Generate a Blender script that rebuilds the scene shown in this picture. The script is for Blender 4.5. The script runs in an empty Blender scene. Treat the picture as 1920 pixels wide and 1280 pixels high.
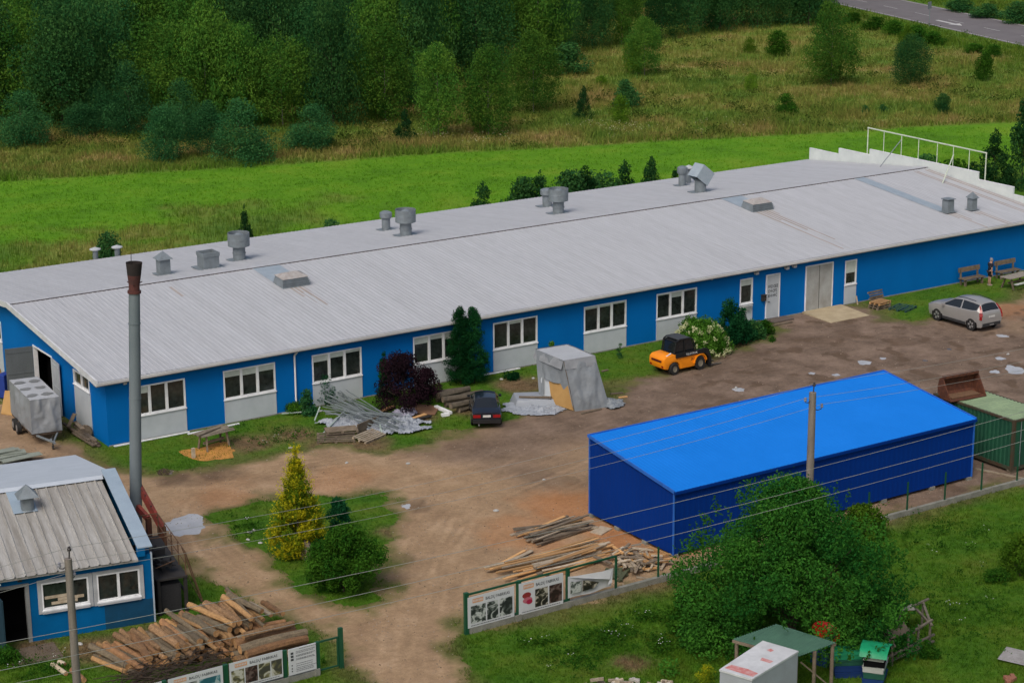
import bpy, bmesh, math, random
import numpy as np
from mathutils import Vector, Matrix, noise as mnoise

# ------------------------------------------------------------------ camera, sky, sun, exposure
S = bpy.context.scene
COL = S.collection
R_ = math.radians
CAM_LOC = Vector((-35.33737, -90.81352, 31.94255))
YAW, PITCH, ROLL, FPX = 0.57757, 0.27299, -0.00788, 3807.65341
_F = Vector((math.sin(YAW)*math.cos(PITCH), math.cos(YAW)*math.cos(PITCH), -math.sin(PITCH)))
_R0 = Vector((math.cos(YAW), -math.sin(YAW), 0)); _U0 = _R0.cross(_F)
_R = _R0*math.cos(ROLL) + _U0*math.sin(ROLL)
_U = _U0*math.cos(ROLL) - _R0*math.sin(ROLL)
cam_data = bpy.data.cameras.new('camera'); cam = bpy.data.objects.new('camera', cam_data); COL.objects.link(cam)
cam_data.sensor_fit = 'HORIZONTAL'; cam_data.sensor_width = 36; cam_data.lens = 36*FPX/1920
cam_data.clip_start = 1; cam_data.clip_end = 6000
m3 = Matrix((_R, _U, -_F)).transposed()
cam.matrix_world = Matrix.Translation(CAM_LOC) @ m3.to_4x4()
S.camera = cam

SUN_EL, SUN_AZ = 50.0, 235.0      # azimuth clockwise from +y
W = bpy.data.worlds.new('World'); S.world = W; W.use_nodes = True
nt = W.node_tree; bg = nt.nodes['Background']
sky = nt.nodes.new('ShaderNodeTexSky'); sky.sky_type = 'NISHITA'; sky.sun_disc = False
sky.sun_elevation = R_(SUN_EL); sky.sun_rotation = R_(SUN_AZ)
sky.air_density = 1.0; sky.dust_density = 6.0; sky.ozone_density = 1.0
nt.links.new(sky.outputs[0], bg.inputs[0]); bg.inputs[1].default_value = 0.15
sun_d = bpy.data.lights.new('sun', 'SUN'); sun = bpy.data.objects.new('sun', sun_d); COL.objects.link(sun)
sun_d.energy = 1.35; sun_d.angle = R_(25); sun_d.color = (1, .985, .95)
_sd = Vector((math.sin(R_(SUN_AZ))*math.cos(R_(SUN_EL)), math.cos(R_(SUN_AZ))*math.cos(R_(SUN_EL)), math.sin(R_(SUN_EL))))
sun.rotation_euler = _sd.to_track_quat('Z', 'Y').to_euler(); sun.location = (0, 0, 80)
S.view_settings.view_transform = 'Standard'; S.view_settings.look = 'None'
S.view_settings.exposure = -0.2; S.view_settings.gamma = 1.0
S.cycles.max_bounces = 6; S.cycles.transparent_max_bounces = 6

# ------------------------------------------------------------------ helpers: photo point -> place in the world
def _ray(px, py): return _F + _R*((px-960)/FPX) + _U*((640-py)/FPX)
def G(px, py, z=0.0):
    d = _ray(px, py); return CAM_LOC + d*((z-CAM_LOC.z)/d.z)
def PY(px, py, Y):
    d = _ray(px, py); return CAM_LOC + d*((Y-CAM_LOC.y)/d.y)
def PX(px, py, X):
    d = _ray(px, py); return CAM_LOC + d*((X-CAM_LOC.x)/d.x)
def MPP(P): return (Vector(P)-CAM_LOC).dot(_F)/FPX       # metres per photo pixel at P

rnd = random.Random(7)
def U(a, b): return rnd.uniform(a, b)

class MB:
    def __init__(s): s.v = []; s.f = []; s.m = []
    def add(s, vs, fs, m=0):
        o = len(s.v); s.v.extend([tuple(v) for v in vs])
        for f in fs: s.f.append([i+o for i in f]); s.m.append(m)
    def poly(s, pts, m=0): s.add(pts, [list(range(len(pts)))], m)
    def hexa(s, p, m=0):   # 4 bottom (ccw) + 4 top
        s.add(p, [(3,2,1,0),(4,5,6,7),(0,1,5,4),(1,2,6,5),(2,3,7,6),(3,0,4,7)], m)
    def box(s, x0, x1, y0, y1, z0, z1, m=0):
        s.hexa([(x0,y0,z0),(x1,y0,z0),(x1,y1,z0),(x0,y1,z0),(x0,y0,z1),(x1,y0,z1),(x1,y1,z1),(x0,y1,z1)], m)
    def cbox(s, c, sz, rz=0, m=0, tilt=None):
        M = Matrix.Rotation(rz, 3, 'Z')
        if tilt: M = M @ tilt
        h = Vector(sz)/2; c = Vector(c)
        p = [c + M @ Vector((a*h.x, b*h.y, d*h.z)) for d in (-1,1) for a, b in ((-1,-1),(1,-1),(1,1),(-1,1))]
        s.hexa(p, m)
    def beam(s, p, q, w, h, m=0, up=(0,0,1)):
        p = Vector(p); q = Vector(q); d = (q-p).normalized(); up = Vector(up)
        a = d.cross(up)
        if a.length < 1e-4: a = d.cross(Vector((1,0,0)))
        a.normalize(); b = a.cross(d)
        a *= w/2; b *= h/2
        s.hexa([p-a-b, q-a-b, q+a-b, p+a-b, p-a+b, q-a+b, q+a+b, p+a+b], m)
    def cyl(s, p, q, r0, r1=None, n=12, m=0, mc=None, caps=True):
        r1 = r0 if r1 is None else r1
        p = Vector(p); q = Vector(q); d = (q-p).normalized()
        a = d.cross(Vector((0,0,1)))
        if a.length < 1e-3: a = Vector((1,0,0))
        a.normalize(); b = d.cross(a)
        vs = []
        for c, r in ((p, r0), (q, r1)):
            for i in range(n):
                t = 2*math.pi*i/n; vs.append(c + (a*math.cos(t) + b*math.sin(t))*r)
        s.add(vs, [(i, (i+1) % n, n+(i+1) % n, n+i) for i in range(n)], m)
        if caps:
            mc = m if mc is None else mc
            s.add(vs[:n], [list(range(n))[::-1]], mc); s.add(vs[n:], [list(range(n))], mc)
    def tube(s, pts, r, n=6, m=0, r1=None):
        pts = [Vector(p) for p in pts]; k = len(pts); vs = []
        for i, c in enumerate(pts):
            d = (pts[min(i+1, k-1)] - pts[max(i-1, 0)]).normalized()
            a = d.cross(Vector((0,0,1)))
            if a.length < 1e-3: a = Vector((1,0,0))
            a.normalize(); b = d.cross(a)
            rr = r if r1 is None else r + (r1-r)*i/(k-1)
            for j in range(n):
                t = 2*math.pi*j/n; vs.append(c + (a*math.cos(t) + b*math.sin(t))*rr)
        fs = [(i*n+j, i*n+(j+1) % n, (i+1)*n+(j+1) % n, (i+1)*n+j) for i in range(k-1) for j in range(n)]
        fs += [list(range(n))[::-1], [(k-1)*n+j for j in range(n)]]
        s.add(vs, fs, m)
    def lathe(s, c, prof, n=16, m=0):   # prof: (r, z) list
        c = Vector(c); vs = []
        for r, z in prof:
            for j in range(n):
                t = 2*math.pi*j/n; vs.append(c + Vector((r*math.cos(t), r*math.sin(t), z)))
        s.add(vs, [(i*n+j, i*n+(j+1) % n, (i+1)*n+(j+1) % n, (i+1)*n+j) for i in range(len(prof)-1) for j in range(n)], m)
    def prism(s, poly, ext, m=0):   # poly: 3d points, ext: vector
        n = len(poly); e = Vector(ext); a = [Vector(p) for p in poly]; b = [p+e for p in a]
        s.add(a+b, [list(range(n))[::-1], [n+i for i in range(n)]] + [(i, (i+1) % n, n+(i+1) % n, n+i) for i in range(n)], m)
    def build(s, name, mats, parent=None, smooth=False, loc=None, bevel=0, rot=None):
        me = bpy.data.meshes.new(name); me.from_pydata(s.v, [], s.f)
        if not isinstance(mats, (list, tuple)): mats = [mats]
        for mm in mats: me.materials.append(mm)
        me.polygons.foreach_set('material_index', s.m)
        bm = bmesh.new(); bm.from_mesh(me); bmesh.ops.recalc_face_normals(bm, faces=bm.faces)
        if bevel:
            bmesh.ops.remove_doubles(bm, verts=bm.verts, dist=1e-5)
            ed = [e for e in bm.edges if len(e.link_faces) == 2 and e.calc_face_angle(0) > .6]
            bmesh.ops.bevel(bm, geom=ed, offset=bevel, segments=2, affect='EDGES', profile=.6)
        bm.to_mesh(me); bm.free()
        if smooth:
            me.polygons.foreach_set('use_smooth', [True]*len(me.polygons))
            try: me.set_sharp_from_angle(angle=R_(38))
            except Exception: pass
        o = bpy.data.objects.new(name, me); COL.objects.link(o)
        if parent is not None: o.parent = parent
        if loc is not None: o.location = loc
        if rot is not None: o.rotation_euler = (0, 0, rot)
        return o

def tag(o, label=None, cat=None, group=None, kind=None):
    if label: o['label'] = label
    if cat: o['category'] = cat
    if group: o['group'] = group
    if kind: o['kind'] = kind
    return o
def thing(name, label, cat, loc=(0,0,0), rz=0.0, group=None):
    o = bpy.data.objects.new(name, None); COL.objects.link(o)
    o.empty_display_size = .3; o.location = loc; o.rotation_euler = (0, 0, rz)
    return tag(o, label, cat, group)
def copy_tree(o, parent=None):
    c = o.copy(); COL.objects.link(c)
    if parent is not None: c.parent = parent
    for ch in list(o.children): copy_tree(ch, c)
    return c

# ------------------------------------------------------------------ materials
_mc = {}
def mat(name, col, rough=.65, metal=0.0, col2=None, scale=2.0, mix=.5, bump=0.0, bscale=30.0, fine=.12, fscale=40.0, spec=.4, stretch=None, coat=0.0, rv=0.0):
    if name in _mc: return _mc[name]
    m = bpy.data.materials.new(name); m.use_nodes = True; t = m.node_tree; N = t.nodes; L = t.links
    b = N['Principled BSDF']; b.inputs['Roughness'].default_value = rough; b.inputs['Metallic'].default_value = metal
    b.inputs['Specular IOR Level'].default_value = spec
    if coat: b.inputs['Coat Weight'].default_value = coat
    tc = N.new('ShaderNodeTexCoord'); vec = tc.outputs['Object']
    if stretch:
        mp = N.new('ShaderNodeMapping'); mp.inputs['Scale'].default_value = stretch; L.new(vec, mp.inputs[0]); vec = mp.outputs[0]
    n1 = N.new('ShaderNodeTexNoise'); n1.inputs['Scale'].default_value = scale; n1.inputs['Detail'].default_value = 6; n1.inputs['Roughness'].default_value = .6
    L.new(vec, n1.inputs[0])
    rp = N.new('ShaderNodeValToRGB'); rp.color_ramp.elements[0].position = .5-.22*mix-.06; rp.color_ramp.elements[1].position = .5+.22*mix+.06
    c2 = col2 if col2 else tuple(c*.78 for c in col)
    rp.color_ramp.elements[0].color = (*c2, 1); rp.color_ramp.elements[1].color = (*col, 1)
    L.new(n1.outputs[0], rp.inputs[0])
    n2 = N.new('ShaderNodeTexNoise'); n2.inputs['Scale'].default_value = fscale; n2.inputs['Detail'].default_value = 3
    L.new(vec, n2.inputs[0])
    mr = N.new('ShaderNodeMapRange'); mr.inputs['From Min'].default_value = .3; mr.inputs['From Max'].default_value = .7
    mr.inputs['To Min'].default_value = 1-fine; mr.inputs['To Max'].default_value = 1+fine; L.new(n2.outputs[0], mr.inputs[0])
    mx = N.new('ShaderNodeVectorMath'); mx.operation = 'SCALE'; L.new(rp.outputs[0], mx.inputs[0]); L.new(mr.outputs[0], mx.inputs['Scale'])
    if rv:
        oi = N.new('ShaderNodeObjectInfo'); mo = N.new('ShaderNodeMapRange'); mo.inputs['To Min'].default_value = 1-rv; mo.inputs['To Max'].default_value = 1+rv; L.new(oi.outputs['Random'], mo.inputs[0])
        m2 = N.new('ShaderNodeVectorMath'); m2.operation = 'SCALE'; L.new(mx.outputs[0], m2.inputs[0]); L.new(mo.outputs[0], m2.inputs['Scale']); mx = m2
    L.new(mx.outputs[0], b.inputs['Base Color'])
    if bump:
        n3 = N.new('ShaderNodeTexNoise'); n3.inputs['Scale'].default_value = bscale; n3.inputs['Detail'].default_value = 4; L.new(vec, n3.inputs[0])
        bp = N.new('ShaderNodeBump'); bp.inputs['Strength'].default_value = bump; bp.inputs['Distance'].default_value = .05
        L.new(n3.outputs[0], bp.inputs['Height']); L.new(bp.outputs[0], b.inputs['Normal'])
    _mc[name] = m; return m

def leafmat(name, col, col2, trans=.3):
    if name in _mc: return _mc[name]
    m = bpy.data.materials.new(name); m.use_nodes = True; t = m.node_tree; N = t.nodes; L = t.links
    N.remove(N['Principled BSDF']); out = N['Material Output']
    at = N.new('ShaderNodeAttribute'); at.attribute_name = 'tint'
    mx = N.new('ShaderNodeMix'); mx.data_type = 'RGBA'; L.new(at.outputs['Fac'], mx.inputs[0])
    mx.inputs[6].default_value = (*col, 1); mx.inputs[7].default_value = (*col2, 1)
    oi = N.new('ShaderNodeObjectInfo'); hs = N.new('ShaderNodeHueSaturation')
    mr = N.new('ShaderNodeMapRange'); mr.inputs['To Min'].default_value = .75; mr.inputs['To Max'].default_value = 1.25
    L.new(oi.outputs['Random'], mr.inputs[0]); L.new(mr.outputs[0], hs.inputs['Value']); L.new(mx.outputs[2], hs.inputs['Color'])
    d = N.new('ShaderNodeBsdfDiffuse'); tr = N.new('ShaderNodeBsdfTranslucent'); ms = N.new('ShaderNodeMixShader'); ms.inputs[0].default_value = trans
    L.new(hs.outputs[0], d.inputs[0]); L.new(hs.outputs[0], tr.inputs[0]); L.new(d.outputs[0], ms.inputs[1]); L.new(tr.outputs[0], ms.inputs[2])
    L.new(ms.outputs[0], out.inputs[0]); _mc[name] = m; return m

def glassmat(name, col, rough=.08):
    m = mat(name, col, rough=rough, spec=.6, col2=tuple(c*.35 for c in col), scale=1.6, mix=.6, fine=.3, fscale=5)
    return m

BLUE = mat('blue_wall_paint', (.0010, .135, .435), rough=.6, spec=.08, col2=(.0010, .120, .39), scale=.5, fine=.05, stretch=(1, 1, .6), bump=.05, bscale=60)
WHITE = mat('white_paint', (.80, .82, .84), rough=.5, fine=.05)
WHITEPANEL = mat('white_panel_board', (.46, .50, .53), rough=.6, col2=(.40, .44, .47), scale=1.2, fine=.05)
GALV = mat('galvanised_metal', (.20, .235, .26), rough=.45, metal=.15, col2=(.15, .175, .19), scale=3, fine=.1)
GALVL = mat('light_flashing_metal', (.36, .42, .46), rough=.4, metal=.2, col2=(.30, .36, .41), scale=2)
GLASS = glassmat('dark_window_glass', (.030, .040, .036))
BLIND = mat('pale_roller_blind', (.52, .58, .53), rough=.8, fine=.04)
RUST = mat('rusty_steel', (.13, .045, .022), rough=.85, col2=(.06, .022, .014), scale=6, fine=.3, bump=.2)
REDPAINT = mat('faded_red_paint', (.33, .055, .04), rough=.7, col2=(.12, .04, .03), scale=3, fine=.2)
DARKST = mat('dark_steel', (.035, .032, .03), rough=.7, fine=.3, col2=(.02, .018, .017))
CONC = mat('grey_concrete', (.23, .23, .20), rough=.9, col2=(.15, .155, .13), scale=2.5, fine=.2, bump=.15)
BLACK = mat('black_void', (.006, .006, .007), rough=.95, spec=.05)
TYRE = mat('tyre_rubber', (.018, .018, .018), rough=.85)
PLANK = mat('fresh_sawn_timber', (.50, .30, .13), rough=.8, col2=(.38, .21, .085), scale=3, fine=.15, stretch=(.3, 3, 3), rv=.3)
PLANKG = mat('weathered_timber', (.20, .16, .115), rough=.9, col2=(.11, .085, .06), scale=3, fine=.25, rv=.35)
PLANKW = mat('pale_timber', (.42, .36, .27), rough=.85, col2=(.28, .22, .15), scale=3, fine=.2, rv=.3)
BARK = mat('brown_log_bark', (.30, .185, .095), rough=.95, col2=(.13, .075, .038), scale=7, mix=.9, fine=.35, fscale=25, bump=.4, bscale=25, rv=.4)
BARKG = mat('grey_log_bark', (.17, .135, .085), rough=.95, col2=(.075, .058, .04), scale=6, mix=.9, fine=.35, bump=.4, bscale=25, rv=.35)
LOGEND = mat('cut_log_end', (.42, .25, .11), rough=.85, col2=(.26, .13, .05), scale=8, fine=.2, rv=.3)
TRUNK = mat('tree_trunk_bark', (.055, .042, .03), rough=.95, fine=.3)
BIRCHB = mat('birch_trunk_bark', (.30, .28, .24), rough=.9, col2=(.06, .05, .045), scale=5)
GREENP = mat('dark_green_fence_paint', (.008, .075, .035), rough=.5, fine=.1)
def tarpmat(name, col):
    m = mat(name, col, rough=.5, col2=tuple(c*.88 for c in col), scale=.9, mix=.5, bump=.6, bscale=4.5, fine=.05)
    return m
TARP = tarpmat('grey_tarpaulin', (.24, .26, .28))

# ------------------------------------------------------------------ grass colour shared by ground and grass
def grass_group():
    g = bpy.data.node_groups.new('grass_colour', 'ShaderNodeTree')
    g.interface.new_socket('Dry', in_out='INPUT', socket_type='NodeSocketFloat')
    g.interface.new_socket('Bright', in_out='INPUT', socket_type='NodeSocketFloat')
    g.interface.new_socket('Soil', in_out='INPUT', socket_type='NodeSocketFloat')
    g.interface.new_socket('Color', in_out='OUTPUT', socket_type='NodeSocketColor')
    N = g.nodes; L = g.links; gi = N.new('NodeGroupInput'); go = N.new('NodeGroupOutput')
    geo = N.new('ShaderNodeNewGeometry')
    def nz(sc, det=5, rough=.6):
        n = N.new('ShaderNodeTexNoise'); n.inputs['Scale'].default_value = sc; n.inputs['Detail'].default_value = det; n.inputs['Roughness'].default_value = rough
        L.new(geo.outputs['Position'], n.inputs[0]); return n.outputs[0]
    def ramp(src, pts):
        r = N.new('ShaderNodeValToRGB'); e = r.color_ramp.elements
        while len(e) < len(pts): e.new(.5)
        for k, (p, c) in enumerate(pts): e[k].position = p; e[k].color = (*c, 1)
        L.new(src, r.inputs[0]); return r.outputs[0]
    def mixc(f, a, b):
        m = N.new('ShaderNodeMix'); m.data_type = 'RGBA'; L.new(f, m.inputs[0]); L.new(a, m.inputs[6]); L.new(b, m.inputs[7]); return m.outputs[2]
    lawn = ramp(nz(.35, 8, .68), [(.30, (.038, .112, .009)), (.46, (.058, .142, .011)), (.58, (.082, .155, .014)), (.74, (.11, .138, .024))])
    fld = ramp(nz(.16, 8, .7), [(.30, (.062, .165, .010)), (.5, (.098, .245, .012)), (.70, (.150, .265, .020))])
    dry = ramp(nz(.085, 10, .78), [(.34, (.065, .145, .024)), (.45, (.13, .205, .034)), (.54, (.20, .21, .05)), (.62, (.29, .225, .085)), (.72, (.34, .24, .11))])
    soil = ramp(nz(.8, 8, .7), [(.30, (.11, .085, .045)), (.70, (.22, .145, .08))])
    c = mixc(gi.outputs['Bright'], lawn, fld); c = mixc(gi.outputs['Dry'], c, dry); c = mixc(gi.outputs['Soil'], c, soil)
    mr = N.new('ShaderNodeMapRange'); mr.inputs['From Min'].default_value = .3; mr.inputs['From Max'].default_value = .7
    mr.inputs['To Min'].default_value = .72; mr.inputs['To Max'].default_value = 1.25; L.new(nz(3.2, 6, .75), mr.inputs[0])
    v = N.new('ShaderNodeVectorMath'); v.operation = 'SCALE'; L.new(c, v.inputs[0]); L.new(mr.outputs[0], v.inputs['Scale'])
    L.new(v.outputs[0], go.inputs[0]); return g
GRASSG = grass_group()
def groundmat():
    m = bpy.data.materials.new('grass_ground'); m.use_nodes = True; N = m.node_tree.nodes; L = m.node_tree.links
    b = N['Principled BSDF']; b.inputs['Roughness'].default_value = .95; b.inputs['Specular IOR Level'].default_value = .1
    g = N.new('ShaderNodeGroup'); g.node_tree = GRASSG
    a = N.new('ShaderNodeAttribute'); a.attribute_name = 'zone'; sp = N.new('ShaderNodeSeparateColor'); L.new(a.outputs['Color'], sp.inputs[0])
    for i, k in enumerate(('Dry', 'Bright', 'Soil')): L.new(sp.outputs[i], g.inputs[k])
    L.new(g.outputs[0], b.inputs['Base Color'])
    n = N.new('ShaderNodeTexNoise'); n.inputs['Scale'].default_value = 4; n.inputs['Detail'].default_value = 8; n.inputs['Roughness'].default_value = .75
    geo = N.new('ShaderNodeNewGeometry'); L.new(geo.outputs['Position'], n.inputs[0])
    bp = N.new('ShaderNodeBump'); bp.inputs['Strength'].default_value = .8; bp.inputs['Distance'].default_value = .15; L.new(n.outputs[0], bp.inputs['Height']); L.new(bp.outputs[0], b.inputs['Normal'])
    return m

# ------------------------------------------------------------------ polygons on the ground (photo outlines laid on the ground)
def gpoly(pts): return np.array([[*(G(x, y)[:2])] for x, y in pts])
def sdf(P, poly):
    """signed distance of points P (n,2) to polygon: negative inside"""
    n = len(poly); d = np.full(len(P), 1e9); ins = np.zeros(len(P), bool)
    for i in range(n):
        a = poly[i]; b = poly[(i+1) % n]; e = b-a; w = P-a
        t = np.clip((w @ e)/(e @ e), 0, 1); q = w - t[:, None]*e
        d = np.minimum(d, np.hypot(q[:, 0], q[:, 1]))
        c = (a[1] > P[:, 1]) != (b[1] > P[:, 1])
        with np.errstate(divide='ignore', invalid='ignore'):
            xi = e[0]*(P[:, 1]-a[1])/(e[1] if e[1] != 0 else 1e-9) + a[0]
        ins ^= c & (P[:, 0] < xi)
    return np.where(ins, -d, d)
def ldist(P, pts):
    d = np.full(len(P), 1e9)
    for a, b in zip(pts[:-1], pts[1:]):
        e = b-a; w = P-a; t = np.clip((w @ e)/(e @ e), 0, 1); q = w - t[:, None]*e
        d = np.minimum(d, np.hypot(q[:, 0], q[:, 1]))
    return d
def vnoise(P, s, seed=0.0, octs=3):
    out = np.empty(len(P))
    for i, (x, y) in enumerate(P): out[i] = mnoise.fractal(Vector((x*s, y*s, seed)), 1.0, 2.0, octs)
    return out
def sst(a, b, x): t = np.clip((x-a)/(b-a), 0, 1); return t*t*(3-2*t)

yard_poly = gpoly([(-60, 640), (30, 690), (60, 720), (105, 775), (128, 822), (165, 862), (215, 880), (290, 884), (340, 880), (440, 872), (540, 850),
    (620, 838), (720, 846), (800, 834), (835, 812), (880, 812), (945, 795), (1000, 772), (1150, 748), (1150, 722), (1215, 706), (1290, 684), (1340, 668), (1400, 646), (1452, 630),
    (1460, 618), (1432, 602), (1440, 594), (1595, 569), (1630, 579), (1650, 600), (1730, 606), (1800, 583), (1870, 567), (1925, 552), (2060, 525), (2300, 600), (2150, 865)] +
    [(1905, 908), (1714, 958), (1480, 1026), (1236, 1090), (1060, 1138), (905, 1178), (872, 1160), (858, 1172), (850, 1205), (858, 1250), (885, 1320), (900, 1420), (650, 1420), (682, 1300), (655, 1250), (610, 1190), (530, 1155),
     (440, 1112), (370, 1072), (352, 1055), (300, 1060), (200, 1040), (0, 1040), (-260, 1000)])
isl_poly = gpoly([(402, 968), (440, 944), (520, 934), (620, 930), (700, 928), (728, 936), (735, 965), (726, 1040), (716, 1100), (690, 1148), (640, 1143), (570, 1110), (500, 1058), (440, 1014)])

# ------------------------------------------------------------------ ground
def axis(lo, hi, step, far):
    a = list(np.arange(lo, hi+1e-6, step)); s = step
    x = hi
    while x < far: s *= 1.25; x += s; a.append(x)
    x = lo; s = step
    while x > -far: s *= 1.25; x -= s; a.insert(0, x)
    return np.array(a)
xs = axis(-26, 100, .7, 2500); ys = axis(-52, 110, .7, 2500)
def grid_mesh(name, xs, ys, m):
    nx, ny = len(xs), len(ys); X, Y = np.meshgrid(xs, ys); P = np.stack([X.ravel(), Y.ravel()], 1)
    idx = np.arange(nx*ny).reshape(ny, nx)
    F = np.stack([idx[:-1, :-1].ravel(), idx[:-1, 1:].ravel(), idx[1:, 1:].ravel(), idx[1:, :-1].ravel()], 1)
    return P, F
def from_np(name, V, F, m, col=None, colname='zone', tint=None, smooth=False, parent=None):
    me = bpy.data.meshes.new(name); nv = len(V); nf, k = F.shape
    me.vertices.add(nv); me.vertices.foreach_set('co', np.ascontiguousarray(V, np.float32).ravel())
    me.loops.add(nf*k); me.loops.foreach_set('vertex_index', np.ascontiguousarray(F, np.int32).ravel())
    me.polygons.add(nf); me.polygons.foreach_set('loop_start', np.arange(0, nf*k, k, dtype=np.int32))
    try: me.polygons.foreach_set('loop_total', np.full(nf, k, np.int32))
    except Exception: pass
    me.update(calc_edges=True); me.validate()
    if col is not None:
        a = me.color_attributes.new(colname, 'FLOAT_COLOR', 'POINT'); c = np.ones((nv, 4), np.float32); c[:, :col.shape[1]] = col; a.data.foreach_set('color', c.ravel())
    if tint is not None:
        a = me.attributes.new('tint', 'FLOAT', 'POINT'); a.data.foreach_set('value', np.ascontiguousarray(tint, np.float32))
    for mm in (m if isinstance(m, (list, tuple)) else [m]): me.materials.append(mm)
    if smooth: me.polygons.foreach_set('use_smooth', np.ones(nf, bool))
    o = bpy.data.objects.new(name, me); COL.objects.link(o)
    if parent is not None: o.parent = parent
    return o

mead_line = np.array([[*(G(x, y)[:2])] for x, y in [(-400, 352), (0, 340), (300, 322), (500, 310), (640, 300), (850, 285), (1000, 279), (1250, 264), (1450, 254), (1600, 247), (1700, 238), (1920, 228), (2400, 215)]])
def dryness(P):
    yb = np.interp(P[:, 0], mead_line[:, 0], mead_line[:, 1])
    return sst(-1.0, 1.2, P[:, 1]-yb)
soil_spots = [(1090, 1090, 3.0), (1200, 1080, 2.5), (300, 1200, 2.2), (450, 1190, 1.8), (180, 1215, 1.6), (980, 720, 1.4), (790, 780, 1.2), (680, 800, 1.5), (1190, 1245, .6), (620, 835, 1.6), (880, 770, 1.4), (70, 1215, 1.0),
    (1400, 640, 1.5), (740, 1000, .8), (470, 830, 1.4), (560, 815, 1.5), (700, 832, 1.3)]
soil_xyr = [(G(x, y), r) for x, y, r in soil_spots]
_a, _b, _c = G(1568, 8), G(1905, 84), G(1918, 47); _d = (_a-_b).normalized(); _n = Vector((_d.y, -_d.x, 0)); _n = _n if (_c-_b).dot(_n) > 0 else -_n; rc_v = (_b.x, _b.y, _n.x, _n.y)
def zones(P):
    dr = dryness(P)
    br = sst(22, 34, P[:, 1])*(1-dr)
    nn = vnoise(P, .22, 3.3) if len(P) < 400000 else 0
    # rough brown grass close behind the hall
    strip = sst(24.2, 25, P[:, 1])*(1-sst(42, 51, P[:, 1]+nn*9))*sst(40, 24, P[:, 0]+nn*9)
    rdv = (P-np.array([rc_v[0], rc_v[1]])) @ np.array([rc_v[2], rc_v[3]]); dr = np.clip(dr*(1-.8*sst(-16, -4, rdv+nn*5)) + .8*strip, 0, 1); br = br*(1-.6*strip)
    so = np.zeros(len(P))
    for c, r in soil_xyr:
        d = np.hypot(P[:, 0]-c.x, P[:, 1]-c.y); so = np.maximum(so, sst(r*1.25, r*.45, d+nn*.8))
    ds = sdf(P, yard_poly); di = sdf(P, isl_poly); dy = np.maximum(ds, -di)
    so = np.maximum(so, .5*sst(1.1, .0, ds+nn*1.4)*(di > 1))
    so = np.where((P[:, 1] > 20) | (P[:, 0] > 90), 0, so)
    return np.stack([dr, np.clip(br, 0, 1), so], 1)
P, F = grid_mesh('ground', xs, ys, None)
near = (np.abs(P[:, 0]) < 400) & (np.abs(P[:, 1]) < 400)
zc = np.zeros((len(P), 3)); zc[:, 0] = .6; zc[near] = zones(P[near])
ground = from_np('ground', np.c_[P, np.zeros(len(P))], F, groundmat(), zc); tag(ground, kind='structure')

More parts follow.
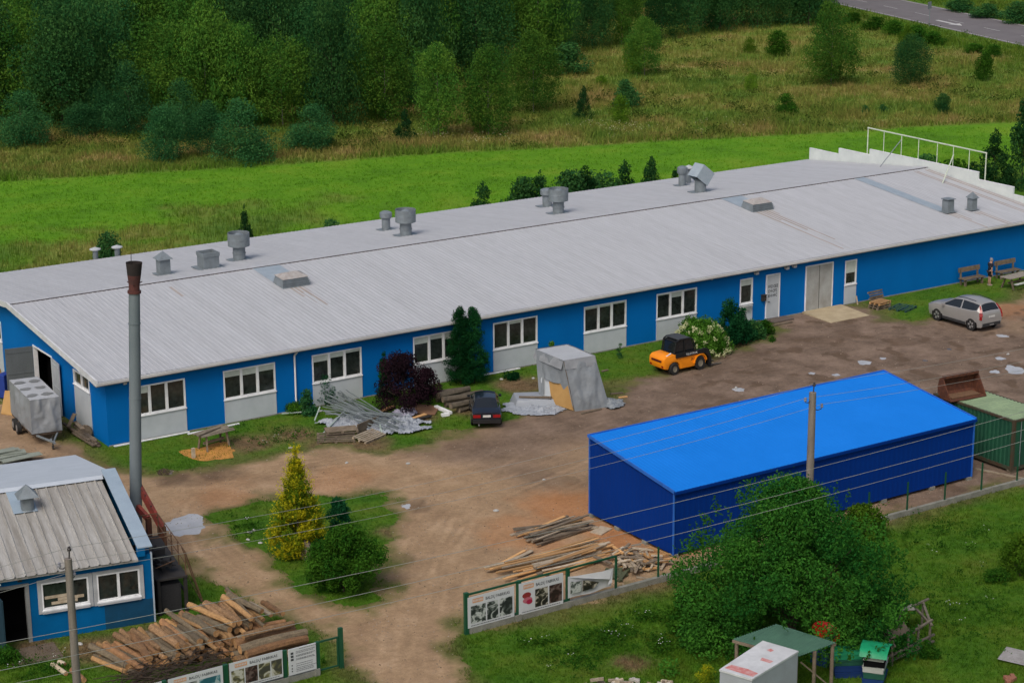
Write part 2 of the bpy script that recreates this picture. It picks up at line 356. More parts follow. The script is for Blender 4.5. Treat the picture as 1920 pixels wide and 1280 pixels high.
# dirt yard: a ragged sheet 4 mm above the ground
def yardmat():
    m = bpy.data.materials.new('dirt_yard'); m.use_nodes = True; N = m.node_tree.nodes; L = m.node_tree.links
    b = N['Principled BSDF']; b.inputs['Roughness'].default_value = .95; b.inputs['Specular IOR Level'].default_value = .15
    geo = N.new('ShaderNodeNewGeometry')
    def nz(sc, det=6, rg=.65):
        n = N.new('ShaderNodeTexNoise'); n.inputs['Scale'].default_value = sc; n.inputs['Detail'].default_value = det; n.inputs['Roughness'].default_value = rg
        L.new(geo.outputs['Position'], n.inputs[0]); return n.outputs[0]
    def ramp(src, pts):
        r = N.new('ShaderNodeValToRGB'); e = r.color_ramp.elements
        while len(e) < len(pts): e.new(.5)
        for k, (p, c) in enumerate(pts): e[k].position = p; e[k].color = (*c, 1)
        L.new(src, r.inputs[0]); return r.outputs[0]
    def mixc(f, a, b_):
        q = N.new('ShaderNodeMix'); q.data_type = 'RGBA'; L.new(f, q.inputs[0]); L.new(a, q.inputs[6]); L.new(b_, q.inputs[7]); return q.outputs[2]
    tan = ramp(nz(.55, 9, .7), [(.30, (.235, .155, .092)), (.5, (.325, .222, .132)), (.70, (.425, .30, .19))])
    gry = ramp(nz(.5, 9, .72), [(.30, (.098, .070, .050)), (.5, (.172, .124, .092)), (.70, (.26, .190, .145))])
    org = ramp(nz(.9, 6, .7), [(.3, (.33, .12, .035)), (.7, (.45, .19, .065))])
    wet = ramp(nz(1.5, 5, .6), [(.3, (.075, .052, .034)), (.7, (.13, .085, .055))])
    grs = ramp(nz(.9, 8, .7), [(.3, (.055, .085, .018)), (.7, (.16, .14, .05))])
    a = N.new('ShaderNodeAttribute'); a.attribute_name = 'zone'; sp = N.new('ShaderNodeSeparateColor'); L.new(a.outputs['Color'], sp.inputs[0])
    a2 = N.new('ShaderNodeAttribute'); a2.attribute_name = 'zone2'; sp2 = N.new('ShaderNodeSeparateColor'); L.new(a2.outputs['Color'], sp2.inputs[0])
    c = mixc(sp.outputs[0], tan, gry); c = mixc(sp.outputs[1], c, org); c = mixc(sp.outputs[2], c, wet); c = mixc(sp2.outputs[0], c, grs)
    mr = N.new('ShaderNodeMapRange'); mr.inputs['From Min'].default_value = .3; mr.inputs['From Max'].default_value = .7
    mr.inputs['To Min'].default_value = .62; mr.inputs['To Max'].default_value = 1.38; L.new(nz(5, 12, .92), mr.inputs[0])
    sc = N.new('ShaderNodeMath'); sc.operation = 'MULTIPLY'; L.new(mr.outputs[0], sc.inputs[0]); L.new(sp2.outputs[1], sc.inputs[1])
    v = N.new('ShaderNodeVectorMath'); v.operation = 'SCALE'; L.new(c, v.inputs[0]); L.new(sc.outputs[0], v.inputs['Scale'])
    L.new(v.outputs[0], b.inputs['Base Color'])
    bp = N.new('ShaderNodeBump'); bp.inputs['Strength'].default_value = .7; bp.inputs['Distance'].default_value = .08; L.new(nz(6, 8, .8), bp.inputs['Height']); L.new(bp.outputs[0], b.inputs['Normal'])
    return m
yx = np.arange(-30, 86, .165); yy = np.arange(-38, 10, .165)
P, F = grid_mesh('dirt_yard', yx, yy, None)
ds = sdf(P, yard_poly); di = sdf(P, isl_poly); dy = np.maximum(ds, -di)
nn = vnoise(P, .55, 1.7, 4)
dyn = dy + nn*.8
keep = dyn < .25
kf = keep[F].all(1)
grey = sst(8, 24, P[:, 0] + .55*(P[:, 1]+8) + vnoise(P, .12, 9.1)*9)*(1-.75*sst(52, 60, P[:, 0]-vnoise(P, .2, 2.)*4)*sst(-16, -9, P[:, 1]))
grey = np.maximum(grey, .45*sst(1, -6, P[:, 0])*sst(-6, 0, P[:, 1]))
orange = np.zeros(len(P)); wet = np.zeros(len(P))
for x, y, r, k in [(1070, 950, 2.6, .6), (960, 985, 2.2, .35), (1160, 1010, 2.2, .7), (1230, 1035, 1.6, .6), (1000, 1010, 2., .4), (760, 768, 1.0, .5), (1880, 580, 2.5, .35), (1880, 955, 1.5, .5), (640, 900, 2.4, .25), (420, 930, 2.2, .3)]:
    c = G(x, y); orange = np.maximum(orange, k*sst(r*1.2, r*.3, np.hypot(P[:, 0]-c.x, P[:, 1]-c.y)+nn*1.2))
for x, y, r, k in [(320, 888, 1.5, .9), (390, 882, 1.4, .8), (355, 900, 1.2, .5), (780, 946, .9, .6), (735, 1085, 1.2, .5), (760, 1050, 1.0, .5), (215, 868, 1.2, .8), (1350, 690, 1.8, .45), (1420, 690, 1.2, .4), (1560, 640, 1.0, .4), (1010, 890, 1.5, .35), (1060, 905, 1.4, .35), (1480, 640, 1.5, .3), (930, 880, 1.2, .3), (880, 830, 1.5, .45), (1690, 640, .8, .5), (1400, 660, 1.0, .5), (1300, 735, 1.4, .4), (1600, 625, .7, .5), (160, 840, 1.2, .5)]:
    c = G(x, y); wet = np.maximum(wet, k*sst(r*1.2, r*.3, np.hypot(P[:, 0]-c.x, (P[:, 1]-c.y)*.8)+nn*.9))
wet = np.maximum(wet, .75*sst(.28, .42, vnoise(P, .75, 21., 2))*sst(20, 32, P[:, 0]))
# wheel tracks worn lighter / darker along the lanes
lanes = [[(790, 1420), (780, 1260), (790, 1130), (830, 1010), (900, 930), (1030, 880), (1200, 800), (1330, 730), (1500, 690), (1700, 660), (1950, 620)],
    [(760, 1420), (750, 1260), (760, 1120), (800, 1000), (840, 930), (900, 880), (980, 830), (1160, 770), (1330, 700), (1560, 625), (1830, 590)],
    [(700, 1240), (600, 1160), (480, 1090), (400, 1030), (370, 970), (400, 920), (500, 900), (650, 880), (800, 870), (1000, 820)],
    [(720, 1200), (640, 1150), (500, 1075), (430, 1020)], [(100, 860), (230, 905), (400, 905), (560, 880), (760, 850), (960, 830)], [(1060, 900), (950, 950), (870, 1020), (820, 1120), (810, 1300)]]
trk = np.zeros(len(P))
for ln in lanes:
    pts = [np.array(G(*q)[:2]) for q in ln]
    # smooth
    for _ in range(2):
        q = [pts[0]]
        for a, b in zip(pts[:-1], pts[1:]): q += [a*.75+b*.25, a*.25+b*.75]
        q.append(pts[-1]); pts = q
    d = ldist(P, np.array(pts)) + nn*.12
    trk += (.13*np.exp(-((d-.80)/.13)**2) - .13*np.exp(-((d-1.02)/.09)**2) - .12*np.exp(-((d-.58)/.09)**2) - .05*np.exp(-(d/.3)**2))*(.2+1.1*np.clip(vnoise(P, .22, 40., 3)+.25, 0, 1))
edge = sst(-.9, .15, dyn+.5*vnoise(P, .9, 5.)) * .95
lam = np.clip(1+trk, .75, 1.25)
remap = -np.ones(len(P), int); used = np.unique(F[kf]); remap[used] = np.arange(len(used))
yard = from_np('dirt_yard', np.c_[P[used], np.full(len(used), .004)], remap[F[kf]], yardmat(), np.stack([grey, orange, wet], 1)[used]); tag(yard, kind='structure')
a = yard.data.color_attributes.new('zone2', 'FLOAT_COLOR', 'POINT'); c = np.ones((len(used), 4), np.float32); c[:, 0] = edge[used]; c[:, 1] = lam[used]; a.data.foreach_set('color', c.ravel())
YP, YD = P, dyn

def blob_mesh(cx, cy, rx, ry, z, seed, n=40, rot=0):
    mb = MB(); pts = []
    for i in range(n):
        t = 2*math.pi*i/n; k = 1 + .45*mnoise.fractal(Vector((math.cos(t)*1.4+seed, math.sin(t)*1.4, seed)), 1, 2, 3)
        x, y = rx*k*math.cos(t), ry*k*math.sin(t)
        pts.append((cx + x*math.cos(rot)-y*math.sin(rot), cy + x*math.sin(rot)+y*math.cos(rot), z))
    c = (cx, cy, z); mb.v = [c]+pts; mb.f = [[0, 1+i, 1+(i+1) % n] for i in range(n)]; mb.m = [0]*n
    return mb
PUD = mat('pale_puddle_water', (.46, .47, .48), rough=.2, spec=.8, fine=.06, scale=1)  # whitish base colour on glossy water
PUDD = mat('muddy_puddle_water', (.085, .06, .04), rough=.08, spec=.6, fine=.05, scale=1)
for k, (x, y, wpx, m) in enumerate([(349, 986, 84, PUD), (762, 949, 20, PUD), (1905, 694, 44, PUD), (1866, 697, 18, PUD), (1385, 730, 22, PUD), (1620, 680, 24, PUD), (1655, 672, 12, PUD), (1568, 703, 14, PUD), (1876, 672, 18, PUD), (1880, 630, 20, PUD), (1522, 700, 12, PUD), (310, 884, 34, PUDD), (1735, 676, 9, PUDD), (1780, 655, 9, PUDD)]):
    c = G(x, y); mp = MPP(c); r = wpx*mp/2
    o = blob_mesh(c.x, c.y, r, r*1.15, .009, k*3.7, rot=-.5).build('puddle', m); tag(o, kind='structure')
o = blob_mesh(*G(390, 847)[:2], 1.5, 1.2, .013, 41, rot=.2).build('sawdust_patch', mat('orange_sawdust', (.50, .24, .05), rough=.95, col2=(.36, .17, .04), fine=.2)); tag(o, kind='structure')

# ------------------------------------------------------------------ road at the back
nearA, nearB, farC, farD = G(1568, 8), G(1905, 84), G(1918, 47), G(1690, 0)
rdir = (nearA-nearB).normalized(); rn = Vector((rdir.y, -rdir.x, 0))
if (farC-nearB).dot(rn) < 0: rn = -rn
RW = abs((farC-nearB).dot(rn)); rc = nearB
ROAD = mat('asphalt_road', (.155, .145, .15), rough=.9, col2=(.125, .115, .12), scale=.4, fine=.12, fscale=6)
PAINT = mat('road_paint', (.55, .55, .54), rough=.7)
def rstrip(name, d0, d1, l0, l1, z, m):
    mb = MB(); mb.poly([rc+rn*d0+rdir*l0+Vector((0,0,z)), rc+rn*d1+rdir*l0+Vector((0,0,z)), rc+rn*d1+rdir*l1+Vector((0,0,z)), rc+rn*d0+rdir*l1+Vector((0,0,z))]); return mb
o = rstrip('road', 0, RW, -150, 300, .02, ROAD).build('road', ROAD); tag(o, kind='structure')
mk = MB()
for l in range(-60, 200, 9):
    q = rstrip('', RW*.44, RW*.44+.13, l, l+4, .028, PAINT); mk.add(q.v, q.f)
q = rstrip('', .35, .5, -150, 300, .028, PAINT); mk.add(q.v, q.f)
q = rstrip('', RW-.5, RW-.35, -150, 300, .028, PAINT); mk.add(q.v, q.f)
c = G(1765, 40, .03)
for a, b, w in ((-3.2, 1.2, .28),):
    mk.poly([c+rdir*a-rn*w, c+rdir*a+rn*w, c+rdir*b+rn*w, c+rdir*b-rn*w])
mk.poly([c-rdir*3.2-rn*.9, c-rdir*5.4, c-rdir*3.2+rn*.9])
o = mk.build('road_markings', PAINT); tag(o, kind='structure')
#@@PART2
# ------------------------------------------------------------------ walls with real openings
def wall_panel(mb, f, u0, u1, top, holes=(), t=.22, z0=0.0, m=0):
    """f(u, d, z) -> point, d = depth behind the outer face; top(u) -> height"""
    br = sorted({u0, u1, *[h[0] for h in holes], *[h[1] for h in holes]})
    def blk(a, b, zb, ta, tb):
        mb.hexa([f(a, 0, zb), f(b, 0, zb), f(b, t, zb), f(a, t, zb), f(a, 0, ta), f(b, 0, tb), f(b, t, tb), f(a, t, ta)], m)
    for a, b in zip(br[:-1], br[1:]):
        hs = sorted([h for h in holes if h[0] <= a+1e-6 and h[1] >= b-1e-6], key=lambda h: h[2])
        z = z0
        for h in hs:
            if h[2] > z+1e-3: blk(a, b, z, h[2], h[2])
            z = h[3]
        if top(a) > z or top(b) > z: blk(a, b, z, top(a), top(b))
def rect(mb, f, u0, u1, z0, z1, d0, d1, m=0):
    mb.hexa([f(u0, d0, z0), f(u1, d0, z0), f(u1, d1, z0), f(u0, d1, z0), f(u0, d0, z1), f(u1, d0, z1), f(u1, d1, z1), f(u0, d1, z1)], m)
def window(parent, f, u0, u1, z0, z1, n=3, blinds=(), fw=.075, name='window', out=.035, mull=.09, frame_m=None, sash=True):
    mb = MB(); g = .004
    rect(mb, f, u0, u0+fw, z0, z1, -out, .08); rect(mb, f, u1-fw, u1, z0, z1, -out, .08)
    rect(mb, f, u0+fw, u1-fw, z0, z0+fw, -out, .08); rect(mb, f, u0+fw, u1-fw, z1-fw, z1, -out, .08)
    rect(mb, f, u0-.03, u1+.03, z0-.05, z0, -out-.04, .0)
    w = (u1-u0-2*fw - mull*(n-1))/n; cells = []
    for i in range(n):
        a = u0+fw+i*(w+mull); cells.append((a, a+w))
        if i: rect(mb, f, a-mull, a, z0+fw, z1-fw, -out+.004, .08)
    if sash and n == 3:
        a, b = cells[1]; s = .045
        rect(mb, f, a, a+s, z0+fw, z1-fw, -out+.012, .06); rect(mb, f, b-s, b, z0+fw, z1-fw, -out+.012, .06)
    fr = mb.build(name, frame_m or WHITE, parent)
    for i, (a, b) in enumerate(cells):
        p = MB(); rect(p, f, a, b, z0+fw, z1-fw, .05, .07); p.build('pane', GLASS, fr)
        bl = blinds[i] if i < len(blinds) else 0
        if bl:
            p = MB(); rect(p, f, a+.01, b-.01, z1-fw-bl, z1-fw-.005, .03, .045); p.build('blind', BLIND, fr)
    return fr

# ------------------------------------------------------------------ the long factory hall
HH, HR, HW, HL, OY, OX = 3.50761, 4.82559, 11.96078, 66.8595, .37755, .58855
SL = (HR-HH)/(HW+OY)
def roofz(y): return HH + SL*(y+OY) if y <= HW else HR - SL*(y-HW)
def RF(px, py, front=True):
    d = _ray(px, py)
    if front: t = (HH + SL*(CAM_LOC.y+OY) - CAM_LOC.z)/(d.z - SL*d.y)
    else: t = (HR - SL*(CAM_LOC.y-HW) - CAM_LOC.z)/(d.z + SL*d.y)
    return CAM_LOC + d*t
hall = thing('factory_hall', 'long low bright blue factory hall under a wide pale grey ribbed roof', 'factory building', (0, 0, 0))
BACKY = 2*HW
fF = lambda u, d, z: Vector((u, d, z))
fL = lambda u, d, z: Vector((d, u, z))
wins = [(1.28, 4.21, 3, (.34, 0, 0)), (6.32, 9.25, 3, (.30, .34, .30)), (11.39, 14.33, 3, (.34, .26, .14)), (17.5, 20.42, 3, (.36, .24, .36)), (22.6, 25.53, 3, (.05, .16, 0)), (28.71, 31.68, 3, (.12, .12, .08)), (33.85, 36.8, 3, (.06, .30, .05))]
narrow = [(40.07, 41.04, (.36,)), (48.41, 49.36, (.74,))]
holes = [(a, b, 1.30, 2.83) for a, b, *_ in wins] + [(a, b, 1.28, 2.82) for a, b, *_ in narrow]
gwin = (2.08, 4.2, 2.26, 3.02); gdoor = (7.2, 9.95, 0.0, 2.95); gwin2 = (14.85, 17.0, 1.95, 3.1)
wm = MB()
wall_panel(wm, fF, 0, HL-.12, lambda u: 3.44, holes)
wall_panel(wm, fL, .22, BACKY-.2, lambda y: roofz(y)-.10, [gwin, gdoor, gwin2])
wm.box(0, HL-.12, BACKY-.2, BACKY, 0, 3.44)
wm.box(HL-.34, HL-.125, .22, BACKY-.2, 0, 3.3)
wm.build('wall', BLUE, hall)
mb = MB(); mb.box(.3, HL-.4, .3, BACKY-.3, .01, .03); mb.build('floor', CONC, hall)
for a, b, n, bl in wins:
    window(hall, fF, a, b, 1.30, 2.83, n, bl)
    mb = MB(); rect(mb, fF, a, b, .04, 1.235, -.022, -.002); rect(mb, fF, a, a+.05, .04, 1.235, -.034, -.0225); rect(mb, fF, b-.05, b, .04, 1.235, -.034, -.0225); mb.build('panel_below_window', WHITEPANEL, hall)
for a, b, bl in narrow:
    window(hall, fF, a, b, 1.28, 2.82, 1, bl)
    mb = MB(); rect(mb, fF, a-.02, b+.02, .04, 1.215, -.022, -.002); mb.build('panel_below_window', WHITEPANEL, hall)
mb = MB()   # loose white foil on the panel under the first narrow window
for i in range(9):
    a = math.pi*(.08+.10*i); mb.beam((40.12, -.05-.02*(i % 2), 1.18), (40.12+.85*math.sin(a*.55), -.06-.03*(i % 3), 1.18-.85*math.cos(a*.55)*(.4+.05*i)), .13, .02)
mb.build('loose_foil', mat('white_foil', (.55, .57, .56), rough=.35), hall)
window(hall, fL, gwin[0], gwin[1], gwin[2], gwin[3], 2, (), sash=False)
mb = MB(); rect(mb, fL, gwin[0]-.05, gwin[1], .05, gwin[2]-.06, -.022, -.002); mb.build('panel_below_window', WHITEPANEL, hall)
window(hall, fL, gwin2[0], gwin2[1], gwin2[2], gwin2[3], 2, (), sash=False)
mb = MB(); rect(mb, fL, gwin2[0], gwin2[1], .05, gwin2[2]-.06, -.022, -.002); mb.build('panel_below_window', WHITEPANEL, hall)
# gable doorway: frame, black sheet painted as the dark room behind, two open leaves
mb = MB(); y0, y1, _, z1 = gdoor
for a, b, c, d in ((y0, y0+.09, 0, z1), (y1-.09, y1, 0, z1), (y0+.09, y1-.09, z1-.09, z1)): rect(mb, fL, a, b, c, d, -.03, .2)
df = mb.build('door_frame', WHITE, hall)
mb = MB(); mb.box(.9, 1.0, y0-.6, y1+.6, 0.04, 3.1); mb.build('doorway_dark_sheet', BLACK, hall)
mb = MB()
for k, (a, b) in enumerate(((.1, .5), (.35, .9), (.7, 1.2))): mb.beam((.55, y0+.25+a, .1), (.5+.1*k, y0+.2+b*.6, 2.6), .09, .09)
mb.build('leaning_boards', PLANKG, hall)
DOORG = mat('grey_sheet_door', (.115, .135, .145), rough=.6, col2=(.085, .10, .11), scale=1.2, stretch=(1, 1, .4))
LEAFM = mat('white_sheet_door', (.42, .45, .48), rough=.6, col2=(.33, .36, .39), scale=1.5)
# far leaf folded out from the wall, seen from its grey inner face
def leaf(hinge, ang, w, h, m, name):
    d = Vector((math.cos(ang), math.sin(ang), 0)); p = Vector((*hinge, .08)); nrm = Vector((-d.y, d.x, 0))*.05
    mb = MB(); mb.hexa([p, p+d*w, p+d*w+nrm, p+nrm, p+Vector((0,0,h)), p+d*w+Vector((0,0,h)), p+d*w+nrm+Vector((0,0,h)), p+nrm+Vector((0,0,h))])
    for zz in (.25, h/2, h-.25):
        q = p+Vector((0,0,zz)); mb.beam(q+d*.05-nrm*.2, q+d*(w-.05)-nrm*.2, .02, .05); mb.beam(q+d*.05+nrm*1.2, q+d*(w-.05)+nrm*1.2, .02, .05)
    return mb.build(name, m, hall)
leaf((-.05, y1), R_(172), 1.45, 2.8, DOORG, 'door_leaf')
lf = leaf((-.05, y0), R_(-96), 1.42, 2.8, LEAFM, 'door_leaf'); lf['label'] = 'white outer side of the open door leaf'
# front doors
mb = MB(); rect(mb, fF, 42.10, 43.10, .10, 2.77, -.05, -.002); fr = mb.build('door', WHITEPANEL, hall)
mb = MB()
for a, b, c, d in ((42.06, 42.12, .08, 2.82), (43.08, 43.14, .08, 2.82), (42.12, 43.08, 2.76, 2.82)): rect(mb, fF, a, b, c, d, -.075, -.003)
mb.build('door_trim', WHITE, fr)
mb = MB(); mb.cyl((42.22, -.1, 1.15), (42.34, -.1, 1.15), .02, n=8); mb.cyl((42.24, -.05, 1.15), (42.24, -.1, 1.15), .015, n=6); mb.build('handle', DARKST, fr)
INK = mat('dark_lettering', (.05, .055, .06), rough=.8)
mb = MB(); rr = random.Random(3)   # three short lines of worn lettering nobody can read any more
for z in (1.97, 1.69, 1.41):
    x = 42.24
    while x < 42.92:
        w = rr.uniform(.035, .075); hgt = .19
        rect(mb, fF, x, x+.026, z, z+hgt, -.058, -.0505)
        k = rr.random()
        if k < .7: rect(mb, fF, x+.026, x+.026+w, z+hgt*.80, z+hgt, -.058, -.0505)
        if k > .25: rect(mb, fF, x+.026, x+.026+w, z+hgt*.40, z+hgt*.58, -.058, -.0505)
        if k < .5: rect(mb, fF, x+.026, x+.026+w, z, z+hgt*.18, -.058, -.0505)
        x += w+.058
mb.build('lettering', INK, fr)
gate = None
mb = MB()
for a, b, c, d in ((45.18, 45.25, .06, 2.93), (47.33, 47.40, .06, 2.93), (45.25, 47.33, 2.87, 2.93)): rect(mb, fF, a, b, c, d, -.07, -.003)
gate = mb.build('double_gate', WHITE, hall)
for a, b in ((45.26, 46.27), (46.31, 47.32)):
    mb = MB(); rect(mb, fF, a, b, .08, 2.86, -.055, -.003)
    for i in range(9): rect(mb, fF, a+.03, b-.03, .2+i*.3, .225+i*.3, -.062, -.0555)
    mb.build('gate_leaf', mat('cream_gate_paint', (.40, .42, .41), rough=.6, col2=(.27, .27, .25), scale=1.1, fine=.08, stretch=(1, 1, .7)), gate)
mb = MB(); rect(mb, fF, 46.275, 46.305, .08, 2.86, -.058, -.01); mb.build('gate_gap', DARKST, gate)
mb = MB(); mb.cbox((41.86, -.10, 1.45), (.28, .18, .34)); mb.cbox((41.86, -.12, 1.64), (.32, .24, .04)); mb.build('letter_box', DARKST, hall)
for x, z in ((41.18, 3.12), (43.55, 3.10), (44.14, 3.14), (37.73, 3.24)):
    s = 1.0 if x != 37.73 else .5
    mb = MB(); mb.cbox((x, -.05, z+.02), (.12*s, .10, .14*s)); mb.cbox((x, -.18, z-.02), (.22*s, .2, .16*s)); mb.beam((x-.05, -.1, z), (x+.08, -.25, z+.06), .04, .04)
    mb.build('wall_lamp', mat('lamp_housing', (.5, .52, .54), rough=.5), hall)
mb = MB(); mb.cbox((1.02, -.05, 3.1), (.18, .08, .1)); mb.build('wall_lamp', mat('lamp_housing', (.5, .52, .54)), hall)
mb = MB(); mb.cyl((10.35, -.09, .35), (10.35, -.09, 3.02), .05, n=8); mb.cyl((10.35, -.09, 3.02), (10.42, -.42, 3.34), .05, n=8)
mb.cyl((10.35, -.09, .35), (10.35, -.22, .28), .05, n=8); mb.build('downpipe', WHITE, hall)
# base strips
mb = MB(); mb.box(.0, HL-.2, -.05, -.003, 0, .06); mb.build('plinth', CONC, hall)
# --- ribbed roof
RIB = .27; RH = .011
def roofmat(name, col, col2):
    m = mat(name, col, rough=.55, col2=col2, scale=1.0, mix=.9, stretch=(2.2, .10, .10), fine=.10, fscale=9, spec=.3); return m
ROOFM = roofmat('pale_grey_roof_sheet', (.42, .435, .46), (.36, .37, .39))
STAIN_SHADE = mat('rust_and_shade_roof_sheet', (.22, .17, .135), rough=.7, col2=(.40, .37, .35), scale=1.0, stretch=(4, .25, .25), mix=.8)  # rust streaks, and the shade painted beside the parapet
sky1 = RF(547, 532); sky2 = RF(1420, 391); vJ = RF(1777, 398); vK = RF(1822, 394)
def stained_or_shaded(x, y):
    for c, w, ln, kk in ((sky1, .55, 4.2, 0), (sky2, .75, 9.0, 0), (vJ, .3, 9, 0), (vK, .3, 9, 0)):
        if y < c.y-.3 and y > c.y-ln*(.55+.45*math.sin(x*37.)) and abs(x-c.x) < w: return True
    if abs(x-HL+1.6) < .25 and y < HW-.6: return True  # dark strips beside the parapet: shading painted into the sheet
    if abs(x-HL+.6) < .2 and y < HW-.6: return True
    if abs(x-8.4) < .15 and 9.2 < y < 11: return True
    return False
rb = MB(); NS = 22
xs_ = []; hs_ = []
x = -OX
while x < HL-.13:
    for dx, hh in ((0, 0), (.13, 0), (.155, RH), (.215, RH), (.24, 0)):
        if x+dx < HL-.13: xs_.append(x+dx); hs_.append(hh)
    x += RIB
for side in (0, 1):
    ye, yr = (-OY-.06, HW) if side == 0 else (2*HW+OY+.06, HW)
    o = len(rb.v); n = len(xs_)
    for k in range(NS+1):
        y = ye+(yr-ye)*k/NS
        for xx, hh in zip(xs_, hs_): rb.v.append((xx, y, roofz(y)+hh))
    for k in range(NS):
        ym = ye+(yr-ye)*(k+.5)/NS
        for i in range(n-1):
            q = [o+k*n+i, o+k*n+i+1, o+(k+1)*n+i+1, o+(k+1)*n+i]
            rb.f.append(q if side == 0 else q[::-1]); rb.m.append(1 if side == 0 and hs_[i+1] == 0 and stained_or_shaded(xs_[i], ym) else 0)
# underside
for ye in (-OY, 2*HW+OY):
    rb.poly([(-OX+.02, ye, roofz(ye)-.03), (HL-.14, ye, roofz(ye)-.03), (HL-.14, HW, HR-.03), (-OX+.02, HW, HR-.03)])
me_roof = rb
roof = MB(); roof.v = rb.v; roof.f = rb.f; roof.m = rb.m
roof_o = roof.build('roof', [ROOFM, STAIN_SHADE], hall)
mb = MB()
for s in (-1, 1):
    mb.hexa([(-OX, HW, HR+RH+.045), (HL-.13, HW, HR+RH+.045), (HL-.13, HW+s*.24, HR+RH+.012), (-OX, HW+s*.24, HR+RH+.012), (-OX, HW, HR+RH+.0458), (HL-.13, HW, HR+RH+.0458), (HL-.13, HW+s*.24, HR+RH+.02), (-OX, HW+s*.24, HR+RH+.02)])
mb.build('ridge_cap', ROOFM, roof_o)
mb = MB()
for side in (0, 1):
    if side: continue
    y = HW-.25; z = roofz(y); mb.box(-OX+.01, HL-.3, y-.01, y, z-.02, z+RH+.03)
mb.build('rib_gap_shade', mat('brown_rib_gap_shade', (.07, .055, .05), rough=.9), roof_o)  # dark strip painting the shadow in the rib gaps under the cap
# gutter, fascia and verge boards
mb = MB(); mb.box(-OX-.04, HL, -OY-.20, -OY-.06, HH-.15, HH-.02); mb.build('gutter', mat('off_white_gutter', (.55, .56, .56), rough=.5, col2=(.42, .42, .41), scale=.8, stretch=(.4, 1, 1)), hall)
mb = MB(); mb.box(-OX-.02, HL-.01, -OY-.055, -.0, HH-.24, HH-.13); mb.build('soffit', mat('grey_soffit', (.26, .27, .26), rough=.7), hall)
mb = MB()
for ya, yb in ((-OY-.05, HW), (HW, 2*HW+OY)):
    za, zb = roofz(ya), roofz(yb)
    mb.hexa([(-OX-.04, ya, za-.20), (-OX+.06, ya, za-.20), (-OX+.06, yb, zb-.20), (-OX-.04, yb, zb-.20), (-OX-.04, ya, za+.10), (-OX+.06, ya, za+.10), (-OX+.06, yb, zb+.10), (-OX-.04, yb, zb+.10)])
    mb.hexa([(-OX+.07, ya, za-.13), (-.003, ya, za-.13), (-.003, yb, zb-.13), (-OX+.07, yb, zb-.13), (-OX+.07, ya, za-.09), (-.003, ya, za-.09), (-.003, yb, zb-.09), (-OX+.07, yb, zb-.09)])
mb.build('verge_board', mat('white_verge_board', (.60, .62, .64), rough=.5, fine=.05), hall)
# stepped parapet at the right end
PAR = mat('pale_parapet_sheet', (.62, .67, .66), rough=.5, col2=(.52, .57, .57), scale=1, fine=.04)
mb = MB()
for ya, yb, zt in ((24.3, 21.055, 4.36), (21.05, 17.755, 4.81), (17.75, 6.905, 5.22), (6.9, 3.625, 4.71), (3.62, -.45, 4.2)):
    mb.box(HL-.12, HL, yb, ya, 0 if yb > -.2 else 0, zt)
pp = mb.build('stepped_parapet', PAR, hall)
mb = MB()
for ya, yb, zt in ((24.3, 21.055, 4.36), (21.05, 17.755, 4.81), (17.75, 6.905, 5.22), (6.9, 3.625, 4.71), (3.62, -.45, 4.2)): mb.box(HL-.14, HL+.02, yb+.01, ya-.01, zt+.002, zt+.03)
mb.build('coping', WHITE, pp)
mb = MB(); xq = HL+.06
mb.tube([(xq, 18.16, 4.3), (xq, 18.16, 6.74)], .045); mb.tube([(xq, 6.42, 4.3), (xq, 6.42, 6.62)], .045); mb.tube([(xq, 18.20, 6.74), (xq, 6.38, 6.62)], .05)
for px in (1657, 1690, 1722, 1757, 1787, 1817):
    y = PX(px, 270+(px-1657)*.2, xq).y; mb.tube([(xq, y, 5.15), (xq, y, 6.72-.1*(18.2-y)/12)], .03)
FRAMEM = mat('pale_green_pipe_paint', (.55, .62, .50), rough=.5)
fr = mb.build('pipe_frame', FRAMEM, hall)
a = RF(1650, 313, False); b = PX(1690, 262, xq); c = RF(1767, 344, True); d = PX(1788, 290, xq)
mb = MB(); mb.tube([a, b], .03); mb.build('brace', GALV, fr)
mb = MB(); mb.tube([c, d], .04); mb.build('brace', FRAMEM, fr)
# --- roof vents
def vent_big(P, s=1.0, tilt=0, label=None):
    e = MB(); e.lathe((0,0,0), [(.40*s, -.15), (.40*s, .92*s), (.36*s, .92*s)], 16); e.lathe((0,0,0), [(.43*s, .42*s), (.44*s, .45*s), (.43*s, .48*s)], 16)
    e.cbox((0, 0, .03), (1.5*s, 1.0*s, .03))
    o = e.build('roof_vent', GALV, hall, smooth=True, loc=P)
    k = MB(); prof = [(.42*s, .86*s), (.68*s, .92*s), (.70*s, .94*s), (.70*s, 1.34*s), (.72*s, 1.36*s), (.70*s, 1.38*s), (.70*s, 1.78*s), (.67*s, 1.78*s), (.67*s, 1.1*s)]
    k.lathe((0,0,0), prof, 18); k.lathe((0,0,0), [(.46*s, 1.55*s), (.2*s, 1.72*s), (.0, 1.80*s)], 16)
    k.tube([(.45*s, 0, 1.55*s), (.68*s, 0, 1.5*s)], .02); k.tube([(-.45*s, 0, 1.55*s), (-.68*s, 0, 1.5*s)], .02)
    c = k.build('vent_cowl', GALV, o, smooth=True)
    if label: o['label'] = label
    return o
vent_big(RF(449, 487, False), .92); vent_big(RF(761, 441, False), .92); vent_big(RF(1047, 400, False), .92)
P0 = RF(1313, 360, False); e = MB(); e.lathe((0,0,0), [(.40, -.15), (.40, .8), (.3, .9)], 16); e.cbox((0,0,.03), (1.5, 1., .03)); o = e.build('roof_vent', GALV, hall, smooth=True, loc=P0); o['label'] = 'roof vent with a square cowl knocked askew'
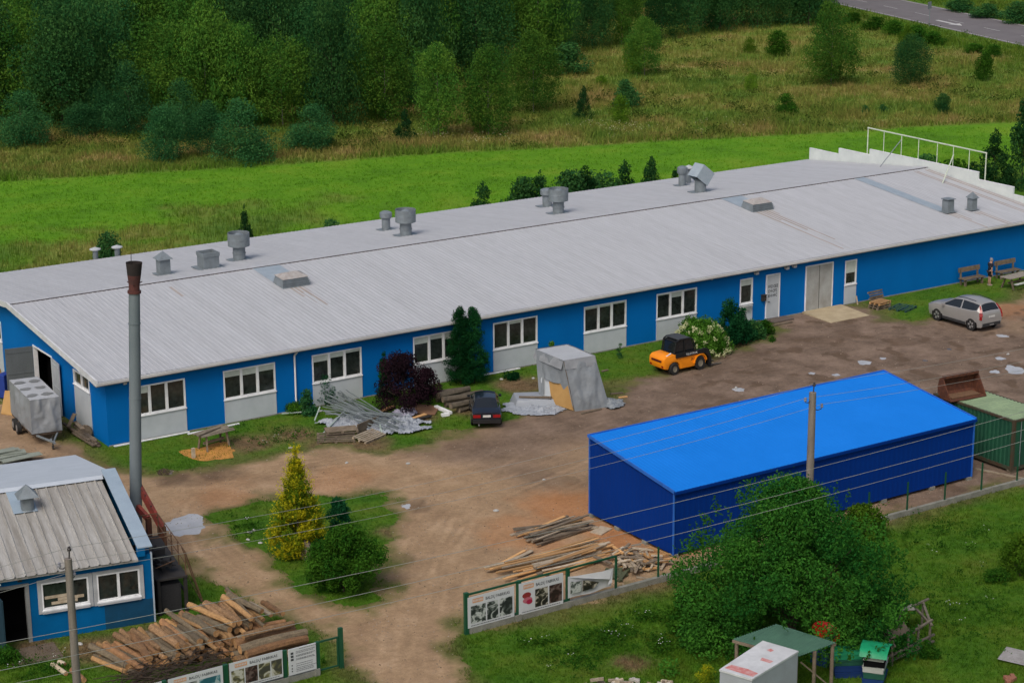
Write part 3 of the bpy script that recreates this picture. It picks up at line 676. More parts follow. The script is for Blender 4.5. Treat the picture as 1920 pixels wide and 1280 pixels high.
k = MB(); T = Matrix.Rotation(R_(38), 3, 'Y')
for sx, sy, w, d in ((0, -.5, 1.15, .03), (0, .5, 1.15, .03), (-.56, 0, .03, 1.0), (.56, 0, .03, 1.0)): k.cbox(Vector((.05, 0, 1.22)) + T @ Vector((sx, sy, 0)), (w, d, 1.0), 0, 0, T)
k.cbox(Vector((.05, 0, 1.22)) + T @ Vector((0, 0, .1)), (1.1, 1.0, .02), 0, 0, T); k.build('vent_cowl', GALVL, o)
def vent_small(P, r=.26, h=1.05, cowl=True):
    e = MB(); e.lathe((0,0,0), [(r, -.1), (r, h*.68), (r*.9, h*.68)], 12); e.cbox((0,0,.03), (r*4, r*3, .03)); o = e.build('roof_vent', GALV, hall, smooth=True, loc=P)
    k = MB(); k.lathe((0,0,0), [(r*1.05, h*.62), (r*1.45, h*.72), (r*1.45, h*.98), (r*.9, h*1.05), (0, h*1.1)], 12); k.build('vent_cowl', GALV, o, smooth=True)
vent_small(RF(724, 431, False), .27, 1.15); vent_small(RF(1026, 387, False), .32, 1.15); vent_small(RF(1279, 348, False), .26, 1.3)
def vent_mush(P, r=.2, h=.9):
    e = MB(); e.lathe((0,0,0), [(r, -.6), (r, h*.8), (0, h*.8)], 12); o = e.build('roof_vent', GALV, hall, smooth=True, loc=P)
    k = MB(); k.lathe((0,0,0), [(r*.6, h*.78), (r*2.0, h*.82), (r*2., h*.88), (0, h*1.0)], 14); k.build('vent_cowl', mat('pale_metal_cap', (.45, .48, .50), rough=.5), o, smooth=True)
a = RF(1291, 343, False); vent_mush(a, .19, 1.3)
for px, pt, pb in ((178, 463, 487), (219, 459, 480)):
    q = PY(px, pt, 24.75); vent_mush((q.x, 24.75, q.z-.95), .17, .95)
def vent_box(P, w, h, hood):
    e = MB(); e.cbox((0,0,h*.35), (w, w, h*.85)); e.cbox((0,0,.05), (w*1.7, w*1.4, .03)); o = e.build('roof_vent', GALV, hall, loc=P)
    k = MB()
    if hood == 'pyramid':
        r = w*.72; z = h*.80; k.add([(-r,-r,z), (r,-r,z), (r,r,z), (-r,r,z), (0,0,z+h*.38)], [(0,1,4), (1,2,4), (2,3,4), (3,0,4), (3,2,1,0)])
    elif hood == 'open':
        z = h*.775
        for a, b, c, d in ((-.5, .5, -.5, -.46), (-.5, .5, .46, .5), (-.5, -.46, -.46, .46), (.46, .5, -.46, .46)): k.box(a*w*1.08, b*w*1.08, c*w*1.08, d*w*1.08, z, z+.22)
        k.box(-.5*w, .5*w, -.5*w, .5*w, z+.001, z+.02, 0)
    else:
        k.cbox((0,0,h*.86), (w*1.25, w*1.25, .05)); [k.cbox((sx*w*.4, sy*w*.4, h*.81), (.04, .04, .1)) for sx in (-1,1) for sy in (-1,1)]
    k.build('vent_hood', GALV, o)
vent_box(RF(307, 514, False), .62, 1.15, 'pyramid'); vent_box(RF(391, 502, False), .95, .95, 'open')
vent_box(vJ, .55, 1.05, 'flat'); vent_box(vK, .46, 1.05, 'pyramid')
def skylight(P, w=1.5, d=1.0):
    e = MB(); zt = .42; r = .12
    e.hexa([(-w/2-r,-d/2-r,-.05), (w/2+r,-d/2-r,-.05), (w/2+r,d/2+r,.05), (-w/2-r,d/2+r,.05), (-w/2,-d/2,zt), (w/2,-d/2,zt), (w/2,d/2,zt+.1), (-w/2,d/2,zt+.1)])
    for i in range(3): e.box(-w/2-.14+.03*i, w/2+.14-.03*i, -d/2-.135+.03*i, -d/2-.10+.03*i, .08+.11*i, .12+.11*i)
    o = e.build('roof_light', GALV, roof_o, loc=P); return o
for P0, w in ((sky1, 1.5), (sky2, 1.55)):
    o = skylight(P0, w)
    yl = HW-.27; zz = roofz
    mb = MB(); mb.hexa([(P0.x-.85, P0.y+.55, zz(P0.y+.55)+RH+.004), (P0.x+.85, P0.y+.55, zz(P0.y+.55)+RH+.004), (P0.x+.85, yl, zz(yl)+RH+.004), (P0.x-.85, yl, zz(yl)+RH+.004), (P0.x-.85, P0.y+.55, zz(P0.y+.55)+RH+.01), (P0.x+.85, P0.y+.55, zz(P0.y+.55)+RH+.01), (P0.x+.85, yl, zz(yl)+RH+.01), (P0.x-.85, yl, zz(yl)+RH+.01)])
    mb.build('flashing_sheet', GALVL, roof_o)
    mb = MB(); mb.add([(P0.x-.82, P0.y-.56, P0.z+.43), (P0.x+.82, P0.y-.56, P0.z+.43), (P0.x+.82, P0.y+.56, P0.z+.53), (P0.x-.82, P0.y+.56, P0.z+.53), (P0.x-.3, P0.y, P0.z+.72), (P0.x+.3, P0.y, P0.z+.72)], [(0,1,5,4), (1,2,5), (2,3,4,5), (3,0,4), (3,2,1,0)])
    mb.build('dome_cap', mat('weathered_skylight_dome', (.38, .37, .36), rough=.5, col2=(.28, .25, .23), scale=4), roof_o)
mb = MB(); yl = HW-.27; ye = vJ.y-.2
mb.hexa([(vJ.x-.45, ye, roofz(ye)+RH+.004), (vJ.x+.45, ye, roofz(ye)+RH+.004), (vJ.x+.45, yl, roofz(yl)+RH+.004), (vJ.x-.45, yl, roofz(yl)+RH+.004), (vJ.x-.45, ye, roofz(ye)+RH+.012), (vJ.x+.45, ye, roofz(ye)+RH+.012), (vJ.x+.45, yl, roofz(yl)+RH+.012), (vJ.x-.45, yl, roofz(yl)+RH+.012)])
mb.build('flashing_sheet', GALVL, roof_o)

# concrete ramp and door step
mb = MB(); c = [G(1510, 585), G(1553, 604), G(1612, 590), G(1572, 574)]
c = [Vector((45.0, -.06, 0)), Vector((44.9, -2.75, 0)), Vector((48.0, -2.75, 0)), Vector((48.15, -.06, 0))]
mb.hexa([p+Vector((0,0,-.02)) for p in c] + [c[0]+Vector((0,0,.12)), c[1]+Vector((0,0,.03)), c[2]+Vector((0,0,.03)), c[3]+Vector((0,0,.12))])
o = mb.build('concrete_ramp', mat('sandy_concrete', (.42, .35, .23), rough=.9, col2=(.33, .27, .17), scale=1.5, fine=.12, bump=.1)); tag(o, 'sandy concrete ramp sloping up to the white double gate of the blue hall', 'ramp')
mb = MB(); mb.box(42.0, 43.6, -.9, -.06, 0, .09); o = mb.build('door_step', mat('brown_step', (.12, .095, .08), rough=.9)); tag(o, 'low brown step in front of the white door with dark lettering', 'step')
mb = MB(); a, b = G(1448, 612), G(1485, 605); mb.beam(a+Vector((0,0,.05)), b+Vector((0,0,.05)), .12, .08); o = mb.build('timber_board', PLANKG); tag(o, 'weathered board lying on the dirt before the white lettered door', 'board')
# white edging strips lying loose along the wall
for k, (a, b, lab) in enumerate((((213, 836), (350, 806), 'long white strip along the wall foot by the blue hall corner, furthest left'), ((350, 812), (447, 793), 'white strip on the grass between the first two wide windows'), ((912, 705), (975, 690), 'white strip at the wall foot right of the tall dark thujas'))):
    p, q = G(*a, .05), G(*b, .05); mb = MB(); mb.beam((p.x, -.22 if k != 1 else -.5, .05), (q.x, -.22 if k != 1 else -.42, .05), .12, .05); o = mb.build('white_strip', WHITE); tag(o, lab, 'strip')

# ------------------------------------------------------------------ dark blue storage building
BX0, BX1, BY0, BY1, BZF, BZB = 13.98, 31.45, -27.45, -21.40, 2.98, 3.76
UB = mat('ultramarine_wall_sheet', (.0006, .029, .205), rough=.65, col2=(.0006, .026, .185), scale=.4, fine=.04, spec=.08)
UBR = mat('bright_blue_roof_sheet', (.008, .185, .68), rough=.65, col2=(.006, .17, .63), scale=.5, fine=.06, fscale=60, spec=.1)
UBT = mat('blue_edge_trim', (.02, .13, .52), rough=.5, fine=.04)
box = thing('storage_building', 'long windowless ultramarine blue metal storage building with a bright blue single slope roof', 'storage building', (BX0, BY0, 0))
def ribwall(mb, p, q, za, zb, n, depth=.025):
    """vertical ribs from p to q (ground points); za, zb top heights at p and q"""
    p = Vector(p); q = Vector(q); d = (q-p); nrm = Vector((d.y, -d.x, 0)).normalized()
    vs = []; k = 0
    for i in range(n):
        for f, o in ((0, 0), (.45, 0), (.55, depth), (.9, depth)):
            t = (i+f)/n; c = p+d*t+nrm*o; vs.append((c.x, c.y, .16)); vs.append((c.x, c.y, za+(zb-za)*t)); k += 1
    vs.append((q.x, q.y, .16)); vs.append((q.x, q.y, zb)); k += 1
    mb.add(vs, [(2*i, 2*i+2, 2*i+3, 2*i+1) for i in range(k-1)])
W_, D_ = BX1-BX0, BY1-BY0
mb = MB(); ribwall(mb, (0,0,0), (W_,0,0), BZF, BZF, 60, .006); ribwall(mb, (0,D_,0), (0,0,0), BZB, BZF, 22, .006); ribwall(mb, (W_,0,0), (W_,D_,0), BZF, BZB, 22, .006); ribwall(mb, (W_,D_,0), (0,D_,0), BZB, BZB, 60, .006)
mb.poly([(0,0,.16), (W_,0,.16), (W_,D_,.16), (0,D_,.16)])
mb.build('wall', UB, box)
mb = MB(); n = 87; vs = []
for i in range(n):
    for f, hh in ((0, 0), (.55, 0), (.65, .005), (.9, .005)):
        x = -.06+(W_+.12)*(i+f)/n; vs += [(x, -.10, BZF+.01+hh), (x, D_+.06, BZB+.02+hh)]
vs += [(W_+.06, -.10, BZF+.01), (W_+.06, D_+.06, BZB+.02)]
mb.add(vs, [(2*i, 2*i+2, 2*i+3, 2*i+1) for i in range(len(vs)//2-1)])
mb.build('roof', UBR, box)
mb = MB()
mb.beam((-.07, -.1, BZF+.01), (-.07, D_+.06, BZB+.02), .05, .13); mb.beam((W_+.07, -.1, BZF+.01), (W_+.07, D_+.06, BZB+.02), .05, .13); mb.beam((-.09, D_+.08, BZB+.02), (W_+.09, D_+.08, BZB+.02), .05, .12)
mb.beam((-.02, -.03, .16), (-.02, -.03, BZF-.02), .06, .06); mb.beam((W_+.02, -.03, .16), (W_+.02, -.03, BZF-.02), .06, .06); mb.beam((-.03, D_+.02, .16), (-.03, D_+.02, BZB-.04), .05, .05)
mb.build('edge_trim', UBT, box)
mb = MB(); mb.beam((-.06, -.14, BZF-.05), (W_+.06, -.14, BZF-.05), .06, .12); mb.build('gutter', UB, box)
for x, y in [(0.1, .1), (0.1, 2), (.1, 4), (.1, D_-.1), (3, .1), (6, .1), (9, .1), (12, .1), (15, .1), (W_-.1, .1), (W_-.1, D_-.1)]:
    mb = MB(); mb.cbox((x, y, .08), (.3, .3, .16)); mb.build('foundation_block', CONC, box)
mb = MB(); mb.box(.4, W_-.4, .35, D_-.3, 0, .15); mb.build('underfloor_shade', DARKST, box)  # dark block standing in for the shade under the raised floor

# ------------------------------------------------------------------ green shipping container and loader bucket
CG = mat('worn_green_container_paint', (.012, .085, .045), rough=.6, col2=(.006, .045, .028), scale=1.0, mix=.8, fine=.2, stretch=(1, 1, .5))
CGT = mat('faded_green_container_roof', (.24, .33, .19), rough=.7, col2=(.18, .25, .15), scale=1.2, fine=.1)
C0 = Vector((33.62, -27.95, 0)); CW, CL, CH = 2.44, 5.3, 2.62
cont = thing('shipping_container', 'dark green corrugated shipping container with a faded pale green roof beside the blue storage building', 'container', C0)
mb = MB(); dp = .05
def corr(mb, p, q, n, z0, z1, depth):
    p = Vector(p); q = Vector(q); d = q-p; nrm = Vector((-d.y, d.x, 0)).normalized(); vs = []
    for i in range(n):
        for f, o in ((0, 0), (.3, 0), (.5, depth), (.8, depth)):
            c = p+d*((i+f)/n)+nrm*o; vs += [(c.x, c.y, z0), (c.x, c.y, z1)]
    vs += [(q.x, q.y, z0), (q.x, q.y, z1)]
    mb.add(vs, [(2*i, 2*i+2, 2*i+3, 2*i+1) for i in range(len(vs)//2-1)])
corr(mb, (.02, CL-.1, 0), (.02, .1, 0), 20, .28, CH-.1, dp); corr(mb, (CW-.02, .1, 0), (CW-.02, CL-.1, 0), 20, .28, CH-.1, dp); corr(mb, (CW-.1, CL-.02, 0), (.1, CL-.02, 0), 9, .28, CH-.1, dp)
mb.build('wall', CG, cont)
mb = MB()
for x, y in ((.06, .06), (CW-.06, .06), (.06, CL-.06), (CW-.06, CL-.06)): mb.box(x-.07, x+.07, y-.07, y+.07, .12, CH)
for x in (.05, CW-.05):
    for z0, z1 in ((.14, .3), (CH-.11, CH-.01)): mb.box(x-.05, x+.05, .13, CL-.13, z0, z1)
for y in (.05, CL-.05):
    for z0, z1 in ((.14, .3), (CH-.11, CH-.01)): mb.box(.13, CW-.13, y-.05, y+.05, z0, z1)
mb.build('frame', mat('rusty_green_frame', (.035, .055, .035), rough=.7, col2=(.07, .032, .018), scale=3, mix=.7, fine=.3), cont)
mb = MB(); n = 22; vs = []
for i in range(n):
    for f, hh in ((0, 0), (.3, 0), (.5, .03), (.8, .03)): y = .1+(CL-.2)*(i+f)/n; vs += [(.1, y, CH-.03+hh), (CW-.1, y, CH-.03+hh)]
mb.add(vs, [(2*i, 2*i+2, 2*i+3, 2*i+1) for i in range(len(vs)//2-1)]); mb.build('roof', CGT, cont)
for x0, x1 in ((.15, CW/2-.01), (CW/2+.01, CW-.15)):
    mb = MB(); mb.box(x0, x1, .02, .06, .31, CH-.12)
    dd = mb.build('door', CG, cont)
    k = MB(); [k.cyl((x0+(x1-x0)*f, -.02, .3), (x0+(x1-x0)*f, -.02, CH-.12), .02, n=8) for f in (.3, .75)]; k.build('locking_bar', GALV, dd)
mb = MB(); [mb.box(x, x+.3, y, y+.3, 0, .14) for x in (0, CW-.3) for y in (0, CL-.3)]; mb.build('support_block', PLANKG, cont)
# bucket
bp = G(1812, 750, CH+.0); 
bk = thing('loader_bucket', 'rusty brown loader bucket lying on top of the green container', 'loader bucket', (bp.x+.25, bp.y+.55, CH+.02), R_(-6))
prof = [(-.55, .0), (.25, .0), (.48, .18), (.52, .5), (.40, .95), (.20, 1.05)]   # (y, z): floor lip, floor, curved back, top lip
mb = MB(); hw = 1.05
for a, b in zip(prof[:-1], prof[1:]):
    p = Vector((0, a[0], a[1])); q = Vector((0, b[0], b[1])); d = (q-p).normalized(); nn_ = Vector((0, -d.z, d.y))*.035
    mb.prism([(-hw, *p[1:]), (-hw, *q[1:]), (-hw, *(q+nn_)[1:]), (-hw, *(p+nn_)[1:])], (2*hw, 0, 0))
mb.beam((-hw-.02, .18, 1.05), (hw+.02, .18, 1.05), .14, .14)
mb.build('bucket_shell', RUST, bk)
for s in (-1, 1):
    mb = MB(); mb.prism([(s*hw, -.52, .0), (s*hw, .25, 0), (s*hw, .48, .18), (s*hw, .52, .5), (s*hw, .40, .95), (s*hw, .2, 1.05)], (s*.05, 0, 0)); mb.build('side_plate', RUST, bk)
mb = MB(); mb.cbox((0, .0, .08), (1.7, .6, .06)); mb.build('dirt_load', mat('bucket_dirt', (.16, .09, .05), rough=1, fine=.3, scale=6), bk)
mb = MB(); [mb.prism([(x, .5, .35), (x, .95, .45), (x, .95, .65), (x, .45, .9)], (.06, 0, 0)) for x in (-.45, .4)]; mb.build('mounting_bracket', RUST, bk)
#@@PART3
# ------------------------------------------------------------------ boiler house (lower left), turned a little
BA = R_(-10.41); BC, BS = math.cos(BA), math.sin(BA); B0 = Vector((-6.88, -21.29, 0))
def bW(u, v, z=0): return Vector((B0.x+u*BC-v*BS, B0.y+u*BS+v*BC, z))
boil = thing('boiler_house', 'small blue boiler house with a dirty white ribbed roof at the lower left', 'boiler house', B0, BA)
VR, ZR, ZE, VB, ZBK = 6.25, 4.05, 2.86, 15.3, 2.10; BU = -15.0
wb = mat('boiler_house_blue_paint', (.0012, .11, .30), rough=.6, spec=.08, col2=(.0012, .085, .23), scale=1.0, mix=.7, fine=.08)
def rz(v): return ZE + (ZR-ZE)*(v+.35)/(VR+.35) if v <= VR else ZR-(ZR-ZBK)*(v-VR)/(VB-VR)
w1, w2, dr = (-4.36, -2.36, 1.10, 2.42), (-2.24, -.37, 1.08, 2.42), (-6.15, -4.72, 0, 2.42)
mb = MB(); fB = lambda u, d, z: Vector((u, d, z)); fR = lambda v, d, z: Vector((-d, v, z))
wall_panel(mb, fB, BU, 0, lambda u: 2.84, [w1, w2, dr]); wall_panel(mb, fR, .22, VR,  lambda v: rz(v)+.28); wall_panel(mb, fR, VR, VB, lambda v: rz(v)-.10)
mb.box(BU, -.22, VB-.2, VB, 0, 1.9)
mb.build('wall', wb, boil)
mb = MB(); rect(mb, fB, -1.9, -.005, .02, 1.0, -.012, -.002); mb.build('dark_dado', mat('dark_teal_wall_paint', (.001, .055, .125), rough=.6, fine=.1), boil)
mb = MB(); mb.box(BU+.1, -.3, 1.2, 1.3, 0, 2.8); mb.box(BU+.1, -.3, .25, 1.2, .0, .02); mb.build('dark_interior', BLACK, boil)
for (a, b, c, d), n in ((w1, 1), (w2, 2)):
    f = window(boil, fB, a+.1, b-.1, c+.12, d-.1, n, (), fw=.06, mull=.1)
    mb = MB(); rect(mb, fB, a-.05, a+.095, c-.02, d+.03, -.045, .1); rect(mb, fB, b-.095, b+.05, c-.02, d+.03, -.045, .1); rect(mb, fB, a+.095, b-.095, d-.095, d+.03, -.045, .1); rect(mb, fB, a+.095, b-.095, c-.02, c+.065, -.10, .1); mb.build('window_surround', mat('grey_white_surround', (.40, .42, .44), rough=.6, fine=.1), f)
mb = MB(); [mb.cbox((-3.4+.25*i, .045, 1.42+.13*(i % 3)), (1.0, .005, .12), 0) for i in (-1, 0, 1)]; mb.build('stored_boards', PLANKW, boil)
mb = MB()
for a, b, c, d in ((dr[0], dr[0]+.14, 0, 2.42), (dr[1]-.14, dr[1], 0, 2.42), (dr[0]+.14, dr[1]-.14, 2.3, 2.42)): rect(mb, fB, a, b, c, d, -.03, .24)
mb.build('door_frame', mat('grey_door_frame', (.22, .23, .23), rough=.7, fine=.15), boil)
mb = MB(); mb.cbox((dr[0]+.2, -.55, 1.15), (.06, .95, 2.2), R_(8)); mb.build('open_door', mat('dark_blue_door', (.012, .04, .06), rough=.7), boil)
mb = MB(); mb.tube([(-6.35, -.08, .1), (-6.35, -.08, 2.25), (-6.15, -.3, 2.55), (-5.8, -.36, 2.66)], .04, 8); mb.build('downpipe', WHITE, boil)
mb = MB(); mb.cbox((-5.05, -.08, 2.64), (.16, .14, .16)); mb.build('wall_lamp', DARKST, boil)
mb = MB(); mb.box(.001, .06, -.04, .10, 0, 2.9); mb.build('corner_trim', mat('pale_corner_trim', (.40, .48, .55), rough=.5), boil)
# roof
def boilroof():
    m = mat('dirty_white_roof_sheet', (.40, .40, .385), rough=.7, col2=(.17, .155, .13), scale=1.3, mix=1.1, stretch=(3.2, .20, .20), fine=.14, fscale=14); return m
mb = MB(); RP_ = .40; vs = []; n = 0; NS = 10; rows = []; prof = []
u = BU-.2
while u < -.62:
    for du, hh in ((0, 0), (.30, 0), (.325, .05), (.365, .05), (.39, 0)):
        if u+du < -.55: prof.append((u+du, hh))
    u += RP_
o = 0
for k in range(NS+1):
    v = -.42+(VR+.42)*k/NS
    vs += [(a, v, rz(v)+hh) for a, hh in prof]
L_ = len(prof); mb.add(vs, [(k*L_+i, k*L_+i+1, (k+1)*L_+i+1, (k+1)*L_+i) for k in range(NS) for i in range(L_-1)])
mb.hexa([(BU-.2, -.36, rz(-.36)-.12), (-.56, -.36, rz(-.36)-.12), (-.56, VR, ZR-.12), (BU-.2, VR, ZR-.12), (BU-.2, -.36, rz(-.36)-.03), (-.56, -.36, rz(-.36)-.03), (-.56, VR, ZR-.03), (BU-.2, VR, ZR-.03)])
br_o = mb.build('roof', boilroof(), boil)
mb = MB(); zb = rz(VB+.2)
mb.hexa([(BU-.2, VR-.3, rz(VR-.3)+.07), (-.5, VR-.3, rz(VR-.3)+.07), (-.5, VR, ZR+.08), (BU-.2, VR, ZR+.08), (BU-.2, VR-.3, rz(VR-.3)+.075), (-.5, VR-.3, rz(VR-.3)+.075), (-.5, VR, ZR+.085), (BU-.2, VR, ZR+.085)])
mb.hexa([(BU-.2, VR+.002, ZR), (.08, VR+.002, ZR), (.08, VB+.2, zb-.06), (BU-.2, VB+.2, zb-.06), (BU-.2, VR+.002, ZR+.07), (.08, VR+.002, ZR+.07), (.08, VB+.2, zb), (BU-.2, VB+.2, zb)])
mb.build('roof', mat('pale_blue_roof_sheet', (.47, .52, .575), rough=.5, col2=(.41, .46, .51), scale=1.2, fine=.06), boil)['label'] = 'pale bluish smooth rear roof slope'
mb = MB()
def strip(u0, u1, va, vb_, h, th):
    za, zb_ = rz(va), rz(vb_); mb.hexa([(u0, va, za+h), (u1, va, za+h), (u1, vb_, zb_+h), (u0, vb_, zb_+h), (u0, va, za+h+th), (u1, va, za+h+th), (u1, vb_, zb_+h+th), (u0, vb_, zb_+h+th)])
strip(-.52, .06, -.15, VR-.01, .285, .05); 
mb.build('verge_flashing', mat('pale_blue_flashing', (.29, .37, .44), rough=.4, col2=(.25, .32, .39), scale=1.5), boil)
mb = MB(); mb.box(-.5, -.23, -.14, .22, 2.84, rz(-.1)+.28); mb.build('parapet_end', wb, boil)
q = bW(0, 0); 
# roof vent with pointed hood
def on_boil(px, py):
    d = _ray(px, py); lo, hi = 40, 200
    for _ in range(60):
        t = (lo+hi)/2; P_ = CAM_LOC+d*t; v = -(P_.x-B0.x)*BS+(P_.y-B0.y)*BC
        if P_.z > rz(v): lo = t
        else: hi = t
    P_ = CAM_LOC+d*lo; return Vector(((P_.x-B0.x)*BC+(P_.y-B0.y)*BS, -(P_.x-B0.x)*BS+(P_.y-B0.y)*BC, P_.z))
vp = on_boil(52, 955)
e = MB(); e.lathe((0,0,0), [(.27, -.15), (.27, .62), (.2, .62)], 14); e.lathe((0,0,0), [(.30, .05), (.33, .02)], 14)
o = e.build('roof_vent', GALV, boil, smooth=True, loc=vp)
k = MB(); k.add([(-.42,-.42,.60), (.42,-.42,.60), (.42,.42,.60), (-.42,.42,.60), (0,0,1.08)], [(0,1,4), (1,2,4), (2,3,4), (3,0,4), (3,2,1,0)]); k.build('vent_hood', GALV, o)
mb = MB(); mb.hexa([(vp.x-.6, vp.y-.3, rz(vp.y-.3)+.058), (vp.x+.35, vp.y-.3, rz(vp.y-.3)+.058), (vp.x+.35, VR-.3, rz(VR-.3)+.058), (vp.x-.6, VR-.3, rz(VR-.3)+.058), (vp.x-.6, vp.y-.3, rz(vp.y-.3)+.064), (vp.x+.35, vp.y-.3, rz(vp.y-.3)+.064), (vp.x+.35, VR-.3, rz(VR-.3)+.064), (vp.x-.6, VR-.3, rz(VR-.3)+.064)]); mb.build('flashing_sheet', mat('pale_blue_flashing', (.36, .45, .53)), boil)
mb = MB(); mb.cbox((-4.9, -1.2, .01), (1.9, 1.5, .03), R_(4)); o = mb.build('concrete_slab', mat('brown_slab', (.13, .10, .075), rough=.95, fine=.2)); o.location = B0; o.rotation_euler = (0, 0, BA); tag(o, 'brown concrete slab in front of the boiler house door', 'slab')

# ------------------------------------------------------------------ chimney
CY = -14.6
ct = PY(251.3, 492, CY); cm = PY(254.5, 900, CY); ax = (cm-ct).normalized(); cb = ct + ax*((0-ct.z)/ax.z)
chim = thing('chimney_stack', 'tall grey steel chimney with a flared rusty top beside the boiler house', 'chimney', cb)
ax = -ax; hgt = (ct-cb).length; cr = MPP(cm)*11.2
def cpt(t): return ax*t
tj = hgt-1.28
mb = MB(); mb.cyl(cpt(0), cpt(tj), cr*1.04, cr*.93, 24)
for t in (hgt*.28, hgt*.55, hgt*.8): mb.cyl(cpt(t-.015), cpt(t+.015), cr*1.03, cr*1.03, 24)
mb.build('stack_pipe', mat('grey_chimney_paint', (.155, .185, .20), rough=.55, col2=(.125, .155, .17), scale=.7, fine=.08), chim, smooth=True)
mb = MB(); mb.cyl(cpt(tj), cpt(tj+.10), cr*1.12, cr*1.12, 24); mb.cyl(cpt(tj+.10), cpt(tj+.35), cr*.9, cr*.9, 24); mb.cyl(cpt(tj+.35), cpt(hgt-.52), cr*.9, cr*1.12, 24, caps=False)
for a in (0, 2.1, 4.2): mb.beam(cpt(tj+.38)+Vector((math.cos(a), math.sin(a), 0))*cr*.9, cpt(tj+.44)+Vector((math.cos(a), math.sin(a), 0))*cr*1.4, .03, .03)
mb.build('flared_top', mat('sooty_rusty_steel', (.11, .032, .026), rough=.85, col2=(.05, .022, .02), scale=2.2, mix=.6, fine=.3), chim, smooth=True)
mb = MB(); mb.cyl(cpt(hgt-.52), cpt(hgt), cr*1.12, cr*1.35, 24, caps=False); mb.cyl(cpt(hgt-.51), cpt(hgt), cr*1.08, cr*1.31, 24, caps=False); mb.build('sooty_rim', mat('black_sooty_steel', (.022, .017, .016), rough=.9, fine=.3), chim, smooth=True)
mb = MB(); mb.cyl(cpt(hgt-.25), cpt(hgt-.24), cr*1.05, n=24); mb.build('sooty_throat', BLACK, chim)
mb = MB(); mb.tube([cpt(hgt-.1)+Vector((0, cr*1.2, 0)), cpt(hgt+.35)+Vector((0, cr*1.2, 0))], .015); mb.build('lightning_rod', DARKST, chim)
t1 = PY(259, 908, CY)-cb; t2 = PY(258, 950, CY-.3)-cb; f1 = PY(303, 988, CY-1.0)-cb; f2 = PY(278, 972, CY-1.0)-cb
for a, b in ((t1, f1), (t2, f2)):
    mb = MB(); mb.beam(a, b, .16, .26); mb.build('red_brace', REDPAINT, chim)
mb = MB(); mb.beam(f1+Vector((0,0,.05)), Vector((f1.x, f1.y, 0)), .28, .28); mb.beam(f2+Vector((0,0,.05)), Vector((f2.x, f2.y, 0)), .2, .2); mb.build('brace_post', RUST, chim)
for f in (.25, .5, .75):
    mb = MB(); p = t1.lerp(f1, f); mb.cbox(p+Vector((0, -.1, .02)), (.06, .12, .06)); mb.build('bolt_plate', DARKST, chim)

# ------------------------------------------------------------------ dark steel platform with rails and ladder
plat = thing('steel_platform', 'blackened steel platform with rusty handrails and a ladder beside the boiler house', 'platform', bW(.25, 0))
def pl(u, v, z): return bW(.25+u, v, z)-bW(.25, 0)
PZ = 1.55
mb = MB(); pts = [pl(0, .4, PZ), pl(1.25, .4, PZ), pl(1.25, 5.2, PZ), pl(0, 5.2, PZ)]; mb.prism(pts, (0, 0, -.08)); mb.build('deck', DARKST, plat)
mb = MB()
for u, v in ((.1, .5), (1.18, .5), (1.18, 2.7), (.1, 2.7), (1.18, 5.1), (.1, 5.1)): mb.beam(pl(u, v, 0), pl(u, v, PZ-.08), .12, .12)
mb.beam(pl(1.18, .5, .8), pl(1.18, 5.1, .8), .06, .08); mb.build('support_frame', DARKST, plat)
mb = MB(); mb.prism([pl(.1, .55, .0), pl(1.0, .55, .0), pl(1.0, 3.4, .0), pl(.1, 3.4, .0)], (0, 0, 1.2)); mb.build('soot_box', mat('sooty_box', (.022, .022, .024), rough=.95, fine=.4, scale=4), plat)
mb = MB(); vs_ = (.5, 1.65, 2.8, 3.95, 5.1)
for v in vs_: mb.tube([pl(1.22, v, PZ), pl(1.22, v, PZ+1.0)], .025)
for z in (PZ+1.0, PZ+.5): mb.tube([pl(1.22, .5, z), pl(1.22, 5.1, z)], .022)
mb.tube([pl(0, 5.1, PZ+1.0), pl(1.22, 5.1, PZ+1.0)], .022); mb.tube([pl(.02, 2.6, PZ+.9), pl(1.22, 2.6, PZ+.9)], .02); mb.tube([pl(.02, .5, PZ+.45), pl(.9, .9, PZ+.5)], .02)
mb.build('handrail', mat('rust_brown_rail', (.12, .065, .035), rough=.8, fine=.2), plat)
mb = MB()
for k in (-.25, .25): mb.tube([pl(1.25+k*.0+.02, .95+k, PZ+.9), pl(1.95, .95+k, 0)], .025)
for i in range(6): t = (i+.5)/6.5; p = pl(1.27, .95, PZ).lerp(pl(1.95, .95, 0), t); e_ = (pl(0, .25, 0)-pl(0, 0, 0)); mb.tube([p-e_, p+e_], .018)
mb.build('ladder', mat('rust_brown_rail', (.12, .065, .035)), plat)
rr = random.Random(5)
mb = MB()
for i in range(16):
    c = pl(rr.uniform(.2, .9), rr.uniform(.8, 3.2), PZ+.06+rr.uniform(0, .3)); mb.cbox(c, (rr.uniform(.1, .5), rr.uniform(.05, .25), rr.uniform(.04, .3)), rr.uniform(0, 3))
o = mb.build('scrap_heap', mat('sooty_box', (.022, .022, .024)), None); o.location = plat.location; tag(o, 'sooty scrap metal lying on the steel platform', 'scrap')

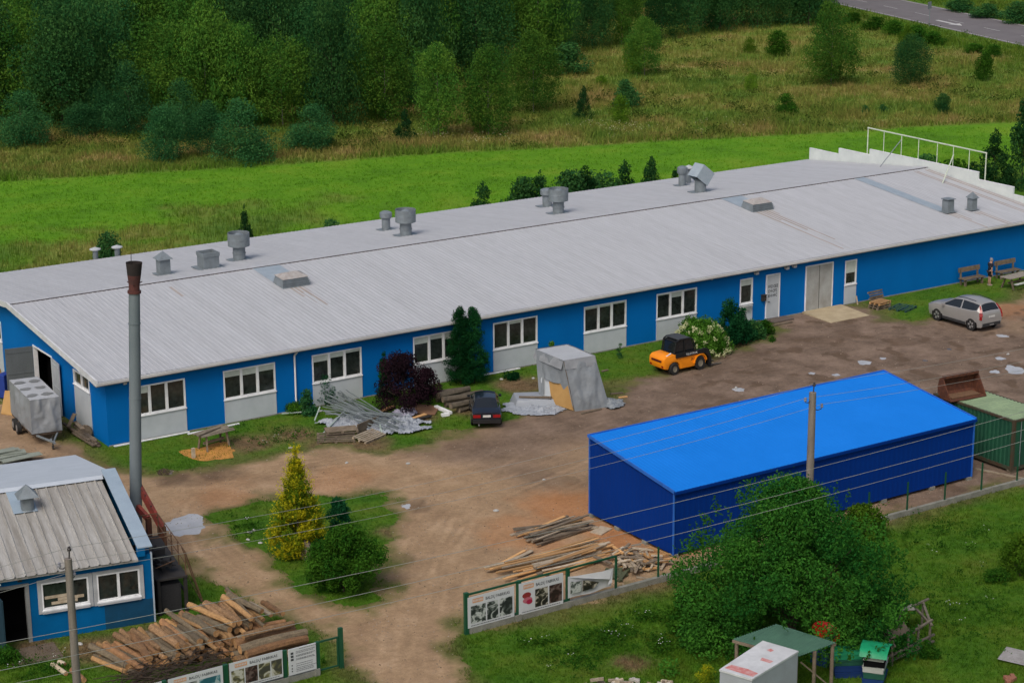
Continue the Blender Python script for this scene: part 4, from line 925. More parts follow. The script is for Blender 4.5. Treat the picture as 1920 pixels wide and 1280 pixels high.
# ------------------------------------------------------------------ utility poles and wires
WOOD = mat('grey_utility_pole', (.215, .19, .165), rough=.9, col2=(.13, .115, .10), scale=1.5, fine=.2, stretch=(4, 4, .5))
INS = mat('glazed_insulator', (.05, .045, .05), rough=.25)
PYY = -31.0
def pole(px_t, py_t, label, hooks, rad):
    t = PY(px_t, py_t, PYY); r = thing('utility_pole', label, 'utility pole', (t.x, PYY, 0), 0, 'utility poles carrying the wires')
    mb = MB(); mb.cyl((0,0,-.3), (0,0,t.z-.42), rad*1.15, rad*.95, 14); mb.build('pole_shaft', WOOD, r, smooth=True)
    mb = MB(); mb.tube([(.03, 0, t.z-.6), (.06, 0, t.z-.12)], .025); mb.lathe((.06, 0, t.z-.16), [(.0, 0), (.07, .0), (.07, .07), (.05, .09), (.05, .14), (0, .16)], 10); mb.build('top_insulator', INS, r)
    outs = [Vector((t.x+.06, PYY, t.z-.05))]
    for px, py in hooks:
        h = PY(px, py, PYY); dx = h.x-t.x
        hb = MB(); hb.tube([(0, 0, h.z-.02), (dx*.6, 0, h.z-.14), (dx, 0, h.z-.1), (dx, 0, h.z-.02)], .018); hk = hb.build('hook', DARKST, r)
        ib = MB(); ib.lathe((dx, 0, h.z-.05), [(0, 0), (.06, 0), (.065, .06), (.045, .08), (.05, .15), (0, .17)], 10); ib.build('insulator', mat('white_insulator', (.22, .22, .26), rough=.3), hk)
        outs.append(Vector((h.x, PYY, h.z+.08)))
    return outs
oL = pole(126, 1024, 'weathered grey utility pole rising in front of the boiler house', [(111, 1060), (139, 1075)], .13)
oR = pole(1524.5, 717, 'grey utility pole rising behind the big round bush before the blue storage building', [(1510, 750), (1541, 761)], .155)
WIRE = mat('aluminium_wire', (.24, .25, .23), rough=.5)
def wire(pts, label, r=.011):
    mb = MB(); mb.tube(pts, r, 4); o = mb.build('overhead_wire', WIRE); tag(o, label, 'wire', 'overhead wires')
def span(a, b, sag, n=24): return [a.lerp(b, i/n) + Vector((0, 0, -4*sag*(i/n)*(1-i/n))) for i in range(n+1)]
step = oR[0]-oL[0]
for k, nm in enumerate(('top wire strung between the pole tops', 'wire hung from the left hook insulators of the two poles', 'wire hung from the right hook insulators of the two poles')):
    a, b = oL[k], oR[k]
    pts = span(a-(b-a), a, .55)[:-1] + span(a, b, .55)[:-1] + span(b, b+(b-a), .55); wire(pts, nm, .0075)
LWY = -38.0
for nm, pp in (('uppermost of the three low wires crossing in front of the big bush', [(80, 1191), (345, 1141), (505, 1107), (740, 1060), (1130, 974), (1480, 890), (1833, 795), (1920, 772)]),
               ('middle of the three low wires crossing in front of the big bush', [(80, 1241), (427, 1166), (680, 1113), (1170, 1000), (1480, 923), (1920, 805)]),
               ('lowest of the three low wires crossing in front of the big bush', [(80, 1269), (417, 1200), (1200, 1017), (1480, 948), (1920, 826)])):
    w = [PY(x, y, LWY) for x, y in pp]; cf = np.polyfit([p.x for p in w], [p.z for p in w], 2)
    wire([Vector((x, LWY, float(np.polyval(cf, x)))) for x in np.linspace(-40, 50, 60)], nm, .010)

# ------------------------------------------------------------------ lettering and banners
def text_mb(txt, size):
    cu = bpy.data.curves.new('t', 'FONT'); cu.body = txt; cu.size = size; cu.align_x = 'LEFT'; cu.resolution_u = 3; cu.offset = size*.012
    o = bpy.data.objects.new('t', cu); COL.objects.link(o); bpy.context.view_layer.update()
    me = bpy.data.meshes.new_from_object(o.evaluated_get(bpy.context.evaluated_depsgraph_get()))
    mb = MB(); mb.v = [tuple(v.co) for v in me.vertices]; mb.f = [list(p.vertices) for p in me.polygons]; mb.m = [0]*len(mb.f)
    bpy.data.objects.remove(o); bpy.data.curves.remove(cu); bpy.data.meshes.remove(me); return mb
def text_on(parent, txt, width, f, m, name='lettering', height=None):
    mb = text_mb(txt, 1.0); x1 = max(v[0] for v in mb.v); x0 = min(v[0] for v in mb.v); s = width/(x1-x0); sy = s if height is None else height/.73
    mb.v = [tuple(f((v[0]-x0)*s, v[1]*sy)) for v in mb.v]; return mb.build(name, m, parent)
ORANGE = mat('orange_print', (.62, .33, .18), rough=.6, fine=.05)
def photomat(name, a, b, c, sc):
    m = bpy.data.materials.new(name); m.use_nodes = True; N = m.node_tree.nodes; L = m.node_tree.links; bs = N['Principled BSDF']; bs.inputs['Roughness'].default_value = .4
    tc = N.new('ShaderNodeTexCoord'); v = N.new('ShaderNodeTexNoise'); v.inputs['Scale'].default_value = sc; v.inputs['Detail'].default_value = 3; v.inputs['Distortion'].default_value = 1.2; L.new(tc.outputs['Object'], v.inputs[0])
    r = N.new('ShaderNodeValToRGB'); r.color_ramp.interpolation = 'LINEAR'; e = r.color_ramp.elements; e.new(.5); e[0].position = .42; e[1].position = .50; e[2].position = .56
    e[0].color = (*a, 1); e[1].color = (*b, 1); e[2].color = (*c, 1); L.new(v.outputs[0], r.inputs[0]); L.new(r.outputs[0], bs.inputs['Base Color']); return m
PH = [photomat('grey_room_print', (.02, .025, .025), (.10, .12, .11), (.42, .45, .43), 3.2), photomat('dark_room_print', (.015, .015, .014), (.05, .045, .03), (.38, .36, .30), 3.5), photomat('brown_room_print', (.02, .012, .012), (.06, .03, .028), (.12, .09, .08), 4), photomat('olive_room_print', (.05, .05, .04), (.16, .15, .07), (.44, .44, .38), 2.6)]
BANW = mat('banner_white_vinyl', (.54, .56, .58), rough=.5, col2=(.48, .50, .52), fine=.03)
FY = -29.2
def banner(x0, x1, z0, z1, label, pics, text=True, red=False, group='advertising banners on the green fence', dz=0.0):
    """flat vinyl sheet fixed to the front of the fence, pics = list of (fraction start, end, material)"""
    y = FY-.085; b = thing('banner', label, 'banner', ((x0+x1)/2, y, z0), 0, group); w = x1-x0; h = z1-z0
    f = lambda u, v, d=0: Vector((u-w/2, -d, v))
    mb = MB(); mb.hexa([f(0, 0, -.02), f(w, 0, -.02), f(w, 0, 0), f(0, 0, 0), f(0, h, -.02), f(w, h, -.02), f(w, h, 0), f(0, h, 0)]); mb.build('vinyl_sheet', BANW, b)
    for k, (a, c, m) in enumerate(pics):
        mb = MB(); mb.poly([f(a*w, h*.12, .004), f(c*w, h*.12, .004), f(c*w, h*.70, .004), f(a*w, h*.70, .004)]); o = mb.build('printed_photo', m, b)
    if red:
        for k, (cx, cz, rx, rz_, col) in enumerate(((.17, .58, .10, .10, (.25, .03, .03)), (.19, .42, .11, .10, (.45, .13, .17)), (.23, .36, .07, .08, (.36, .015, .06)))):
            mb = MB(); mb.poly([f((cx+rx*math.cos(t))*w, (cz+rz_*math.sin(t))*h, .006+.002*k) for t in np.linspace(0, 6.283, 12, endpoint=False)]); mb.build('printed_sofa', mat('red_print_%s' % 'abc'[k], col, rough=.5), b)
    if text:
        text_on(b, 'BALDŲ FABRIKAS', w*.52, lambda u, v: f(w*.38+u, h*.80+v, .005), INK, height=h*.10)
        mb = MB(); mb.poly([f(w*.10, h*.79, .004), f(w*.33, h*.79, .004), f(w*.33, h*.93, .004), f(w*.10, h*.93, .004)]); o = mb.build('printed_logo', ORANGE, b)
        mb = MB(); [mb.poly([f(w*(.115+.03*i), h*.83, .006), f(w*(.13+.03*i), h*.83, .006), f(w*(.13+.03*i), h*.895, .006), f(w*(.115+.03*i), h*.895, .006)]) for i in range(7)]; mb.build('logo_mark', BANW, b)
        mb = MB(); x = .06
        rr = random.Random(int(x0*10))
        while x < .92: l = rr.uniform(.02, .06); mb.poly([f(x*w, h*.045, .004), f((x+l)*w, h*.045, .004), f((x+l)*w, h*.075, .004), f(x*w, h*.075, .004)]); x += l+.007
        mb.build('small_print', mat('grey_small_print', (.16, .17, .18)), b)
    return b
def fx(px, py): return PY(px, py, FY-.085)
def bz(pxl, pyl, pyb): a = fx(pxl, pyl); c = fx(pxl, pyb); return a.z, c.z
zt, zb_ = fx(922, 1109).z, fx(922, 1166).z
banner(fx(877, 1120).x, fx(964, 1100).x, zb_, zt, 'white furniture banner with grey interior photos nearest the driveway on the right fence', [(.06, .38, PH[0]), (.41, .65, PH[0]), (.68, .96, PH[0])])
zt, zb_ = fx(1014, 1084).z, fx(1014, 1142).z
banner(fx(973, 1095).x, fx(1056, 1075).x, zb_, zt, 'white furniture banner showing a red sofa and two dark rooms', [(.03, .33, BANW), (.36, .65, PH[1]), (.68, .97, PH[2])], red=True)
x0, x1 = fx(1064, 1080).x, fx(1147, 1075).x
b3 = thing('banner', 'sagging banner with its top right corner torn loose, folded over white', 'banner', ((x0+x1)/2, FY-.085, fx(1105, 1110).z), 0, 'advertising banners on the green fence')
w = x1-x0; h = fx(1064, 1072).z-fx(1064, 1113).z
mb = MB(); nx = 14; nz_ = 8; vs = []
for j in range(nz_+1):
    for i in range(nx+1):
        a, c = i/nx, j/nz_; vs.append((a*w-w/2, -.03-.07*math.sin(a*5+c*3)*a, c*(h-.10*a*(1)-.12*math.sin(math.pi*a)) + .02*math.sin(a*9)))
mb.add(vs, [(j*(nx+1)+i, j*(nx+1)+i+1, (j+1)*(nx+1)+i+1, (j+1)*(nx+1)+i) for j in range(nz_) for i in range(nx)]); mb.build('vinyl_sheet', BANW, b3, smooth=True)
mb = MB(); mb.poly([(-w*.47, -.12, h*.22), (-w*.22, -.12, h*.20), (-w*.22, -.12, h*.70), (-w*.36, -.12, h*.72), (-w*.47, -.12, h*.80)]); mb.build('printed_photo', PH[0], b3)
mb = MB(); mb.poly([(-w*.20, -.125, h*.20), (w*.06, -.125, h*.22), (w*.17, -.125, h*.42), (-w*.10, -.125, h*.66), (-w*.20, -.125, h*.70)]); mb.build('printed_photo', PH[1], b3)
mb = MB(); mb.add([(-w*.5, -.05, h*.98), (w*.48, -.09, h*.82), (w*.40, -.16, h*.45), (-w*.05, -.15, h*.72)], [(0, 1, 2, 3)]); mb.add([(w*.50, -.06, h*.88), (w*.36, -.15, h*.20), (w*.46, -.15, h*.26)], [(0, 1, 2)]); mb.build('folded_flap', BANW, b3)

def fence(name, label, posts, rails, plinth, thick=()):
    fe = thing(name, label, 'fence', (posts[0][0], FY, 0))
    x00 = posts[0][0]
    for x, h_, w_ in posts:
        mb = MB(); mb.cbox((x-x00, 0, h_/2), (w_, w_*.8, h_)); mb.build('post', GREENP, fe)
    for (xa, xb, z, th) in rails:
        mb = MB(); mb.box(xa-x00, xb-x00, -.03, .03, z-th/2, z+th/2); mb.build('rail', GREENP, fe)
    mb = MB()
    for xa, xb in plinth:
        n = max(1, round((xb-xa)/2.4))
        for i in range(n): a = xa+(xb-xa)*i/n; b = xa+(xb-xa)*(i+1)/n; mb.box(a-x00+.02, b-x00-.02, -.09, .09, 0, .24); mb.box(b-x00-.19, b-x00+.015, -.14, -.091, 0, .28)
    mb.build('plinth', CONC, fe); return fe
px_ = [2.62 + 2.4*k for k in range(18)]
posts = [(2.62, 1.72, .17), (5.03, 1.66, .17), (7.36, 1.66, .14), (9.72, 1.62, .08)] + [(2.62+2.31*k, 1.55, .065) for k in range(4, 21)]
fence('boundary_fence', 'green post fence with a low concrete plinth running past the blue storage building', posts, [(2.7, 9.72, 1.62, .07), (2.7, 7.3, .30, .07)], [(2.7, 50.0)])
xg = fx(641, 1215).x
lposts = [(xg, 1.62, .16), (fx(597, 1230).x, 1.30, .16), (fx(536, 1245).x, 1.30, .15)]
xa_ = lposts[-1][0]
lposts += [(xa_-2.36, 1.35, .17)] + [(xa_-2.36*k, 1.35, .15) for k in range(2, 6)]
fe = fence('boundary_fence', 'green post fence carrying banners beside the log heap at the lower left', lposts, [(xa_-12, xa_, .32, .06)], [(xa_-12, lposts[1][0]+.02)])
mb = MB(); a = lposts[1][0]-xg+.1; mb.box(a, -.1, -.025, .025, 1.24, 1.30); mb.box(a, -.1, -.025, .025, .12, .17); mb.box(-.16, -.10, -.02, .02, .17, 1.24); mb.build('wicket_frame', GREENP, fe)
# info board
ib = thing('notice_board', 'white notice board with black symbols and grey lines of text by the gate post', 'notice board', ((lposts[1][0]+lposts[2][0])/2, FY-.1, .3))
w = lposts[1][0]-lposts[2][0]-.2; h = 1.04
mb = MB(); mb.box(-w/2, w/2, -.015, .015, 0, h); mb.build('board', BANW, ib, bevel=.012)
rr = random.Random(11)
for i, z in enumerate((.93, .84, .79, .70, .66, .57, .53, .38, .30, .22, .16, .10)):
    x = -.22 if i else -.1; mb = MB()
    while x < (.3 if i % 3 else .38)*w: l = rr.uniform(.03, .09); mb.box(x*w/.95, (x+l)*w/.95, -.021, -.0155, z*h, z*h+.022); x += l+.014
    mb.build('line_of_text', mat('grey_small_print', (.16, .17, .18)), ib)
mb = MB(); [mb.box(-w*.42, -w*.32, -.021, -.0155, z*h, z*h+.085) for z in (.78, .66, .54)]; [mb.box(-w*.40, -w*.36, -.021, -.0155, z*h, z*h+.05) for z in (.34, .22, .12)]; mb.build('symbols', INK, ib)
zb_ = .33; zt = 1.38
xl = lposts[3][0]
banner(xl+.12, xa_-.12, zb_, zt, 'white furniture banner with olive sofa photos next to the notice board', [(.03, .27, PH[3]), (.29, .52, PH[2]), (.54, .76, PH[3]), (.78, .98, PH[3])], group='advertising banners on the lower left fence')
banner(xl-2.36+.12, xl-.14, zb_, zt, 'white furniture banner with a pale blue photo, second from the notice board', [(.03, .27, PH[0]), (.29, .52, PH[0]), (.56, .95, photomat('blue_room_print', (.02, .10, .13), (.08, .22, .26), (.30, .38, .38), 2))], group='advertising banners on the lower left fence')
banner(xl-2*2.36+.12, xl-2.36-.12, zb_, zt, 'white furniture banner mostly cut off at the bottom edge, third from the notice board', [(.03, .48, PH[0]), (.52, .97, PH[1])], group='advertising banners on the lower left fence')

# ------------------------------------------------------------------ road sign post at the back
p = G(1742, 50); sg = thing('road_sign', 'grey back of a small road sign on a post beside the road', 'road sign', p)
mb = MB(); mb.tube([(0,0,0), (0,0,3.2)], .06); mb.build('post', GALV, sg); mb = MB(); mb.cbox((0, .06, 2.7), (.9, .04, .9), .3); mb.build('sign_plate', GALV, sg)
#@@PART4
# ------------------------------------------------------------------ cars
def ring_loft(stations):
    """stations: (x, [(y, z) sill -> roof centre]) mirrored; returns verts, quads with (station, strip, side)"""
    k = len(stations[0][1]); V = []; Q = []
    for x, r in stations:
        for y, z in r: V.append((x, -y, z))
        for y, z in r[-2::-1]: V.append((x, y, z))
    n = 2*k-1
    for i in range(len(stations)-1):
        for j in range(n-1):
            a = i*n+j; st = j if j < k-1 else n-2-j
            Q.append(((a, a+1, a+n+1, a+n), i, st, -1 if j < k-1 else 1))
    return V, Q, n
def car(name, label, loc, rz, stations, glass, paint, wheels, wr, ww, group=None):
    t = thing(name, label, 'car', loc, rz, group)
    V, Q, n = ring_loft(stations); me = bpy.data.meshes.new('body'); bm = bmesh.new()
    vs = [bm.verts.new(v) for v in V]; gl = []
    for q, i, st, sd in Q:
        f = bm.faces.new([vs[a] for a in q])
        if any((i, st) in g_ for g_ in glass): gl.append((f, (i, st), sd))
    bm.faces.new(vs[:n]); bm.faces.new(vs[-n:][::-1]); bm.faces.new([vs[i*n] for i in range(len(stations))] + [vs[i*n+n-1] for i in range(len(stations)-1, -1, -1)])
    bmesh.ops.recalc_face_normals(bm, faces=bm.faces)
    # glass regions: inset each as a region so pillars stay body coloured
    groups = {}
    for gs_ in glass:
        for sd_ in (-1, 1, 0):
            reg = [f for f, k_, s_ in gl if k_ in gs_ and (s_ == sd_ if k_[1] < 3 else sd_ == 0)]
            if reg: bmesh.ops.inset_region(bm, faces=reg, thickness=.045, depth=-.006, use_even_offset=True)
    gl = [f for f, k_, s_ in gl]; gv = []; seen = set()
    for f in gl:
        if f in seen: continue
        st = [f]; reg_ = []
        while st:
            q_ = st.pop()
            if q_ in seen: continue
            seen.add(q_); reg_.append(q_); st += [h_ for e_ in q_.edges for h_ in e_.link_faces if h_ in gl and h_ not in seen]
        gv.append([[tuple(v.co) for v in h_.verts] for h_ in reg_])
    bmesh.ops.delete(bm, geom=gl, context='FACES')
    for f in bm.faces: f.smooth = True
    bm.to_mesh(me); bm.free(); me.materials.append(paint)
    try: me.set_sharp_from_angle(angle=R_(32))
    except Exception: pass
    b = bpy.data.objects.new('body', me); COL.objects.link(b); b.parent = t
    for g in gv:
        mb = MB(); [mb.poly(h_) for h_ in g]; mb.build('window', CARGLASS, t)
    for x, s in wheels:
        wy = s*ww
        ab = MB(); ab.cyl((x, wy-s*.10, wr+.03), (x, wy+s*.012, wr+.03), wr+.07, n=20); ab.build('wheel_arch', BLACK, t)
        mb = MB(); mb.lathe((0,0,0), [(wr*.62, -.10), (wr*.95, -.10), (wr, -.06), (wr, .06), (wr*.95, .10), (wr*.62, .10)], 20)
        wl = mb.build('wheel', TYRE, t, smooth=True, loc=(x, wy-s*.05, wr)); wl.rotation_euler = (R_(90), 0, 0)
        mb = MB(); mb.cyl((0,0,-.07), (0,0,.07), wr*.63, n=20)
        rm = mb.build('rim', DARKST, wl)
        mb = MB()
        for i in range(5):
            a = 2*math.pi*i/5; mb.beam((0,0,-s*.085), (wr*.60*math.cos(a), wr*.60*math.sin(a), -s*.085), .10, .03)
        mb.cyl((0,0,-s*.075), (0,0,-s*.10), .08, n=10); mb.build('spokes', ALLOY, wl)
    return t
CARGLASS = mat('tinted_car_glass', (.012, .015, .018), rough=.05, spec=.7, fine=.1)
ALLOY = mat('alloy_wheel', (.42, .43, .44), rough=.35, metal=.6)
SILVER = mat('silver_car_paint', (.33, .325, .32), rough=.3, metal=.25, col2=(.31, .305, .30), fine=.03, coat=.3)
NAVY = mat('dark_navy_car_paint', (.008, .011, .020), rough=.25, col2=(.007, .010, .017), fine=.03, coat=.6)
REDL = mat('red_lamp_lens', (.27, .010, .012), rough=.2, fine=.1)
PLATE = mat('number_plate', (.62, .62, .60), rough=.5)
suvst = [(2.31, [(.50,.38),(.74,.55),(.72,.72),(.56,.79),(.30,.81),(0,.82)]), (2.16, [(.78,.26),(.88,.60),(.84,.86),(.66,.92),(.33,.95),(0,.96)]), (1.75, [(.85,.25),(.945,.65),(.89,.97),(.72,1.04),(.36,1.07),(0,1.07)]),
    (1.05, [(.86,.25),(.95,.68),(.91,1.03),(.80,1.10),(.40,1.13),(0,1.14)]), (.20, [(.86,.25),(.95,.68),(.92,1.07),(.66,1.55),(.34,1.61),(0,1.62)]), (-.50, [(.86,.25),(.95,.69),(.925,1.09),(.67,1.63),(.35,1.69),(0,1.70)]),
    (-1.30, [(.86,.25),(.95,.70),(.925,1.13),(.655,1.60),(.34,1.66),(0,1.67)]), (-1.80, [(.85,.25),(.95,.73),(.91,1.20),(.60,1.54),(.32,1.60),(0,1.61)]), (-2.10, [(.82,.28),(.93,.74),(.87,1.10),(.74,1.14),(.37,1.16),(0,1.17)]), (-2.16, [(.78,.36),(.87,.58),(.83,.92),(.68,1.0),(.34,1.0),(0,1.0)])]
sg_ = [{(3,2), (4,2)}, {(5,2), (6,2)}, {(3,3), (3,4)}, {(7,3), (7,4)}]
suv = car('silver_suv', 'silver grey estate car with tall red tail lamps parked facing the blue hall', (51.42, -7.30, 0), R_(90), suvst, sg_, SILVER, [(1.40, 1), (1.40, -1), (-1.40, 1), (-1.40, -1)], .36, .90); suv.scale = (1, .97, 1.05)
for s in (-1, 1):
    mb = MB(); tp4 = [(-1.82, s*.66, 1.44), (-1.97, s*.745, 1.26), (-2.06, s*.82, 1.10), (-2.10, s*.865, .92), (-2.11, s*.885, .74)]
    for a_, b_, w_ in zip(tp4[:-1], tp4[1:], (.09, .15, .20, .15)): mb.beam(a_, b_, w_, .15, 0, (-.7, s*.7, 0))
    mb.build('tail_lamp', REDL, suv)
    mb = MB(); mb.cbox((.85, s*1.0, 1.08), (.14, .20, .13)); mb.build('wing_mirror', SILVER, suv)
    mb = MB(); mb.tube([(.0, s*.58, 1.66), (-.6, s*.60, 1.71), (-1.4, s*.57, 1.67)], .018); mb.build('roof_rail', DARKST, suv)
    mb = MB(); mb.cbox((2.16, s*.62, .78), (.16, .36, .12)); mb.build('headlight', mat('headlight_lens', (.6, .62, .62), rough=.1), suv)
mb = MB(); mb.cbox((-2.175, 0, .86), (.02, .50, .11)); mb.build('number_plate', PLATE, suv)
mb = MB(); mb.cbox((-2.14, 0, .42), (.1, 1.5, .18)); mb.build('rear_bumper', mat('dark_grey_plastic', (.03, .03, .032), rough=.7), suv)
for s in (-1, 1): mb = MB(); mb.cbox((0, s*.945, .34), (1.9, .03, .14)); mb.build('side_cladding', mat('dark_grey_plastic', (.03, .03, .032)), suv)
mb = MB(); mb.cbox((-2.20, 0, .40), (.05, .34, .05)); mb.build('bumper_trim', ALLOY, suv)
sedst = [(2.18, [(.55,.32),(.76,.48),(.74,.62),(.60,.66),(.30,.67),(0,.67)]), (2.02, [(.74,.24),(.84,.5),(.80,.70),(.64,.75),(.32,.77),(0,.77)]), (1.15, [(.76,.2),(.86,.55),(.80,.88),(.70,.92),(.35,.95),(0,.95)]),
    (.40, [(.76,.2),(.86,.55),(.81,.90),(.58,1.32),(.30,1.37),(0,1.38)]), (-.25, [(.76,.2),(.86,.55),(.81,.91),(.59,1.36),(.30,1.40),(0,1.41)]), (-.85, [(.76,.2),(.86,.55),(.81,.92),(.57,1.32),(.30,1.37),(0,1.38)]),
    (-1.55, [(.76,.2),(.86,.56),(.80,.94),(.66,.97),(.33,.985),(0,.99)]), (-2.10, [(.75,.24),(.84,.56),(.79,.90),(.64,.955),(.32,.965),(0,.97)]), (-2.19, [(.72,.32),(.81,.5),(.77,.84),(.62,.90),(.31,.91),(0,.91)])]
gs = [{(2,2), (3,2)}, {(4,2), (5,2)}, {(2,3), (2,4)}, {(5,3), (5,4)}]
hd = Vector((.50, .866, 0)); rb_ = G(913, 804); cc = rb_ + hd*2.0
sed = car('dark_sedan', 'dark navy saloon car parked with its tail to the yard beside old grey logs', (cc.x, cc.y, 0), math.atan2(hd.y, hd.x), sedst, gs, NAVY, [(1.32, 1), (1.32, -1), (-1.28, 1), (-1.28, -1)], .30, .825); sed.scale = (.93, .90, .95)
mb = MB(); mb.cbox((-2.20, .56, .73), (.04, .42, .16)); mb.build('tail_lamp', REDL, sed); mb = MB(); mb.cbox((-2.20, -.56, .73), (.04, .42, .16)); mb.build('tail_lamp', REDL, sed)
mb = MB(); mb.cbox((-2.205, 0, .73), (.02, .44, .12)); mb.build('number_plate', PLATE, sed)
mb = MB(); mb.cbox((-2.21, 0, .45), (.12, 1.56, .20)); mb.build('rear_bumper', mat('black_plastic', (.012, .012, .013), rough=.6), sed)
for s in (-1, 1): mb = MB(); mb.cbox((.95, s*.90, .93), (.12, .16, .11)); mb.build('wing_mirror', NAVY, sed)
mb = MB(); mb.cyl((-2.2, .45, .27), (-2.34, .45, .27), .035, n=10); mb.build('exhaust_pipe', ALLOY, sed)

# ------------------------------------------------------------------ compact orange telescopic forklift
OR = mat('orange_machine_paint', (.85, .27, .008), rough=.4, col2=(.76, .23, .006), scale=1.2, fine=.06, coat=.2)
BLKM = mat('black_machine_paint', (.012, .013, .014), rough=.5)
tl = thing('telescopic_forklift', 'compact orange forklift with dark cab and black side boom beside the hydrangea', 'forklift', (31.40, -5.36, 0), R_(1)); tl.scale = (.84, .92, .98)
def prism_xz(poly, y0, y1): mb = MB(); mb.prism([(x, y0, z) for x, z in poly], (0, y1-y0, 0)); return mb
body = [(-1.85,.42), (-1.92,.70), (-1.88,.98), (-1.70,1.12), (-1.05,1.17), (-.62,1.08), (1.30,1.02), (1.62,.80), (1.64,.32), (.2,.27), (-.55,.27), (-.60,.55), (-.80,.72), (-1.15,.74), (-1.42,.60), (-1.52,.36)]
mb = prism_xz(body, -.72, .72); mb.build('body', OR, tl, bevel=.07, smooth=True)
mb = MB(); mb.cbox((-1.90, 0, .83), (.06, .95, .12)); mb.build('rear_grille', mat('dark_red_vent', (.10, .012, .008), rough=.6), tl)
mb = MB(); [mb.cbox((-1.88, s*.55, .55), (.05, .16, .1)) for s in (-1, 1)]; mb.build('rear_lamps', REDL, tl)
mb = MB(); mb.box(-.95, 1.55, -.80, -.70, .96, 1.22); bo = mb.build('boom', BLKM, tl, bevel=.02)
fT = lambda u, v: Vector((-.15+u, -.806, 1.04+v))
text_on(bo, 'TELETRUK', .98, fT, mat('white_lettering', (.75, .75, .73), rough=.5), height=.11)
fT2 = lambda u, v: Vector((.35+u, -.726, .66+v)); text_on(tl, '30', .32, fT2, mat('dark_orange_lettering', (.14, .035, .006)), name='model_number', height=.17)
mb = MB(); mb.lathe((.70, -.724, .74), [(0, .0)], 3)
cabp = [(-.95,1.14), (-.80,1.84), (-.55,1.94), (.30,1.94), (.55,1.86), (.90,1.10)]
for nm, xs2 in (('cab_glass', 0),):
    mb = prism_xz([(-.90,1.12), (-.76,1.81), (-.52,1.885), (.28,1.885), (.50,1.81), (.84,1.10)], -.58, .58); mb.build(nm, CARGLASS, tl)
mb = MB()
for s in (-1, 1):
    P_ = [Vector((x, s*.61, z)) for x, z in cabp]
    for a, b in zip(P_[:-1], P_[1:]): mb.beam(a, b, .07, .07)
    mb.beam((-.1, s*.61, 1.1), (-.15, s*.61, 1.93), .06, .06)
for x, z in ((-.80, 1.84), (.55, 1.86), (-.95, 1.14), (.9, 1.1)): mb.beam((x, -.61, z), (x, .61, z), .06, .06)
mb.build('cab_frame', BLKM, tl)
mb = MB(); mb.box(-.62, .36, -.62, .62, 1.93, 1.975); mb.build('cab_roof', mat('dark_grey_cab_roof', (.05, .055, .06), rough=.6), tl)
for x, s, r in ((-1.05, 1, .36), (-1.05, -1, .36), (1.10, 1, .42), (1.10, -1, .42)):
    mb = MB(); mb.lathe((0,0,0), [(r*.5, -.14), (r*.93, -.14), (r, -.08), (r, .08), (r*.93, .14), (r*.5, .14)], 18); wl = mb.build('wheel', TYRE, tl, smooth=True, loc=(x, s*.66, r)); wl.rotation_euler = (R_(90), 0, 0)
    mb = MB(); mb.lathe((0,0,0), [(0, -s*.10), (r*.5, -s*.10), (r*.55, -s*.13)], 16); mb.build('rim', mat('grey_steel_rim', (.22, .20, .15), rough=.6), wl)
for s in (-1, 1):
    mb = MB(); pts = [Vector((1.10+.52*math.cos(a), s*.75, .44+.50*math.sin(a))) for a in np.linspace(R_(12), R_(178), 9)]
    for a, b in zip(pts[:-1], pts[1:]): mb.beam(a, b, .16, .05)
    mb.build('front_mudguard', OR, tl)
mb = MB(); mb.prism([(1.45, -.80, 1.24), (1.75, -.80, 1.15), (2.02, -.80, .65), (2.02, -.80, .15), (1.86, -.80, .15), (1.80, -.80, .7), (1.45, -.80, .98)], (0, .22, 0)); mb.cbox((1.98, -.1, .35), (.08, 1.2, .42)); mb.build('mast', BLKM, tl)
for y in (-.5, .25): mb = MB(); mb.hexa([(2.0, y-.06, .06), (3.15, y-.06, .06), (3.15, y+.06, .06), (2.0, y+.06, .06), (2.0, y-.06, .12), (3.15, y-.06, .075), (3.15, y+.06, .075), (2.0, y+.06, .12)]); mb.build('fork', mat('worn_fork_steel', (.16, .15, .14), rough=.5, metal=.5), tl)
mb = MB(); mb.tube([(-1.6, -.6, 1.14), (-1.2, -.55, 1.24)], .035); mb.build('pale_handle', WHITE, tl)

# ------------------------------------------------------------------ tarpaulin shapes
def quad_sheet(mb, a, b, c, d, n, m, fn):
    """bilinear patch a-b-c-d (b-a along u, d-a along v), displaced by fn(u, v) along its normal"""
    a, b, c, d = map(Vector, (a, b, c, d)); nr = (b-a).cross(d-a).normalized(); vs = []
    for j in range(m+1):
        for i in range(n+1):
            u, v = i/n, j/m; p = a*(1-u)*(1-v)+b*u*(1-v)+c*u*v+d*(1-u)*v
            vs.append(p+nr*fn(u, v, p))
    mb.add(vs, [(j*(n+1)+i, j*(n+1)+i+1, (j+1)*(n+1)+i+1, (j+1)*(n+1)+i) for j in range(m) for i in range(n)])
def drape(u, v, p): return 1.5*(.10*mnoise.fractal(Vector((p.x*1.6, p.y*1.6, p.z*.5)), 1, 2, 3)+.07*abs(mnoise.noise(Vector((p.x*3.4+p.z*.8, p.y*3.4, p.z*.35))))*(1.3-v)+.03*mnoise.noise(p*4.5))*min(1, 4*(1-abs(2*v-1))+.25)*min(1, 6*(.5-abs(u-.5)))
